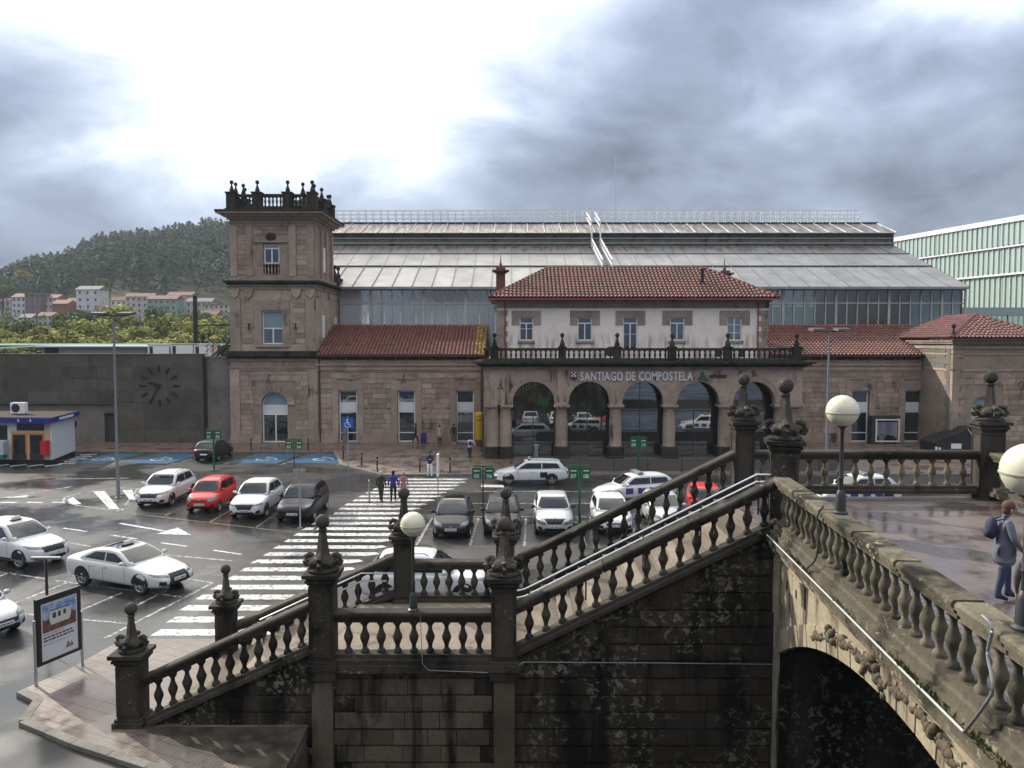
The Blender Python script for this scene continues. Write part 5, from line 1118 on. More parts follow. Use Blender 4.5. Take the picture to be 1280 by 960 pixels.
for z0, z1, e in ((12.6, 12.8, .3), (16.8, 17.05, .75), (20.1, 20.35, 1.0), (23.0, 23.6, 1.25)): gbox('floor_band', GGW, -14, 41, -1.5, e, z0, z1)
gbox('inner_wall', plain('gallery_inner', (.50, .60, .55), .7), -14, 41, -6, -5.8, 0, 23); gbox('roof', GGW, -14, 41, -7, -1.5, 23.02, 23.3)
# low link between shed and gallery
lk = thing('link_bridge', 'grey link corridor between train shed and glass gallery', 'walkway', (44.2, 84, 0))
MB().box(0, 13, 0, 3, 8.5, 9.0).box(0, 13, 0, 3, 11.6, 12.4).build('slabs', plain('link_panel', (.30, .36, .38), .5), lk)
for k in range(5): blk('pane', GL_SHED, lk, k * 2.6 + .05, (k + 1) * 2.6 - .05, .1, .12, 9.0, 11.6)
for k in range(6): blk('post', SHEDSTEEL, lk, max(0, k * 2.6 - .06), k * 2.6 + .06, .0, .2, 0, 11.6)
# ================================================================== clock wall
cw = thing('concrete_wall', 'long dark concrete wall with a stepped lower panel and a doorway', 'wall', (-60, 69, 0)); o = (-60.0, 69.0)
m = MB(); wall_open(m, 0, 33.3, 3.55, 7.7, 0, .6, []); m.box(25.55, 33.3, 0, .6, 0, 3.55); m.build('upper_wall', CONC, cw)
m = MB(); wall_open(m, 0, 25.55, 0, 3.5, .35, .3, [(24.55, 25.4, .1, 2.62)]); m.build('lower_panel', CONCL, cw)
m = MB(); m.box(0, 25.5, .05, .4, 3.50, 3.6); m.build('drip_edge', plain('drip', (.36, .34, .30), .7), cw)
blk('coping', CONC, cw, -.1, 33.4, -.06, .66, 7.7, 7.82)
blk('door', ROOMD, cw, 24.55, 25.4, .6, .62, .1, 2.62); MB().box(24.45, 24.55, .30, .4, .1, 2.7).box(25.4, 25.5, .30, .4, .1, 2.7).box(24.45, 25.5, .29, .4, 2.7, 2.8).build('door_frame', CONCL, cw)
for k in range(11):          # cast panels with shadow joints
    for j in range(4): blk('cast_panel', CONC, cw, k * 3.03 + .02, k * 3.03 + 3.0, -.02, .02, 3.62 + j * 1.02, 3.62 + j * 1.02 + .99)
for k in range(3):
    for j in range(3): blk('cast_panel', CONC, cw, 25.6 + k * 2.57, 25.6 + k * 2.57 + 2.54, -.02, .02, .12 + j * 1.14, .12 + j * 1.14 + 1.11)
lw = thing('link_wall', 'pale rendered wall panel between clock wall and tower', 'wall', (-26.65, 69.4, 0))
MB().box(0, 2.35, 0, .4, 0, 7.45).build('panel', CONCL, lw); MB().box(-.02, 2.35, -.05, .45, 7.45, 7.6).build('coping', KERB, lw)
MB().tube([(.12, -.1, 7.4), (.12, -.1, .1)], .06, 8).build('drain_pipe', DARKM, lw, True)
ck = thing('wall_clock', 'large wall clock of black bars showing twenty-five to ten on concrete', 'clock', (-30.45, 68.9, 5.07))
for h in range(12):
    a = math.pi / 2 - h * math.pi / 6; c, s = math.cos(a), math.sin(a); put('hour_bar', box_mesh(BLACK, 'hour_bar'), ck, (1.48 * c, 0, 1.48 * s), (0, -a, 0), (.56, .10, .13))
for ln, w, deg in ((1.02, .17, 9 * 30 + 17.5), (1.62, .12, 35 * 6)):
    a = math.pi / 2 - R(deg); put('hand', box_mesh(BLACK, 'hand'), ck, (math.cos(a) * (ln / 2 - .1), -.06, math.sin(a) * (ln / 2 - .1)), (0, -a, 0), (ln, .05, w))
MB().lathe([(.15, -.1), (.15, .02)], (0, 0, 0), 12, axis='y').build('hub', BLACK, ck)

# ================================================================== roofs and yard behind the wall
TEAL = plain('teal_sheet_roof', (.07, .17, .15), .6, .0, .2, .5, spec=.08)
cp = thing('platform_canopy', 'low teal sheet platform canopy behind the concrete wall', 'canopy', (-75, 84, 0))
MB().hexa([(0, 0, 8.2), (48.5, 0, 8.2), (48.5, 9, 8.2), (0, 9, 8.2)], [(0, 0, 8.45), (48.5, 0, 8.45), (48.5, 9, 8.6), (0, 9, 8.6)]).build('roof', TEAL, cp)
for k in range(9): blk('post', DARKM, cp, k * 5.8 + .2, k * 5.8 + .4, 4, 4.2, 0, 8.2)
sb = thing('service_building', 'flat roofed grey service building behind the concrete wall', 'building', (-43.5, 74, 0))
MB().box(0, 13.5, 0, 6, 0, 8.35).build('body', plain('service_grey', (.22, .215, .22), .7, var=.15), sb); MB().box(-.3, 13.8, -.35, 6.3, 8.35, 8.5).build('roof_edge', WHITE, sb); blk('dark_opening', BLACK, sb, .3, 1.6, -.02, .2, 7.6, 8.3)
m = MB(); m.prism([(-14, -.2, 7.7), (-.3, -.2, 8.4), (-.3, -.2, 8.5), (-14, -.2, 7.82)], (0, .3, 0)); m.build('ramp_edge', WHITE, sb)
for x, w, h, wh in ((-33.2, 1.9, 1.0, 'next to the service building'), (-31.1, 2.0, 1.05, 'between two other cabinets'), (-29.0, 1.7, 1.0, 'next to the fire stair')):
    t = thing('equipment_cabinet', 'white equipment cabinet above the clock wall, ' + wh, 'cabinet', (x, 73, 7.55), 0, 'cabinets behind the clock wall'); MB().box(0, w, 0, 1.2, -7.5, h).build('body', WHITE, t); blk('vent', DARKM, t, .15, .45, -.02, .03, .1, h - .15); blk('lid', GREYM, t, -.04, w + .04, -.04, 1.24, h, h + .05)
es = thing('fire_stair', 'dark steel stair against the left side of the tower', 'stair', (-26.9, 70.5, 7.4))
for k in range(9): blk('tread', DARKM, es, .25 * k, .25 * k + .28, 0, 1.1, .19 * k, .19 * k + .04)
for y in (0, 1.1):
    for dz in (.55, 1.0): MB().tube([(-.1, y, dz), (2.3, y, 1.75 + dz)], .03, 5).build('rail', DARKM, es)
    MB().prism([(-.05, y, -.1), (.2, y, -.1), (2.4, y, 1.55), (2.4, y, 1.8)], (0, .04, 0)).build('stringer', DARKM, es)
    for k in range(5): MB().tube([(.1 + k * .5, y, .1 + k * .38), (.1 + k * .5, y, 1.1 + k * .38)], .025, 5).build('baluster_bar', DARKM, es)
mp = thing('catenary_mast', 'dark railway catenary mast with cross arm beyond the wall', 'mast', (-42.6, 108, 0))
MB().box(-.22, .22, -.22, .22, 0, 14.9).build('mast', BLACK, mp); MB().box(0, 8, -.08, .08, 10.9, 11.1).box(4, 4.1, -.06, .06, 8.8, 10.9).tube([(0, 0, 12.4), (4, 0, 11.0)], .05, 5).build('arm', DARKM, mp)

# ================================================================== hill, town, trees
RIDGE = [(-1200, 40), (-800, 40), (-640, 56), (-560, 84), (-450, 112), (-337, 130), (-200, 122), (0, 88), (300, 55), (900, 40)]
def hill_h(x, y):
    xs = x * 950.0 / max(y, 400.0); rd = RIDGE[-1][1]
    for (a, p), (b, q) in zip(RIDGE, RIDGE[1:]):
        if xs <= b: t = max(0, (xs - a) / (b - a)); t = t * t * (3 - 2 * t); rd = p + (q - p) * t; break
    base = 2 + 18 * max(0.0, min(1.0, (y - 300) / 140.0)); e = max(0.0, min(1.0, (y - 455) / 480.0)); s = e ** .85
    return base + s * (rd - 20) * (1 if y < 940 else max(.3, 1 - (y - 940) / 400)) + 2.5 * math.sin(x * .03 + y * .017) * min(1, e * 4)
GRASS = plain('hill_grass', (.036, .034, .020), .95, spec=.05, var=.45, vscale=.02)
m = MB(); nx, ny = 90, 46; xs_ = [-1100 + 1900 * i / nx for i in range(nx + 1)]; ys_ = [300 + 900 * (j / ny) for j in range(ny + 1)]
for yy in ys_:
    for xx in xs_: m.v.append((xx, yy, hill_h(xx, yy) - (6.2 if yy < 301 else 0)))
for j in range(ny):
    for i in range(nx): a = j * (nx + 1) + i; m.f.append((a, a + 1, a + nx + 2, a + nx + 1)); m.m.append(0)
m.build('hill', GRASS, smooth='all')['kind'] = 'structure'
def leafmat(name, c, var=.35, sc=.25):
    t = NT(name); n = t.noise(t.vec(), sc, 4, .6)
    cc = t.ramp(n, [(.3, tuple(x * (1 - var) for x in c)), (.7, tuple(x * (1 + var) for x in c))]); t.col(t.tint(cc, .2)); t.rough(.9); t.set(Specular_IOR_Level=0.08)
    return t.m
LF_SPR = leafmat('spring_leaves', (.28, .285, .09)); LF_MID = leafmat('green_leaves', (.10, .135, .05)); LF_DARK = leafmat('eucalyptus_leaves', (.055, .085, .050), .45, .03); LF_PALE = leafmat('pale_blossom_leaves', (.105, .115, .07), .3, .06); BARK = plain('bark', (.07, .055, .042), .9, var=.3)
def forest(name, label, n, mat, seed, region, hmin, hmax, conic=.5, kind='stuff', quads=34):
    m = MB(); r = random.Random(seed); k = 0; tries = 0
    while k < n and tries < n * 30:
        tries += 1; x = r.uniform(-620, 60); y = r.uniform(380, 980)
        if not region(x, y, r): continue
        z = hill_h(x, y); H = r.uniform(hmin, hmax); W = H * r.uniform(.20, .36); k += 1
        for q in range(quads):
            t = r.random() ** .8; a = r.uniform(0, 6.283); rad = W * (math.sin(math.pi * (t * .8 + .2)) ** .7) * r.uniform(.45, 1.08) * (1 - conic * t * .6)
            c = Vector((x + rad * math.cos(a), y + rad * math.sin(a), z + H * (.16 + .84 * t))); s = H * r.uniform(.045, .095)
            d0 = Vector((math.cos(a), math.sin(a), .25 + .9 * t)) + Vector((r.gauss(0, .4), r.gauss(0, .4), r.gauss(0, .4))); u = d0.cross(Vector((r.uniform(-1, 1), r.uniform(-1, 1), r.uniform(-1, 1)))).normalized() * s; w = d0.cross(u).normalized() * s * .8
            m.poly([c - u, c - w * .6, c + u * .8, c + w])
    ob_ = m.build(name, mat); ob_['kind'] = kind; ob_['label'] = label; ob_['category'] = 'forest'; return ob_
forest('hill_forest', 'dark eucalyptus forest covering the hill', 3600, LF_DARK, 1, lambda x, y, r: y > 500 and (y > 540 or r.random() < .35), 10, 27, quads=62)
forest('hill_forest', 'paler budding trees scattered over the middle of the hill', 520, LF_PALE, 2, lambda x, y, r: y > 640 and math.sin(x * .03) + math.sin(y * .02) > .3, 11, 19, quads=60)
forest('hillside_scrub', 'dark green scrub between the hillside houses', 520, LF_MID, 3, lambda x, y, r: 385 < y < 430 or (y < 520 and r.random() < .25), 4, 8, quads=50)
# houses on the hillside
ROOFT = plain('distant_tile_roof', (.17, .075, .06), .8, var=.25, vscale=.4); ROOFG = plain('distant_slate_roof', (.16, .15, .15), .8); PANEF = plain('distant_window', (.045, .05, .06), .3)
def house(label, px, Y, w, h, d, colr, roof=ROOFT, rows=3, cols_=4, rh=2.2, z=None, gable=False, flat=False, pale=False):
    x = (px - 640) * Y / 1000.0; z0 = hill_h(x, Y) - 1.5 if z is None else z
    t = thing('hillside_house', label, 'house', (x, Y, z0), R(rnd.uniform(-8, 8)))
    mt = plain('render_%d' % len(MATS), tuple(v * .72 for v in colr), .85, var=.2, vscale=.4)
    MB().box(-w / 2, w / 2, 0, d, -6, h).build('wall', mt, t)
    m = MB()
    if flat: m.box(-w / 2 - .3, w / 2 + .3, -.3, d + .3, h, h + .5)
    elif gable: m.prism([(-w / 2 - .4, -.4, h), (w / 2 + .4, -.4, h), (0, -.4, h + rh)], (0, d + .8, 0))
    else: m.prism([(-w / 2 - .4, -.5, h), (-w / 2 - .4, d / 2, h + rh), (-w / 2 - .4, d + .5, h)], (w + .8, 0, 0))
    m.build('roof', roof, t)
    wm = MB().box(-.55, .55, -.06, .05, -.75, .75).mesh('window', PANEF)
    for r_ in range(rows):
        for c_ in range(cols_): put('window', wm, t, (-w / 2 + w * (c_ + .5) / cols_, 0, h * (r_ + .55) / rows))
    return t
HZ = 24.0
house('white three storey house at the left end of the hillside row', 26, 440, 8, 9.5, 8, (.62, .64, .66), rows=3, cols_=3, z=HZ - 1)
house('tall grey-brown house under a tree on the hillside', 43, 436, 9, 12, 8, (.20, .16, .16), ROOFG, rows=4, cols_=3, z=HZ - 2, flat=True)
house('white house with stepped gable next to the grey-brown one', 63, 440, 10, 10, 9, (.60, .58, .58), rows=3, cols_=4, z=HZ - 2)
house('small red-brown house in the hillside row', 77, 432, 9, 7, 8, (.30, .09, .07), rows=2, cols_=3, z=HZ - 2.5)
house('low beige house beside the red-brown one on the hillside', 92, 440, 8, 8, 8, (.45, .40, .36), rows=2, cols_=3, z=HZ - 2)
house('tall white gabled house standing out on the hillside', 112, 430, 13, 15, 9, (.66, .67, .68), ROOFG, rows=4, cols_=3, z=HZ - 3)
house('long low white house with red roof below the gabled one', 140, 425, 17, 6.5, 8, (.58, .60, .62), rows=2, cols_=6, z=HZ - 5.5)
house('small blue-grey house at the foot of the hillside', 152, 420, 10, 6, 7, (.36, .42, .48), ROOFG, rows=2, cols_=4, z=HZ - 7, flat=True)
house('long pale house with red roof above the green one', 176, 445, 15, 13, 9, (.52, .50, .48), rows=4, cols_=5, z=HZ - 4)
house('pale green apartment house on the hillside', 204, 432, 16, 13, 9, (.26, .38, .32), rows=4, cols_=5, z=HZ - 6)
house('pink-grey house with red roof behind the green apartment house', 226, 450, 14, 12, 9, (.46, .42, .40), rows=3, cols_=4, z=HZ - 2)
house('wide grey apartment house next to the green one', 250, 440, 14, 11, 9, (.50, .49, .48), ROOFG, rows=3, cols_=5, z=HZ - 5)
house('cream apartment block half hidden behind the tower', 275, 436, 16, 10, 9, (.55, .53, .47), ROOFG, rows=4, cols_=6, z=HZ - 6, flat=True)
house('small white house high on the hill near the tower', 232, 760, 20, 7, 9, (.62, .64, .66), ROOFG, rows=1, cols_=4, z=74, flat=True)
house('pale house high on the hill, farther right of the small white one', 262, 740, 22, 12, 9, (.50, .48, .46), ROOFG, rows=2, cols_=4, z=70, flat=True)
house('lone house among trees at the left side of the hill', 22, 600, 16, 8, 9, (.45, .42, .38), ROOFT, rows=1, cols_=3, z=50)
for lb, px, Y, w, h, cc, rf, z in (('small white house above the red-brown house', 84, 462, 7, 6, (.60, .58, .56), ROOFT, 25), ('pink house peeping out behind the low beige house', 98, 466, 8, 7, (.50, .36, .33), ROOFT, 25), ('grey shed below the tall gabled house', 121, 418, 7, 5, (.34, .34, .34), ROOFG, 17),
        ('small white house with red roof between gabled and long low house', 150, 456, 9, 7, (.62, .60, .58), ROOFT, 26), ('white house behind the long pale house', 166, 470, 10, 8, (.64, .62, .60), ROOFT, 26), ('narrow pink house behind the pale green apartment house', 195, 466, 8, 9, (.52, .40, .37), ROOFT, 25),
        ('white annexe below the house with stepped gable', 58, 418, 8, 5, (.58, .58, .58), ROOFT, 18), ('tiny white house at the foot of the row end house', 33, 415, 7, 4, (.60, .60, .60), ROOFG, 18), ('brick-red house between the wide grey and the cream apartment block', 262, 424, 9, 7, (.34, .14, .11), ROOFT, 17),
        ('white house behind the wide grey apartment house', 242, 470, 11, 8, (.62, .61, .59), ROOFT, 25), ('low red roofed house below the pale green apartment house', 226, 412, 11, 4, (.52, .44, .40), ROOFT, 16), ('pale house beside the lone tree at the left side of the hill', 12, 470, 9, 6, (.55, .54, .52), ROOFT, 27)):
    house(lb, px, Y, w, h, 7, cc, rf, rows=2, cols_=3, z=z - 1.5)
# trees in the valley: real crowns of leaf clumps, a few shapes shared
def crown(seed, mat, n=2200, sq=(1, 1, .8), limb=4):
    r = random.Random(seed); lobes = []
    for k in range(15):
        a = r.uniform(0, 6.283); q = r.uniform(.15, .72); lobes.append((Vector((q * math.cos(a), q * math.sin(a), r.uniform(-.35, .75) * (1 - q * .4))), r.uniform(.26, .44)))
    m = MB()
    for k in range(n):
        c, rr = lobes[r.randrange(15)]; dvec = Vector((r.gauss(0, 1), r.gauss(0, 1), r.gauss(0, 1))).normalized()
        p = c + dvec * rr * (r.random() ** .35); p = Vector((p.x * sq[0], p.y * sq[1], p.z * sq[2])); s = r.uniform(.045, .095)
        d0 = dvec + Vector((r.gauss(0, .35), r.gauss(0, .35), r.gauss(0, .35) + .2)); u = d0.cross(Vector((r.gauss(0, 1), r.gauss(0, 1), r.gauss(0, 1)))).normalized() * s; w = d0.cross(u).normalized() * s * .75
        m.poly([p - u, p - w, p + u, p + w * .8])
    return m.mesh('crown', mat)
def trunk(seed):
    r = random.Random(seed); m = MB(); m.tube([(0, 0, -1.6), (.02, .01, -1.0), (.0, .03, -.5), (.02, 0, .2)], [.075, .055, .045, .02], 7)
    for k in range(5):
        a = r.uniform(0, 6.28); z = r.uniform(-.9, -.4); m.tube([(0, 0, z), (.22 * math.cos(a), .22 * math.sin(a), z + .32), (.5 * math.cos(a), .5 * math.sin(a), z + .62)], [.035, .022, .008], 5)
    return m.mesh('trunk', BARK, True)
CR = [crown(41, LF_SPR), crown(42, LF_SPR, sq=(1.1, 1, .68)), crown(43, LF_MID), crown(44, LF_SPR, sq=(1, 1, .9)), crown(45, LF_MID, sq=(1, 1, 1.05))]; TRK = [trunk(51), trunk(52)]
def tree(label, px, top, Y, wpx, kind, group=None):
    x = (px - 640) * Y / 1000.0; zt = 9 + (425 - top) * Y / 1000.0; r = wpx * Y / 2000.0; sz = r * (.8 if kind != 1 else .68)
    t = thing('tree', label, 'tree', (x, Y, 0), 0, group); zc = zt - .85 * r
    put('crown', CR[kind], t, (0, 0, zc), (0, 0, rnd.uniform(0, 6)), (r, r, r)); put('trunk', TRK[kind % 2], t, (0, 0, zc), (0, 0, rnd.uniform(0, 6)), (r, r, max(r, zc / 1.55)))
    return t
KIND = {0: 'light green rounded willow', 1: 'broad spreading light green willow', 2: 'mid green bushy tree', 3: 'tall light green willow', 4: 'dark upright tree'}
HREF = [(26, 'the white house at the end of the row'), (43, 'the grey-brown house'), (63, 'the house with stepped gable'), (77, 'the red-brown house'), (92, 'the low beige house'), (112, 'the tall gabled house'), (140, 'the long low white house'), (176, 'the long pale house'), (204, 'the pale green apartment house'), (226, 'the pink-grey house'), (250, 'the wide grey apartment house'), (280, 'the tower side')]
for px, top, Y, w, k in ((18, 394, 190, 66, 2), (55, 402, 175, 50, 0), (87, 387, 215, 46, 2), (80, 400, 180, 70, 0), (110, 397, 190, 62, 3), (135, 393, 210, 80, 0), (146, 380, 235, 58, 3), (168, 398, 180, 60, 1), (185, 405, 150, 110, 1), (205, 391, 215, 74, 3), (232, 393, 205, 66, 0), (255, 399, 175, 66, 3),
                         (272, 388, 220, 56, 0), (30, 410, 150, 60, 1), (5, 405, 170, 50, 0), (230, 408, 150, 70, 0), (118, 412, 140, 70, 0), (62, 414, 140, 70, 3), (278, 408, 150, 60, 1), (-20, 396, 180, 60, 3), (160, 385, 260, 46, 4), (195, 383, 280, 40, 4), (128, 386, 270, 44, 2), (245, 386, 270, 50, 2), (100, 388, 260, 40, 4)):
    ref = min(HREF, key=lambda h_: abs(h_[0] - px))[1]; row = 'close behind the wall' if Y < 165 else ('in mid valley' if Y < 230 else 'at the hill foot')
    tree('%s %s, below %s' % (KIND[k], row, ref.replace('the white house at the end of the row', 'the row end house')), px, top, Y, w, k, 'valley trees')
tree('bright yellow-green tree above the hillside houses', 34, 336, 470, 20, 0); tree('dark green tree beside the tall gabled house on the hillside', 131, 346, 460, 22, 2); tree('large dark tree at the left edge of the hillside', 6, 345, 470, 34, 4)

# ================================================================== street furniture
def lamp_post(label, x, y, h):
    t = thing('street_lamp', label, 'street lamp', (x, y, 0))
    MB().lathe([(.20, 0), (.20, .04), (.11, .06), (.10, .9), (.085, 1.0), (.055, h)], seg=10).build('pole', plain('lamp_pole_grey', (.20, .22, .23), .45, .4) if 'lamp_pole_grey' not in MATS else MATS['lamp_pole_grey'], t, True)
    MB().box(-.9, .9, -.05, .05, h - .06, h + .02).build('cross_arm', DARKM, t)
    for s in (-1, 1): MB().hexa([(s * .75 - .42, -.5, h - .02), (s * .75 + .42, -.5, h - .02), (s * .75 + .42, .35, h + .06), (s * .75 - .42, .35, h + .06)], [(s * .75 - .38, -.45, h + .12), (s * .75 + .38, -.45, h + .12), (s * .75 + .38, .3, h + .2), (s * .75 - .38, .3, h + .2)]).build('floodlight', DARKM, t)
    return t
lamp_post('tall grey floodlight pole standing on the hatched island', -22.5, 45.3, 10.4); lamp_post('tall grey floodlight pole behind the bridge balustrade', 19.2, 48.5, 9.55)
GTXT = plain('green_sign_text', (.62, .70, .62), .5)
def bay_sign(a, b, x, y, where, thick=False, sc=.9):
    t = thing('bay_sign', 'green bay sign numbered %s and %s %s' % (a, b, where), 'sign', (x, y, 0))
    MB().lathe([(.07 if thick else .035, 0), (.07 if thick else .035, 2.85)], seg=8).build('pole', GREENP if thick else DARKM, t, True)
    if thick: MB().lathe([(.35, 0), (.35, .05)], seg=16).build('foot', GREENP, t)
    MB().box(-.5, .5, -.03, .03, 2.80, 2.87).build('top_bar', GREENP, t)
    for s, n in ((-1, a), (1, b)):
        bd = MB().box(s * .31 - .22, s * .31 + .22, -.02, .02, 2.20, 2.76).build('board', GREENP, t)
        put('number', text_mesh(n, .34, GTXT, .002, .004), bd, (s * .31, -.025, 2.25), (R(90), 0, 0), (.8, .8, 1)); blk('caption_line', GTXT, bd, s * .31 - .14, s * .31 + .14, -.026, -.022, 2.58, 2.63)
    return t
bay_sign('01', '02', -20.6, 54.9, 'beside the hatchback at the clock wall', True); bay_sign('03', '04', -13.6, 49.6, 'on a thin pole behind the navy car'); bay_sign('05', '06', -1.42, 38.9, 'between the black and the dark grey hatchback'); bay_sign('07', '08', 3.32, 38.9, 'on a thick green pole beside the silver crossover', True); bay_sign('09', '10', 8.05, 50.6, 'in front of the arcade above the stair balustrade', True)
hs = thing('disabled_sign', 'blue disabled parking sign on a grey pole in front of the wing', 'sign', (-11.25, 54.6, .1))
MB().lathe([(.035, 0), (.035, 3.7)], seg=8).build('pole', STEEL, hs, True); bp = MB().box(-.37, .37, -.035, -.005, 2.85, 3.6).build('board', BLUEP, hs)
m = MB(); m.ball((-.04, -.045, 3.42), .07, 10, 6, (1, .2, 1)); m.tube([(-.04, -.045, 3.34), (-.02, -.045, 3.14), (.13, -.045, 3.14), (.2, -.045, 2.98)], .03, 5); m.tube([(-.02, -.045, 3.25), (.12, -.045, 3.25)], .025, 5)
m.tube([(-.04 + .17 * math.cos(R(a)), -.045, 3.10 + .17 * math.sin(R(a))) for a in range(110, 350, 20)], .024, 5); m.build('wheelchair_symbol', WHITE, bp)
def litter_bin(label, x, y, z, mat, h=1.0): 
    t = thing('litter_bin', label, 'bin', (x, y, z)); MB().lathe([(.24, 0), (.26, .05), (.26, h - .1), (.28, h - .08), (.28, h), (.2, h + .03)], seg=14).build('drum', mat, t, True); MB().lathe([(.285, h * .6), (.285, h * .64)], seg=14).build('band', DARKM, t); return t
litter_bin('grey litter bin beside the wing window behind the disabled sign', -14.3, 68.3, .12, plain('bin_grey', (.20, .22, .22), .5, .3), 1.3); litter_bin('grey litter bin by the wing window behind the globe lamp', 31.6, 68.2, .12, MATS['bin_grey'], 1.25); litter_bin('small steel ashtray bin in front of the first arch', 1.85, 60.4, .12, STEEL, .95)
pb = thing('post_box', 'yellow cylindrical post box beside the arcade corner', 'post box', (-2.72, 66.6, .12))
MB().lathe([(.36, .55), (.38, .6), (.38, 2.5), (.43, 2.55), (.43, 2.75), (.3, 2.85), (.05, 2.9)], seg=18).build('body', YELLOW, pb, True); MB().lathe([(.30, 0), (.30, .55)], seg=14).build('foot', plain('rust_foot', (.12, .06, .03), .8), pb); blk('slot', BLACK, pb, -.2, .2, -.40, -.36, 2.2, 2.27)
for x, y, wh in ((-6.2, 53.4, 'on the kerb left of the person in white trousers'), (-4.15, 53.3, 'on the kerb nearest the white estate taxi'), (-9.2, 54.2, 'on the kerb where the crossing meets the forecourt'), (-10.6, 56.0, 'on the kerb beside the disabled sign'), (-21.0, 64.0, 'in front of the arched tower doorway'), (-16.4, 64.0, 'between the blue bays and the drain pipe of the wing'), (-12.6, 59.4, 'beside the hatched corner of the blue bays')):
    t = thing('bollard', 'slim dark bollard ' + wh, 'bollard', (x, y, .1), 0, 'forecourt bollards'); MB().lathe([(.055, 0), (.055, .85), (.065, .87), (.065, .97), (.03, 1.0)], seg=10).build('post', DARKM, t, True); MB().lathe([(.068, .72), (.068, .78)], seg=10).build('collar', STEEL, t)
fb = thing('railing', 'low dark railing along the pavement in front of the arcade', 'railing', (2.2, 53.3, .1))
for k in range(10): blk('post', DARKM, fb, k * 2.3 - .03, k * 2.3 + .03, -.03, .03, 0, 1.05)
for k in range(9): blk('infill_panel', plain('railing_mesh', (.10, .085, .075), .8) if 'railing_mesh' not in MATS else MATS['railing_mesh'], fb, k * 2.3 + .05, k * 2.3 + 2.25, -.012, .012, .12, .95)
blk('top_bar', DARKM, fb, -.03, 20.73, -.035, .035, 1.05, 1.10)
ps = thing('parking_sign', 'grey two-panel parking sign seen from behind beside the navy car', 'sign', (-10.15, 37.9, 0))
MB().lathe([(.04, 0), (.04, 2.3)], seg=8).build('pole', STEEL, ps, True); MB().lathe([(.12, 0), (.12, .03)], seg=10).build('foot', STEEL, ps)
for s in (-1, 1): MB().box(s * .16 - .13, s * .16 + .13, -.025, .025, 2.25, 2.85).build('panel', GREYM, ps)
sp = thing('parking_sign', 'thin sign pole with a pale edge-on plate behind the black car', 'sign', (-3.88, 41.6, 0)); MB().lathe([(.03, 0), (.03, 3.1)], seg=8).build('pole', STEEL, sp, True); MB().box(-.05, .05, -.3, .3, 1.9, 3.05).build('plate', WHITE, sp)
ts = thing('street_sign', 'dark post with a horizontal name plate behind the poster stand', 'sign', (-13.35, 22.6, 0)); MB().lathe([(.04, 0), (.04, 2.75)], seg=8).build('post', DARKM, ts, True); MB().box(-.42, .42, -.06, .06, 2.74, 2.80).build('plate', GREYM, ts)
bc = thing('safety_post', 'short grey post on the crossing beside the person in a dark coat', 'post', (-7.9, 43.9, 0)); MB().lathe([(.05, 0), (.05, 1.25), (.02, 1.28)], seg=10).build('tube', GREYM, bc, True); MB().lathe([(.09, 0), (.09, .04)], seg=10).build('foot', DARKM, bc)

# ---- poster stand
def poster_mat():
    t = NT('poster_picture'); tc = t.N('ShaderNodeTexCoord'); sp_ = t.N('ShaderNodeSeparateXYZ'); t.L(tc.outputs['Object'], sp_.inputs[0])
    n = t.noise(tc.outputs['Object'], 6, 5)
    sky_ = t.ramp(n, [(.35, (.06, .17, .42)), (.65, (.42, .52, .62))]); gr = t.ramp(n, [(.35, (.07, .03, .025)), (.65, (.20, .10, .08))])
    f = t.rng(t.math('ADD', sp_.outputs[2], t.math('MULTIPLY', n, .12)), .02, .06); t.col(t.mix(f, gr, sky_)); t.rough(.3); return t.m
po = thing('poster_stand', 'black framed poster of a white caravan on two steel posts', 'poster stand', (-12.02, 20.82, .05), math.atan2(1.31, .49)); PWH = plain('poster_paper', (.58, .60, .64), .35); PINK = plain('poster_ink', (.03, .035, .06), .5)
for s in (-1, 1):
    MB().lathe([(.04, 0), (.04, 1.75 if s < 0 else 1.55)], (s * .70, 0, 0), 10).build('post', STEEL, po, True); MB().lathe([(.15, 0), (.15, .035), (.05, .05)], (s * .70, 0, 0), 14).build('foot', plain('foot_pale', (.55, .55, .53), .5) if 'foot_pale' not in MATS else MATS['foot_pale'], po)
fr = MB().box(-.66, .66, -.05, .05, .52, .60).box(-.66, .66, -.05, .05, 2.12, 2.28).box(-.66, -.54, -.05, .05, .60, 2.12).box(.56, .66, -.05, .05, .60, 2.12).build('frame', BLACK, po)
blk('backing', BLACK, po, -.55, .57, -.01, .04, .60, 2.12); pp = blk('paper', PWH, po, -.54, .56, -.03, -.012, .60, 2.12)
pic = MB().box(-.49, .51, -.006, 0, -.36, .36).build('picture', poster_mat(), po); pic.location = (0, -.034, 1.70)
m = MB(); m.prism([(-.26, -.045, 1.50), (.30, -.045, 1.50), (.36, -.045, 1.66), (.30, -.045, 1.82), (.05, -.045, 1.88), (-.26, -.045, 1.86), (-.30, -.045, 1.68)], (0, .004, 0)); m.build('printed_caravan', plain('print_white', (.56, .55, .50), .4), pic); pic.children[0].location = (0, .034, -1.70)
m = MB(); m.box(-.2, -.1, -.047, -.045, 1.66, 1.80).box(-.04, .04, -.047, -.045, 1.66, 1.80).box(.12, .2, -.047, -.045, 1.68, 1.80).box(-.27, .31, -.047, -.045, 1.86, 1.885).build('printed_windows', REDP if False else PINK, po)
for i, (w, z, hh, mt) in enumerate(((.55, 1.27, .018, REDP), (.86, 1.18, .04, PINK), (.92, 1.10, .04, PINK), (.80, 1.01, .014, GREYM))):
    x = -.47; q = random.Random(60 + i)
    while x < -.47 + w:                      # words set as separate dark bars: the print is too small to read
        l = q.uniform(.04, .13); blk('printed_word', mt, po, x, x + l, -.036, -.031, z, z + hh); x += l + .025
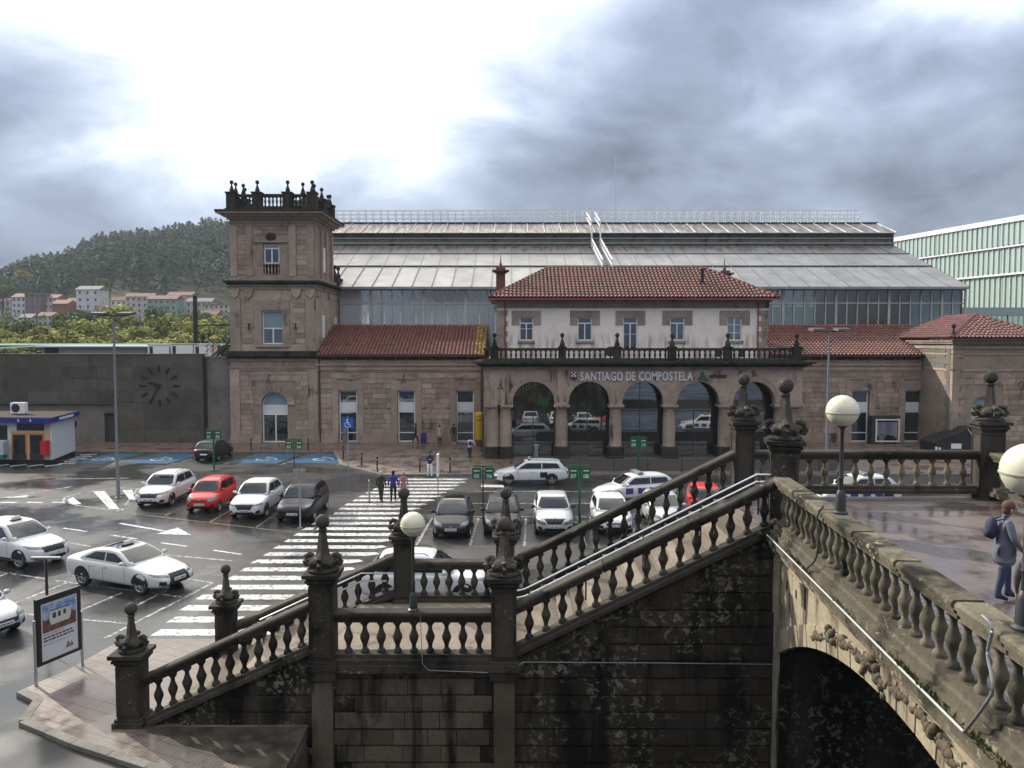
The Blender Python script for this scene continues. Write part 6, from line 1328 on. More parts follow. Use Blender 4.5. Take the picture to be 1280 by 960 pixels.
m = MB(); m.prism([(.16, -.036, .74), (.26, -.036, .92), (.31, -.036, .80), (.36, -.036, .88), (.42, -.036, .74)], (0, .004, 0)); m.build('printed_logo', plain('logo_grey', (.20, .16, .15), .5), po)

# ---- kiosk
kk = thing('kiosk', 'white flat-roofed kiosk with blue fascia and orange shop doors', 'kiosk', (-33.4, 57.75, 0)); ok_ = (-33.4, 57.75)
F = [(0, 0), (-1.0, 4.9), (-9, 4.9), (-9, .6)]; KW = plain('kiosk_white', (.56, .60, .64), .45); KB = plain('kiosk_blue', (.012, .03, .22), .4)
MB().prism([(x, y, .3) for x, y in F], (0, 0, 2.75)).build('body', KW, kk); MB().prism([(x * .99 - .03, y * .98 + .05, 0) for x, y in F], (0, 0, .3)).build('plinth', BLACK, kk)
RF = [(.3, -.5), (-.75, 5.2), (-9.3, 5.2), (-9.3, .1)]; MB().prism([(x, y, 3.05) for x, y in RF], (0, 0, .34)).build('fascia', KB, kk); MB().prism([(x * .985, y * .96 + .05, 3.391) for x, y in RF], (0, 0, .03)).build('roof', plain('kiosk_roof', (.045, .032, .028), .8, var=.3, spec=.05), kk)
fx = lambda u: (-u, .6 * u / 9)            # along the front
def kf(name, mat, u0, u1, z0, z1, off, par=kk):
    a, b = fx(u0), fx(u1); m = MB(); m.hexa([(b[0], b[1] - off, z0), (a[0], a[1] - off, z0), (a[0], a[1] + .05, z0), (b[0], b[1] + .05, z0)], [(b[0], b[1] - off, z1), (a[0], a[1] - off, z1), (a[0], a[1] + .05, z1), (b[0], b[1] + .05, z1)]); return m.build(name, mat, par)
for u0 in (.55, 1.85): q = kf('shop_door', ORANGE, u0, u0 + 1.2, .3, 2.25, .04); kf('door_glass', GL_CAR, u0 + .14, u0 + 1.06, .75, 2.12, .06, q); kf('kick_plate', DARKM, u0 + .08, u0 + 1.12, .32, .74, .055, q)
kf('cream_post', plain('cream_post', (.48, .36, .22), .6), .15, .5, .3, 2.9, .045); kf('door_head', MATS['cream_post'], .5, 3.1, 2.25, 2.42, .05); kf('fanlight', GL_CAR, .55, 2.6, 2.44, 2.95, .05)
for u0 in (3.35, 4.3): kf('side_window', GL_CAR, u0, u0 + .7, 1.75, 2.8, .03)
blk('cabinet', REDP, kk, -.55, -.12, -.55, -.06, .75, 1.75)
ux = MB().hexa([(-4.2, -.6, .75), (-3.2, -.6, .75), (-3.2, -.1, .75), (-4.2, -.1, .75)], [(-4.35, -.75, 1.75), (-3.05, -.75, 1.75), (-3.05, -.1, 1.75), (-4.35, -.1, 1.75)]).build('ice_chest', KW, kk); MB().box(-4.2, -3.2, -.62, -.1, .45, .75).build('ice_chest_base', plain('teal_plastic', (.03, .16, .13), .5), kk); MB().box(-4.0, -3.5, -.63, -.58, .05, .4).build('crate_front', WHITE, kk)
for nme, s, u, sz in (('lettering', 'PRENSA', .2, .26),): pass
KT = plain('kiosk_lettering', (.62, .65, .75), .5)
for u, w in ((7.6, .9), (2.2, .25), (1.3, .18)):
    x = -u
    for k in range(max(1, int(w / .14))): a = -u + k * .14; blk('fascia_letter', KT, kk, a, a + .09, -.5 + .6 * u / 9.6 - .03, -.5 + .6 * u / 9.6 + .02, 3.13, 3.30)
for k in range(10): f = .28 + k * .05; blk('fascia_letter', KT, kk, .3 - 1.05 * f - .0, .3 - 1.05 * f + .04, -.5 + 5.7 * f - .09, -.5 + 5.7 * f + .09, 3.13, 3.30)
ac_unit('round-fan air conditioner on the kiosk roof', -41.3, 59.5, 3.43, 1.3); ac_unit('air conditioner with pipes near the middle of the kiosk roof', -37.2, 60.2, 3.43, 1.2)
bs = thing('planter_stand', 'dark planter stand against the pale lower wall behind the kiosk', 'planter', (-37.3, 67.6, .12)); MB().lathe([(.16, 0), (.05, .08), (.05, 1.3), (.3, 1.5), (.34, 1.9), (.2, 2.1)], seg=10).build('stem', BLACK, bs, True); MB().lathe([(.22, 0), (.22, .05)], seg=10).build('foot', DARKM, bs)

# ---- by the right wing: vending stand and tarpaulin stall
vd = thing('vending_machine', 'white framed newsstand rack against the right wing wall', 'rack', (32.0, 68.3, .12)); MB().box(-1.35, -1.05, -.4, .3, 0, 2.4).box(-1.05, 1.1, -.4, .3, 2.2, 2.4).box(-1.05, 1.1, .2, .3, 0, 2.2).build('housing', DARKM, vd)
MB().box(-1.0, -.9, -.45, -.35, .2, 2.15).box(.95, 1.05, -.45, -.35, .2, 2.15).box(-.9, .95, -.45, -.35, 2.05, 2.15).box(-.9, .95, -.45, -.35, .2, .3).build('frame', WHITE, vd)
r7 = random.Random(8)
for k in range(9): blk('magazine', plain('magazine_%d' % k, (r7.uniform(.1, .4), r7.uniform(.08, .3), r7.uniform(.15, .45)), .5), vd, -.85 + k * .195, -.85 + k * .195 + .17, -.30, -.25, .5 + r7.uniform(0, .3), 1.9)
tp = thing('covered_stall', 'black tarpaulin covered stall with wedge shape by the right wing', 'stall', (33.2, 62.5, .12)); TARP = plain('black_tarpaulin', (.014, .015, .018), .35, var=.3, bump=.4)
m = MB(); m.prism([(0, 0, 0), (5.0, 0, 0), (5.0, 0, 2.05), (2.6, 0, 2.0), (1.9, 0, 1.55), (.3, 0, 1.0), (0, 0, .8)], (0, 2.2, 0)); m.build('tarpaulin', TARP, tp); MB().tube([(2.55, -.02, 1.95), (3.7, -.5, .0)], .02, 5).build('guy_rope', WHITE, tp); blk('notice', WHITE, tp, 1.3, 2.1, -.03, .01, .35, .75); blk('notice', WHITE, tp, .05, .25, -.03, .01, .2, .5); blk('notice', WHITE, tp, .35, .5, -.03, .01, .15, .45)
# ================================================================== vehicles (x forward, y left, origin on the ground at the middle)
CT = {
 # L, W, H, hood z front/back, belt z, windscreen base/top x, rear top/base x, roof half width factor, rear deck z (None = hatch), wheel r, axle x front/rear
 'suv': dict(L=4.50, W=1.84, H=1.64, hf=.86, hb=1.04, belt=1.06, wb=1.02, wt=.34, rt=-1.55, rb=-2.02, wr=.35, af=1.36, ar=-1.32, clad=True, gz=(.62, .82), lz=(.74, .86)),
 'coupe_suv': dict(L=4.40, W=1.80, H=1.65, hf=.88, hb=1.06, belt=1.08, wb=.95, wt=.28, rt=-1.35, rb=-2.0, wr=.35, af=1.33, ar=-1.33, clad=True, gz=(.52, .80), lz=(.70, .80)),
 'juke': dict(L=4.20, W=1.80, H=1.60, hf=.90, hb=1.04, belt=1.06, wb=.92, wt=.25, rt=-1.35, rb=-1.92, wr=.35, af=1.28, ar=-1.33, clad=True, gz=(.62, .84), lz=(.58, .76)),
 'hatch': dict(L=4.00, W=1.74, H=1.50, hf=.76, hb=.96, belt=.98, wb=1.02, wt=.22, rt=-1.35, rb=-1.80, wr=.31, af=1.22, ar=-1.26, clad=False, gz=(.50, .62), lz=(.62, .76)),
 'panda': dict(L=3.66, W=1.66, H=1.58, hf=.86, hb=1.00, belt=1.02, wb=1.02, wt=.40, rt=-1.48, rb=-1.74, wr=.29, af=1.12, ar=-1.16, clad=False, gz=(.66, .74), lz=(.66, .84)),
 'sedan': dict(L=4.82, W=1.84, H=1.44, hf=.72, hb=.95, belt=.97, wb=1.02, wt=.22, rt=-.92, rb=-1.78, wr=.34, af=1.43, ar=-1.39, clad=False, deck=1.02, gz=(.34, .70), lz=(.60, .70)),
 'wagon': dict(L=4.65, W=1.79, H=1.47, hf=.72, hb=.93, belt=.95, wb=1.12, wt=.40, rt=-1.80, rb=-2.20, wr=.33, af=1.42, ar=-1.28, clad=False, gz=(.30, .52), lz=(.62, .72)),
 'van': dict(L=5.0, W=1.95, H=2.2, hf=1.0, hb=1.18, belt=1.22, wb=1.65, wt=1.05, rt=-2.30, rb=-2.46, wr=.33, af=1.6, ar=-1.5, clad=True, gz=(.5, .8), lz=(.75, .95)),
}
_car = {}
P_POL = paint('police_blue', (.025, .06, .22))
def grid_mesh(rows, closed_ends=True):
    m = MB(); n = len(rows[0])
    for r_ in rows: m.v += [tuple(p) for p in r_]
    for i in range(len(rows) - 1):
        for k in range(n - 1): a = i * n + k; m.f.append((a, a + 1, a + n + 1, a + n)); m.m.append(0)
    if closed_ends:
        m.f.append(tuple(range(n - 1, -1, -1))); m.f.append(tuple((len(rows) - 1) * n + k for k in range(n))); m.m += [0, 0]
    return m
def subdiv(m, lv=2):
    me = m.mesh('tmp', P_WHITE); b = bmesh.new(); b.from_mesh(me); bmesh.ops.recalc_face_normals(b, faces=b.faces)
    ob = bpy.data.objects.new('tmp', me); b.to_mesh(me); b.free(); col.objects.link(ob); md = ob.modifiers.new('s', 'SUBSURF'); md.levels = lv; md.render_levels = lv
    out = bpy.data.meshes.new_from_object(ob.evaluated_get(bpy.context.evaluated_depsgraph_get())); bpy.data.objects.remove(ob); bpy.data.meshes.remove(me)
    out.polygons.foreach_set('use_smooth', [True] * len(out.polygons)); out.materials.clear(); return out
def interp(pts, x):
    if x >= pts[0][0]: return pts[0][1]
    for (a, p), (b, q) in zip(pts, pts[1:]):
        if x >= b: t = (x - a) / (b - a); t = t * t * (3 - 2 * t); return p + (q - p) * t
    return pts[-1][1]
def car_meshes(kind):
    if kind in _car: return _car[kind]
    c = CT[kind]; L, W, H = c['L'], c['W'], c['H']; h = L / 2; w = W / 2; deck = c.get('deck')
    top = [(h, c['hf'] - .22), (h - .10, c['hf'] - .05), (h - .35, c['hf'] + .02), (c['wb'] - .05, c['hb']), (c['wb'] - .5, c['belt']), (c['rb'] + .3, c['belt'] + .02), (-h + .25, (deck or c['belt'] + .03)), (-h, (deck or c['belt']) - .10)]
    wid = [(h, w * .66), (h - .12, w * .84), (h - .4, w * .95), (h - .9, w), (-h + .8, w), (-h + .35, w * .96), (-h + .1, w * .88), (-h, w * .74)]
    low = [(h, .34), (h - .2, .24), (h - .6, .2), (-h + .6, .22), (-h + .15, .30), (-h, .40)]
    xs = [h, h - .05, h - .16, h - .36, h - .65, c['af'], c['af'] - .4, c['wb'] - .2, .3, -.3, -.9, c['ar'], -h + .55, -h + .28, -h + .10, -h + .03, -h]
    xs = sorted(set(xs), reverse=True); rows = []
    for x in xs:
        ww, zt, zl = interp(wid, x), interp(top, x), interp(low, x); hh = zt - zl; r_ = []
        half = [(ww * .80, zl), (ww * .97, zl + .06), (ww * .99, zl + hh * .35), (ww, zl + hh * .62), (ww * .975, zl + hh * .86), (ww * .90, zt - .015), (ww * .6, zt + .02), (ww * .25, zt + .032)]
        r_ = [(x, -a, b) for a, b in half] + [(x, a, b) for a, b in half[::-1]]
        r_.append(r_[0]); rows.append(r_[:-1])
    # close the belly ring
    n = len(rows[0]); m = MB()
    for r_ in rows: m.v += r_
    for i in range(len(rows) - 1):
        for k in range(n): a = i * n + k; b = i * n + (k + 1) % n; m.f.append((a, b, b + n, a + n)); m.m.append(0)
    m.f.append(tuple(range(n - 1, -1, -1))); m.f.append(tuple((len(rows) - 1) * n + k for k in range(n))); m.m += [0, 0]
    body = subdiv(m, 2)
    # cabin
    zb = c['belt'] - .06; zr = H; rw = w * (.74 if kind != 'van' else .84); bw = w * .905
    st = [(c['wb'] + .06, 0.0), ((c['wb'] + c['wt']) / 2, .52), (c['wt'], .93), (c['wt'] - .35, 1.0), ((c['wt'] + c['rt']) / 2, 1.02), (c['rt'] + .35, .985), (c['rt'], .92), ((c['rt'] + c['rb']) / 2, .52), (c['rb'] - .05, 0.0)]
    rows = []
    for x, f in st:
        zt = zb + (zr - zb) * max(f, .03); half = []
        for t in (0, .35, .7, .92): half.append((bw + (rw - bw) * (t * max(f, .02)) ** 1.15, zb + (zt - zb) * t))
        e = bw + (rw - bw) * max(f, .02); half += [(e * .90, zt - .012), (e * .5, zt + .012)]
        rows.append([(x, -a, b) for a, b in half] + [(x, a, b) for a, b in half[::-1]])
    cab = subdiv(grid_mesh(rows), 2)
    vb = BVHTree.FromPolygons([v.co for v in body.vertices], [p.vertices for p in body.polygons]); vc = BVHTree.FromPolygons([v.co for v in cab.vertices], [p.vertices for p in cab.polygons])
    _car[kind] = (body, cab, vb, vc); return _car[kind]
def patch(bvh, quad, axis, sgn, off=.006, nu=8, nv=5, rimr=0):
    """bilinear 2-D quad laid on the surface: axis 'x' quad=(y,z), axis 'y' quad=(x,z), axis 'z' quad=(x,y)"""
    m = MB(); ok = True; P = []
    for j in range(nv + 1):
        for i in range(nu + 1):
            a, b = i / nu, j / nv
            p = [(1 - a) * (1 - b) * quad[0][k] + a * (1 - b) * quad[1][k] + a * b * quad[2][k] + (1 - a) * b * quad[3][k] for k in (0, 1)]
            if axis == 'x': o_, d_ = Vector((6 * sgn, p[0], p[1])), Vector((-sgn, 0, 0))
            elif axis == 'y': o_, d_ = Vector((p[0], 3 * sgn, p[1])), Vector((0, -sgn, 0))
            else: o_, d_ = Vector((p[0], p[1], 5)), Vector((0, 0, -1))
            hit, nrm, _, _ = bvh.ray_cast(o_, d_)
            if hit is None: P.append(None); continue
            if nrm.dot(d_) > 0: nrm = -nrm
            P.append(hit + nrm * off)
    for j in range(nv):
        for i in range(nu):
            q = [P[j * (nu + 1) + i], P[j * (nu + 1) + i + 1], P[(j + 1) * (nu + 1) + i + 1], P[(j + 1) * (nu + 1) + i]]
            if all(v is not None for v in q):
                if max((q[k] - q[(k + 1) % 4]).length for k in range(4)) < .8: m.poly(q)
    return m
def disc_patch(bvh, cx, cz, r, sgn, off=.004):
    m = MB(); P = []
    for ring in (0, .5, 1):
        for k in range(20):
            a = 2 * math.pi * k / 20; hit, nrm, _, _ = bvh.ray_cast(Vector((cx + ring * r * math.cos(a), 3 * sgn, cz + ring * r * math.sin(a))), Vector((0, -sgn, 0)))
            P.append(None if hit is None else hit + Vector((0, sgn * off, 0)))
    for ring in range(2):
        for k in range(20):
            q = [P[ring * 20 + k], P[ring * 20 + (k + 1) % 20], P[ring * 20 + 20 + (k + 1) % 20], P[ring * 20 + 20 + k]]
            if all(v is not None for v in q): m.poly(q)
    return m
TYREM = {}
def wheel_meshes(r):
    if r not in TYREM:
        t = MB().lathe([(r * .6, -.03), (r * .70, -.035), (r * .72, -.10), (r * .93, -.105), (r, -.075), (r, .075), (r * .93, .105), (r * .72, .10), (r * .70, .035), (r * .6, .03)], axis='y', seg=24).mesh('tyre', RUBBER, True)
        rim = MB(); rim.mi = 1; rim.lathe([(r * .69, -.045), (r * .69, .045)], axis='y', seg=20); rim.mi = 0
        for k in range(7):
            a = 2 * math.pi * k / 7; c, s = math.cos(a), math.sin(a); px, pz = -s, c
            q = [(c * .04 - px * .045, s * .04 - pz * .045), (c * r * .68 - px * .028, s * r * .68 - pz * .028), (c * r * .68 + px * .028, s * r * .68 + pz * .028), (c * .04 + px * .045, s * .04 + pz * .045)]
            rim.prism([(x, -.085, z) for x, z in q], (0, .03, 0)); rim.prism([(x, .06, z) for x, z in q], (0, .03, 0))
        for y0 in (-.095, .065): rim.lathe([(.055, 0), (.055, .03)], (0, y0, 0), 10, axis='y')
        [rim.tube([(r * .69 * math.cos(2 * math.pi * k / 24), yy, r * .69 * math.sin(2 * math.pi * k / 24)) for k in range(25)], .016, 5) for yy in (-.088, .088)]
        TYREM[r] = (t, rim.mesh('rim', [RIM, BLACK]))
    return TYREM[r]
_plates = {}
def car(label, kind, paintm, x, y, ang, taxi=False, police=False, rails=False, dkroof=False, plate='', group=None, darkrim=False, side_panel=False, grille='wide', roofbar=False):
    """ang: heading in degrees, 0 = +X, -90 = towards the camera"""
    c = CT[kind]; body, cab, vb, vc = car_meshes(kind); L, W, H = c['L'], c['W'], c['H']; h = L / 2; w = W / 2
    t = thing('parked_car' if not police else 'police_car', label, 'car' if not police else 'police car', (x, y, .0), R(ang), group)
    def shell(name, me):
        o_ = put(name, me.copy(), t); o_.data.materials.clear(); o_.data.materials.append(paintm); return o_
    bo = shell('body', body); ca = shell('cabin', cab)
    zb, zr = c['belt'] + .02, H - .10; key = (kind, 'parts')
    if key not in _car:
        S = {}
        rw = w * .74
        S['windscreen'] = patch(vc, [(-w * .83, zb + .02), (w * .83, zb + .02), (rw * .86, H - .075), (-rw * .86, H - .075)], 'x', 1, .006, 10, 6)
        S['rear_window'] = patch(vc, [(-w * .76, zb + .06), (w * .76, zb + .06), (rw * .82, H - .10), (-rw * .82, H - .10)], 'x', -1, .006, 10, 6)
        xf, xfr = c['wb'] - .30, c['wt'] - .10; mid = (c['wt'] + c['rt']) / 2 + .05; xr, xrt = c['rb'] + .40, c['rt'] + .18
        if c.get('deck'): xr, xrt = c['rb'] + .45, c['rt'] + .1
        for s in (1, -1):
            S['sf%d' % s] = patch(vc, [(xf, zb + .02), (mid + .03, zb + .03), (mid + .02, H - .13), (xfr, H - .14)], 'y', s, .006, 8, 4)
            S['sr%d' % s] = patch(vc, [(mid - .03, zb + .03), (xr, zb + .06), (xrt, H - .15), (mid - .04, H - .13)], 'y', s, .006, 8, 4)
            for i, ax in enumerate((c['af'], c['ar'])): S['wa%d%d' % (i, s)] = disc_patch(vb, ax, c['wr'] + .02, c['wr'] + .055, s)
            S['hl%d' % s] = patch(vb, [(s * w * .44, c['lz'][0]), (s * w * .90, c['lz'][0] + .06), (s * w * .90, c['lz'][1] + .05), (s * w * .52, c['lz'][1] - .02)], 'x', 1, .008, 8, 3)
            S['tl%d' % s] = patch(vb, [(s * w * .48, c['belt'] - .28), (s * w * .86, c['belt'] - .26), (s * w * .86, c['belt'] - .08), (s * w * .55, c['belt'] - .12)], 'x', -1, .008, 6, 3)
            S['fog%d' % s] = patch(vb, [(s * w * .60, .36), (s * w * .84, .38), (s * w * .84, .52), (s * w * .66, .50)], 'x', 1, .007, 5, 3)
            S['sill%d' % s] = patch(vb, [(c['af'] - .42, .22), (c['ar'] + .42, .24), (c['ar'] + .42, .40 if c['clad'] else .30), (c['af'] - .42, .38 if c['clad'] else .28)], 'y', s, .005, 12, 2)
            S['dl%d' % s] = MB()
            for xd in (c['wb'] - .28, mid, c['ar'] + .40): q = patch(vb, [(xd, .32), (xd - .014, .32), (xd - .014, zb - .06), (xd, zb - .06)], 'y', s, .003, 1, 8); n0 = len(S['dl%d' % s].v); S['dl%d' % s].v += q.v; S['dl%d' % s].f += [tuple(k + n0 for k in f) for f in q.f]; S['dl%d' % s].m += q.m
        gz = c['gz']; k_ = .46 if kind != 'sedan' else .52
        S['grille'] = patch(vb, [(-w * k_ * (.7 if kind in ('juke', 'coupe_suv') else 1), gz[0]), (w * k_ * (.7 if kind in ('juke', 'coupe_suv') else 1), gz[0]), (w * k_ * (1.15 if kind != 'sedan' else .8), gz[1]), (-w * k_ * (1.15 if kind != 'sedan' else .8), gz[1])], 'x', 1, .009, 10, 4)
        S['intake'] = patch(vb, [(-w * .58, .30), (w * .58, .30), (w * .50, .44), (-w * .50, .44)], 'x', 1, .008, 10, 3)
        S['rbump'] = patch(vb, [(-w * .66, .36), (w * .66, .36), (w * .62, .50), (-w * .62, .50)], 'x', -1, .008, 10, 2)
        _car[key] = {k: (v.mesh(k, P_WHITE, 'all') if v.f else None) for k, v in S.items()}
    S = _car[key]
    def add(name, k, mat, par):
        if S[k] is None: return None
        o_ = put(name, S[k].copy(), par); o_.data.materials.clear(); o_.data.materials.append(mat); return o_
    add('windscreen', 'windscreen', GL_CAR, ca); add('rear_window', 'rear_window', GL_CAR, ca)
    for s in (1, -1):
        add('side_window', 'sf%d' % s, GL_CAR, ca); add('side_window', 'sr%d' % s, GL_CAR, ca)
        for i in (0, 1): add('wheel_arch', 'wa%d%d' % (i, s), BLACK, bo)
        add('headlight', 'hl%d' % s, LAMPG, bo); add('tail_light', 'tl%d' % s, TAIL, bo); add('fog_lamp', 'fog%d' % s, BLACK, bo); add('sill', 'sill%d' % s, BLACK, bo); add('door_gap', 'dl%d' % s, BLACK, bo)
        mr = MB(); mr.ball((c['wb'] - .32, s * (w + .06), zb + .06), .10, 10, 7, (.65, 1.15, .75)); mr.tube([(c['wb'] - .32, s * (w * .88), zb + .0), (c['wb'] - .32, s * (w + .03), zb + .04)], .03, 5); mr.build('mirror', paintm if not kind in ('juke',) else BLACK, t, 'all')
        for hx in ((c['wb'] + c['ar']) / 2 - .02, c['ar'] + .52): blk('door_handle', paintm, bo, hx - .09, hx + .09, s * w - .012, s * w + .012, zb - .18, zb - .15)
    add('grille', 'grille', BLACK, bo); add('lower_intake', 'intake', BLACK, bo); add('rear_bumper_trim', 'rbump', BLACK, bo)
    tm, rm_ = wheel_meshes(c['wr'])
    for ax in (c['af'], c['ar']):
        for s in (1, -1):
            wo = put('wheel', tm, t, (ax, s * (w - .125), c['wr'])); ro = put('rim', rm_, wo)
    for end in (1, -1):
        hit = vb.ray_cast(Vector((end * 6, 0, .50 if end > 0 else .60)), Vector((-end, 0, 0)))[0]
        if hit: pl = blk('number_plate', PLATE, t, hit.x - .012 + end * .014, hit.x + .012 + end * .014, -.26, .26, hit.z - .055, hit.z + .055)
        if hit and end > 0:
            if plate not in _plates: _plates[plate] = text_mesh(plate, .10, BLACK, .001, .002)
            put('plate_number', _plates[plate], t, (hit.x + .029, 0, hit.z - .035), (R(90), 0, R(90)), (1.15, 1, 1))
    em = MB(); hit = vb.ray_cast(Vector((6, 0, c['gz'][1] + (.0 if grille == 'wide' else .02))), Vector((-1, 0, 0)))[0]
    if hit: em.lathe([(.06, 0), (.06, .012)], (hit.x + .006, 0, hit.z - .02), 12, axis='x'); em.build('badge', STEEL, bo)
    if taxi:
        tl = MB(); tl.box(-.09, .09, -.22, .22, 0, .035); tl.build('roof_sign_base', DARKM, t).location = (c['wt'] - .28, 0, H + .012)
        tb = MB(); tb.hexa([(-.06, -.17, 0), (.06, -.17, 0), (.06, .17, 0), (-.06, .17, 0)], [(-.04, -.15, .12), (.04, -.15, .12), (.04, .15, .12), (-.04, .15, .12)]); q = tb.build('roof_sign', plain('taxi_sign', (.60, .58, .48), .4) if 'taxi_sign' not in MATS else MATS['taxi_sign'], t); q.location = (c['wt'] - .28, 0, H + .047)
    if police:
        lb = MB(); lb.box(-.16, .16, -.55, .55, .04, .16); q = lb.build('light_bar', GREYM, t); q.location = (c['wt'] - .55, 0, H); MB().box(-.1, .1, -.4, .4, 0, .05).build('light_bar_foot', DARKM, q)
        for s in (1, -1):
            for k in range(3): q = patch(vb, [(.9 - k * .72, .50), (.45 - k * .72, .50), (.45 - k * .72, .82), (.9 - k * .72, .82)], 'y', s, .006, 3, 3); q.build('blue_check', P_POL, bo, 'all')
    if rails:
        for s in (1, -1): MB().tube([(c['wt'] - .2, s * w * .62, H - .02), (c['wt'] - .35, s * w * .62, H + .05), (c['rt'] + .3, s * w * .62, H + .04), (c['rt'] + .15, s * w * .62, H - .03)], .018, 6).build('roof_rail', DARKM, ca, True)
    if dkroof:
        q = patch(vc, [(c['wt'] - .15, -w * .55), (c['rt'] + .2, -w * .55), (c['rt'] + .2, w * .55), (c['wt'] - .15, w * .55)], 'z', 1, .006, 6, 6); q.build('glass_roof', GL_CAR, ca, 'all')
    if side_panel:
        q = patch(vb, [(-.55, .46), (-1.0 + .0, .46), (-1.0, .80), (-.55, .80)], 'y', 1, .006, 3, 3); q.build('door_placard', P_NAVY, bo, 'all')
    return t
D = -90
car('white SUV parked beside the hatched island, dark grille and roof rails', 'suv', P_WHITE, -19.3, 44.35, D - 1, rails=True, plate='4821 LKM')
car('small red hatchback parked between two white SUVs', 'panda', P_RED, -16.15, 42.7, D, rails=True, plate='7350 KBD')
car('white SUV with sloping tail parked between the red and the navy car', 'coupe_suv', P_WHITE, -13.35, 41.6, D, plate='2964 MVR')
car('navy SUV parked beside the zebra crossing and the sign pole', 'suv', P_NAVY, -10.75, 40.9, D, rails=True, plate='6617 LPZ')
car('black hatchback parked at the end of the row beside the crossing', 'hatch', P_BLACK, -2.75, 37.45, D, dkroof=True, plate='5208 JHN')
car('dark grey hatchback partly hidden behind a stone finial', 'hatch', P_GREY, -.45, 37.9, D, plate='8143 KCF')
car('silver crossover with round headlights parked beside the thick green sign pole', 'juke', P_SILVER, 1.95, 38.1, D, plate='3390 MDX')
car('white car with dark grille parked behind the upper stair balustrade', 'hatch', P_WHITE, 4.75, 38.2, D, plate='1572 LTB')
car('silver-grey hatchback behind the balusters next to the red car', 'hatch', P_SILVER, 7.4, 39.0, D, plate='9036 KXW')
car('red car glimpsed through the balusters at the top of the stairs', 'panda', P_RED, 9.9, 40.4, D - 4, plate='2218 LSD')
car('white estate taxi with a dark door placard in front of the arcade', 'wagon', P_WHITE, 1.2, 50.2, 180, taxi=True, rails=True, side_panel=True, plate='4407 MGT')
car('white patrol car with a roof light bar behind the stair balustrade', 'wagon', P_WHITE, 6.9, 44.8, 196, police=True, plate='7781 JVB')
car('white and blue patrol car seen through the bridge balustrade', 'suv', P_WHITE, 18.9, 43.5, 188, police=True, plate='0095 KPR')
car('dark green hatchback parked against the clock wall, seen from behind', 'hatch', P_GREY, -22.6, 60.4, 88, plate='6124 HDL')
HL = math.degrees(math.atan2(-1.1, 2.7))
car('white taxi saloon in the foreground with open arrow-shaped grille', 'sedan', P_PEARL, -14.15, 29.2, HL, taxi=True, dkroof=True, plate='5931 MKC')
car('white taxi SUV behind the taxi saloon', 'suv', P_WHITE, -20.35, 32.4, HL, taxi=True, plate='8265 LZN')
car('silver car at the edge of the car park beside the poster stand', 'hatch', P_SILVER, -17.0, 24.35, HL - 2, plate='3478 JRW')
car('white SUV parked beyond the landing balustrade', 'suv', P_WHITE, -3.0, 27.6, 0, rails=True, plate='1189 LBF')
car('white van with sunlit roof beyond the end of the bridge', 'van', P_WHITE, 29.2, 45.2, 178, plate='7702 KWS')
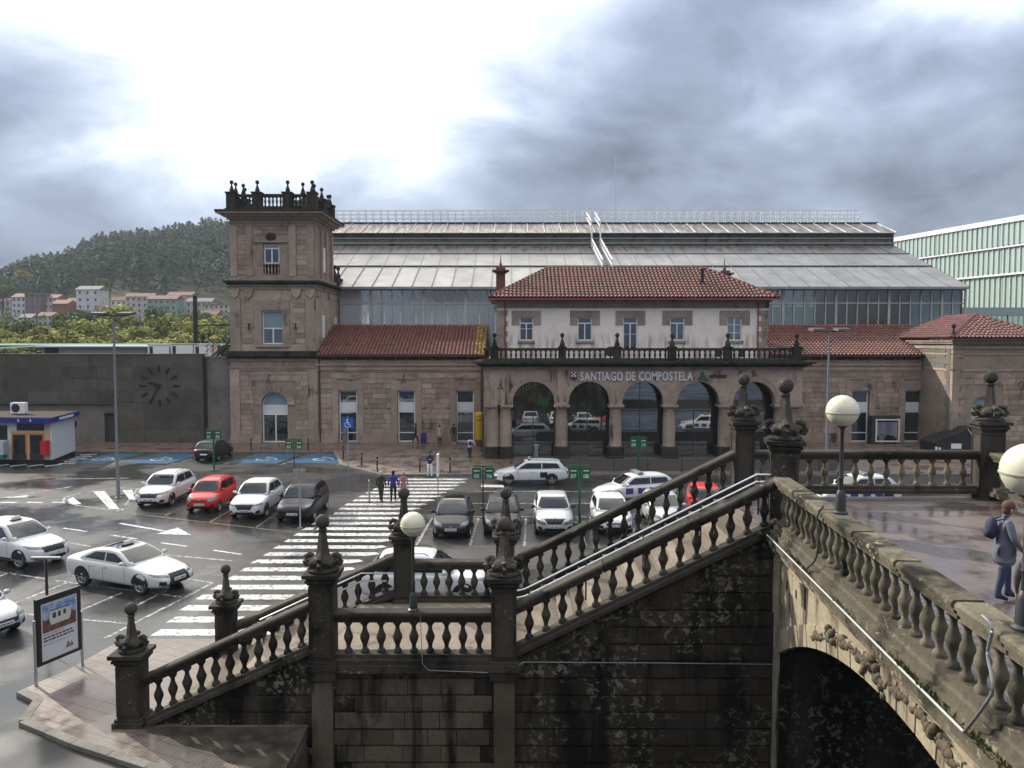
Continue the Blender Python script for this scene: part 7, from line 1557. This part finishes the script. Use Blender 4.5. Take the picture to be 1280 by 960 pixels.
# ================================================================== people: one skinned body each
def cloth(name, c, rough=.8): return MATS[name] if name in MATS else plain(name, c, rough, var=.25, vscale=9, obj=True)
SKIN = cloth('skin', (.45, .27, .19), .6)
def person(label, x, y, z, rz, H, top, legs, shoes, hair, pose=None, coat=False, group=None, bulk=1.0, fine=False):
    """local: facing -Y, standing at the origin; joints posed by the dictionary"""
    p = pose or {}; s = H / 1.72; b = bulk
    J = {}; E = []; Rr = {}
    def j(n, co, r): J[n] = Vector(co) * s; Rr[n] = r * s; return n
    step = p.get('step', .12); lean = p.get('lean', 0)
    j('pelvis', (0, 0, .93), .125 * b); j('waist', (0, -lean * .3, 1.08), .118 * b); j('chest', (0, -lean * .7, 1.28), .138 * b); j('neckb', (0, -lean, 1.43), .075); j('neck', (0, -lean - .01, 1.49), .055); j('head', (0, -lean - .03 - p.get('nod', 0), 1.58), .085); j('crown', (0, -lean - .02 - p.get('nod', 0), 1.66), .078)
    E += [('pelvis', 'waist', 't'), ('waist', 'chest', 't'), ('chest', 'neckb', 't'), ('neckb', 'neck', 's'), ('neck', 'head', 's'), ('head', 'crown', 's')]
    for sd, sg in (('l', 1), ('r', -1)):
        f = step * (1 if sd == 'l' else -1)
        j('hip' + sd, (sg * .095, 0, .88), .108 * b); j('knee' + sd, (sg * .10, -f * .6 - .02, .49), .074); j('ankle' + sd, (sg * .10, -f + .03 * (1 if f < 0 else 0), .09), .052); j('toe' + sd, (sg * .115, -f - .15, .035), .036); j('heel' + sd, (sg * .10, -f + .05, .04), .036)
        E += [('pelvis', 'hip' + sd, 'l'), ('hip' + sd, 'knee' + sd, 'l'), ('knee' + sd, 'ankle' + sd, 'l'), ('ankle' + sd, 'toe' + sd, 'o'), ('ankle' + sd, 'heel' + sd, 'o')]
        el, wr = p.get('arm' + sd, ((sg * .25, .02, 1.10), (sg * .27, -.05, .86)))
        j('sh' + sd, (sg * .185, -lean * .9, 1.385), .062 * b); j('el' + sd, el, .047 * b); j('wr' + sd, wr, .034)
        d = (J['wr' + sd] - J['el' + sd]).normalized() / 1.0; wv = J['wr' + sd] / s
        pm = wv + d * .07; j('palm' + sd, pm, .032)
        E += [('chest', 'sh' + sd, 't'), ('sh' + sd, 'el' + sd, 't'), ('el' + sd, 'wr' + sd, 't'), ('wr' + sd, 'palm' + sd, 's')]
        side = Vector((0, 1, 0)) - d * d.y; side = side.normalized() if side.length > .1 else Vector((1, 0, 0)); curl = Vector((-sg, 0, 0)); curl = (curl - d * curl.dot(d)); curl = curl.normalized() if curl.length > .1 else Vector((0, 0, 1))
        for k, (off, ln) in enumerate(((-.024, .070), (-.008, .080), (.009, .076), (.025, .060))):
            a_ = pm + side * off + d * .02; k1 = a_ + d * ln * .55 + side * off * .2; k2 = k1 + d * ln * .35 + curl * ln * .35
            for nm, q, r_ in (('fa', a_, .0105), ('fb', k1, .0095), ('fc', k2, .0085)): j('%s%d%s' % (nm, k, sd), q, r_)
            E += [('palm' + sd, 'fa%d%s' % (k, sd), 's'), ('fa%d%s' % (k, sd), 'fb%d%s' % (k, sd), 's'), ('fb%d%s' % (k, sd), 'fc%d%s' % (k, sd), 's')]
        th = wv + d * .035 - side * .03; j('ta' + sd, th, .012); j('tb' + sd, th + d * .035 - side * .02 + curl * .012, .010); j('tc' + sd, th + d * .065 - side * .02 + curl * .025, .009)
        E += [('wr' + sd, 'ta' + sd, 's'), ('ta' + sd, 'tb' + sd, 's'), ('tb' + sd, 'tc' + sd, 's')]
    if coat:
        j('hem', (0, .01, .70), .165 * b); j('hem2', (0, .01, .60), .15 * b); E += [('pelvis', 'hem', 't'), ('hem', 'hem2', 't')]
    names = list(J); idx = {n: i for i, n in enumerate(names)}
    me = bpy.data.meshes.new('body'); me.from_pydata([J[n] for n in names], [(idx[a], idx[b_]) for a, b_, _ in E], []); ob = bpy.data.objects.new('body', me); col.objects.link(ob)
    md = ob.modifiers.new('skin', 'SKIN'); md.use_smooth_shade = True; md.branch_smoothing = .4
    sv = me.skin_vertices[0].data
    for n in names: r_ = Rr[n]; sv[idx[n]].radius = (r_ * (1.25 if n in ('chest', 'waist', 'pelvis', 'hem', 'hem2') else 1), r_ * (.92 if n in ('chest', 'waist', 'pelvis') else 1)); sv[idx[n]].use_root = (n == 'pelvis')
    sb_ = ob.modifiers.new('sub', 'SUBSURF'); sb_.levels = 2 if fine else 1; sb_.render_levels = sb_.levels
    out = bpy.data.meshes.new_from_object(ob.evaluated_get(bpy.context.evaluated_depsgraph_get())); bpy.data.objects.remove(ob); bpy.data.meshes.remove(me)
    for m_ in (top, legs, shoes, SKIN): out.materials.append(m_)
    mi = {'t': 0, 'l': 1, 'o': 2, 's': 3}; segs = [(J[a], J[b_], mi[c_], Rr[a]) for a, b_, c_ in E]
    for pl in out.polygons:
        best, bi = 1e9, 0; c_ = pl.center
        for a, b_, k, r_ in segs:
            ab = b_ - a; t_ = max(0, min(1, (c_ - a).dot(ab) / max(ab.length_squared, 1e-9))); dd = (c_ - (a + ab * t_)).length - r_ * .6
            if dd < best: best, bi = dd, k
        if bi == 1 and (c_.z > .90 * s or (coat and c_.z > .60 * s)): bi = 0
        pl.material_index = bi
    out.polygons.foreach_set('use_smooth', [True] * len(out.polygons))
    t = tag(put('person', out, None, (x, y, z), (0, 0, R(rz))), label, 'person', group)
    hd = J['head']; hm = MB(); sc = s
    hm.ball(hd + Vector((0, .022, .055)) * sc, .108 * sc, 14, 10, (.92, 1.0, .98)); hm.ball(hd + Vector((0, .055, -.01)) * sc, .085 * sc, 12, 8, (1.0, .8, 1.1))
    hm.build('hair', hair, t, 'all')
    fm = MB()
    for sg in (-1, 1): fm.ball(hd + Vector((sg * .033, -.088, .012)) * sc, .012 * sc, 8, 6)
    fm.build('eyes', BLACK, t, 'all'); fm = MB(); fm.ball(hd + Vector((0, -.102, -.018)) * sc, .016 * sc, 8, 6, (.8, 1, 1.5))
    for sg in (-1, 1): fm.ball(hd + Vector((sg * .092, .0, -.005)) * sc, .026 * sc, 8, 6, (.4, .8, 1.2))
    fm.build('nose_and_ears', SKIN, t, 'all'); fm = MB(); fm.ball(hd + Vector((0, -.09, -.058)) * sc, .022 * sc, 8, 5, (1.2, .4, .35)); fm.build('mouth', cloth('lips', (.30, .10, .09), .5), t, 'all')
    return t
def backpack(label, x, y, z, rz, mat, s=1.0):
    t = thing('backpack', label, 'backpack', (x, y, z), R(rz)); m = MB(); m.ball((0, 0, .26 * s), .2 * s, 14, 10, (.85, .62, 1.25)); m.ball((0, .08 * s, .16 * s), .13 * s, 12, 8, (1, .6, .9)); m.build('bag', mat, t, 'all')
    m = MB()
    for sg in (-1, 1): m.tube([(sg * .1 * s, -.06 * s, .45 * s), (sg * .13 * s, -.22 * s, .50 * s), (sg * .14 * s, -.36 * s, .34 * s), (sg * .13 * s, -.25 * s, .12 * s), (sg * .1 * s, -.06 * s, .08 * s)], .02 * s, 6)
    m.build('straps', mat, t, True); return t
DK = cloth('black_cloth', (.016, .016, .018)); OLV = cloth('dark_green_coat', (.022, .026, .018)); NVY = cloth('navy_cloth', (.02, .025, .055)); BLU = cloth('blue_jacket', (.025, .025, .20)); PNK = cloth('pink_coat', (.34, .15, .17)); WHT = cloth('white_cloth', (.58, .58, .56)); BEI = cloth('beige_coat', (.40, .36, .29)); JEAN = cloth('blue_jeans', (.03, .045, .10)); GRJ = cloth('grey_puffer', (.085, .10, .13)); GRC = cloth('grey_cloth', (.10, .10, .10))
HB = cloth('brown_hair', (.045, .025, .015)); HK = cloth('black_hair', (.012, .010, .009)); HG = cloth('grey_hair', (.42, .40, .37)); HR = cloth('red_brown_hair', (.085, .038, .022)); SHO = cloth('dark_shoes', (.02, .018, .016)); SHW = cloth('white_shoes', (.55, .55, .55))
person('person in a long dark green coat walking on the zebra crossing', -7.30, 44.2, 0, 170, 1.72, OLV, DK, SHO, HG, dict(step=.18), True)
person('person in a bright blue jacket on the zebra crossing', -6.62, 44.2, 0, 185, 1.74, BLU, DK, SHO, HK, dict(step=-.16), False, bulk=1.1)
person('person in a pink coat walking beside the blue jacket', -6.10, 44.6, 0, 175, 1.6, PNK, NVY, SHO, cloth('pale_pink_hood', (.36, .22, .22)), dict(step=.15), True)
person('person in dark jacket and white trousers at the far end of the crossing', -5.38, 52.0, 0, 10, 1.76, NVY, WHT, SHO, HK, dict(step=.1, arml=((.22, -.05, 1.12), (.06, -.2, 1.18)), armr=((-.22, -.05, 1.12), (-.06, -.2, 1.18)), nod=.04))
person('person in a white top and black trousers near the yellow post box', -3.15, 59.4, .12, 160, 1.7, WHT, DK, SHW, HK, dict(step=.14, armr=((-.33, .02, 1.3), (-.42, -.05, 1.10)), arml=((.24, -.1, 1.2), (.1, -.2, 1.4)), lean=.06))
person('person dressed in black walking past the wing window with a suitcase', -8.25, 68.1, .12, 100, 1.78, DK, DK, SHW, HK, dict(step=.24))
person('person in a beige coat standing against the station wing', -6.2, 68.2, .12, 0, 1.62, BEI, DK, SHO, HB, dict(step=.03), True)
person('person in dark clothes standing beside the wing doorway near the beige coat', -5.0, 68.2, .12, 15, 1.72, DK, GRC, SHW, HK, dict(step=.06))
wm_ = (8.42, 13.5)
person('walker in a grey-blue puffer coat and jeans on the bridge', wm_[0], wm_[1], 4.56, 74, 1.70, GRJ, JEAN, SHO, HR, dict(step=.10, armr=((-.27, -.06, 1.12), (-.24, -.22, .90)), arml=((.25, -.05, 1.1), (.26, -.2, .92)), nod=.03), True, bulk=1.28, fine=True)
backpack('dark backpack worn by the walker in the puffer coat', wm_[0] - .20, wm_[1] + .06, 5.58, 74, NVY, .78)
person('person in a dark grey puffer jacket at the edge of the bridge parapet', 7.45, 11.2, 4.56, 130, 1.62, GRC, DK, SHO, HB, dict(step=.08), True, bulk=1.3, fine=True)
backpack('dark blue backpack of the person by the pillar of the arcade', -3.12, 59.2, 1.15, 340, NVY, .7)
sc_ = thing('suitcase', 'purple-blue suitcase standing by the wing wall', 'suitcase', (-7.55, 68.0, .12)); bm_ = bmesh.new(); bmesh.ops.create_cube(bm_, size=1.0); bmesh.ops.scale(bm_, vec=(.48, .30, .9), verts=bm_.verts); bmesh.ops.bevel(bm_, geom=bm_.edges[:], offset=.06, segments=3, affect='EDGES'); me_ = bpy.data.meshes.new('shell'); bm_.to_mesh(me_); bm_.free(); me_.materials.append(cloth('purple_case', (.03, .02, .16), .4)); put('shell', me_, sc_, (0, 0, .52))
MB().tube([(-.13, .1, .95), (-.13, .1, 1.15), (.13, .1, 1.15), (.13, .1, .95)], .014, 6).build('handle', GREYM, sc_, True)
for sx in (-.18, .18): MB().lathe([(.045, -.02), (.045, .02)], (sx, 0, .045), 10, axis='x').build('wheel', BLACK, sc_)
# ================================================================== air: the far hill fades in damp haze
hz_ = NT('damp_haze'); hz_.t.nodes.remove(hz_.b); pvn = hz_.N('ShaderNodeVolumePrincipled'); pvn.inputs['Color'].default_value = (.80, .87, .95, 1); pvn.inputs['Density'].default_value = 0.00016; pvn.inputs['Anisotropy'].default_value = 0.0
hz_.L(pvn.outputs[0], hz_.t.nodes['Material Output'].inputs['Volume'])
hb_ = MB().box(-1400, 1400, -120, 1400, -1.0, 190).build('haze', hz_.m); hb_['kind'] = 'stuff'
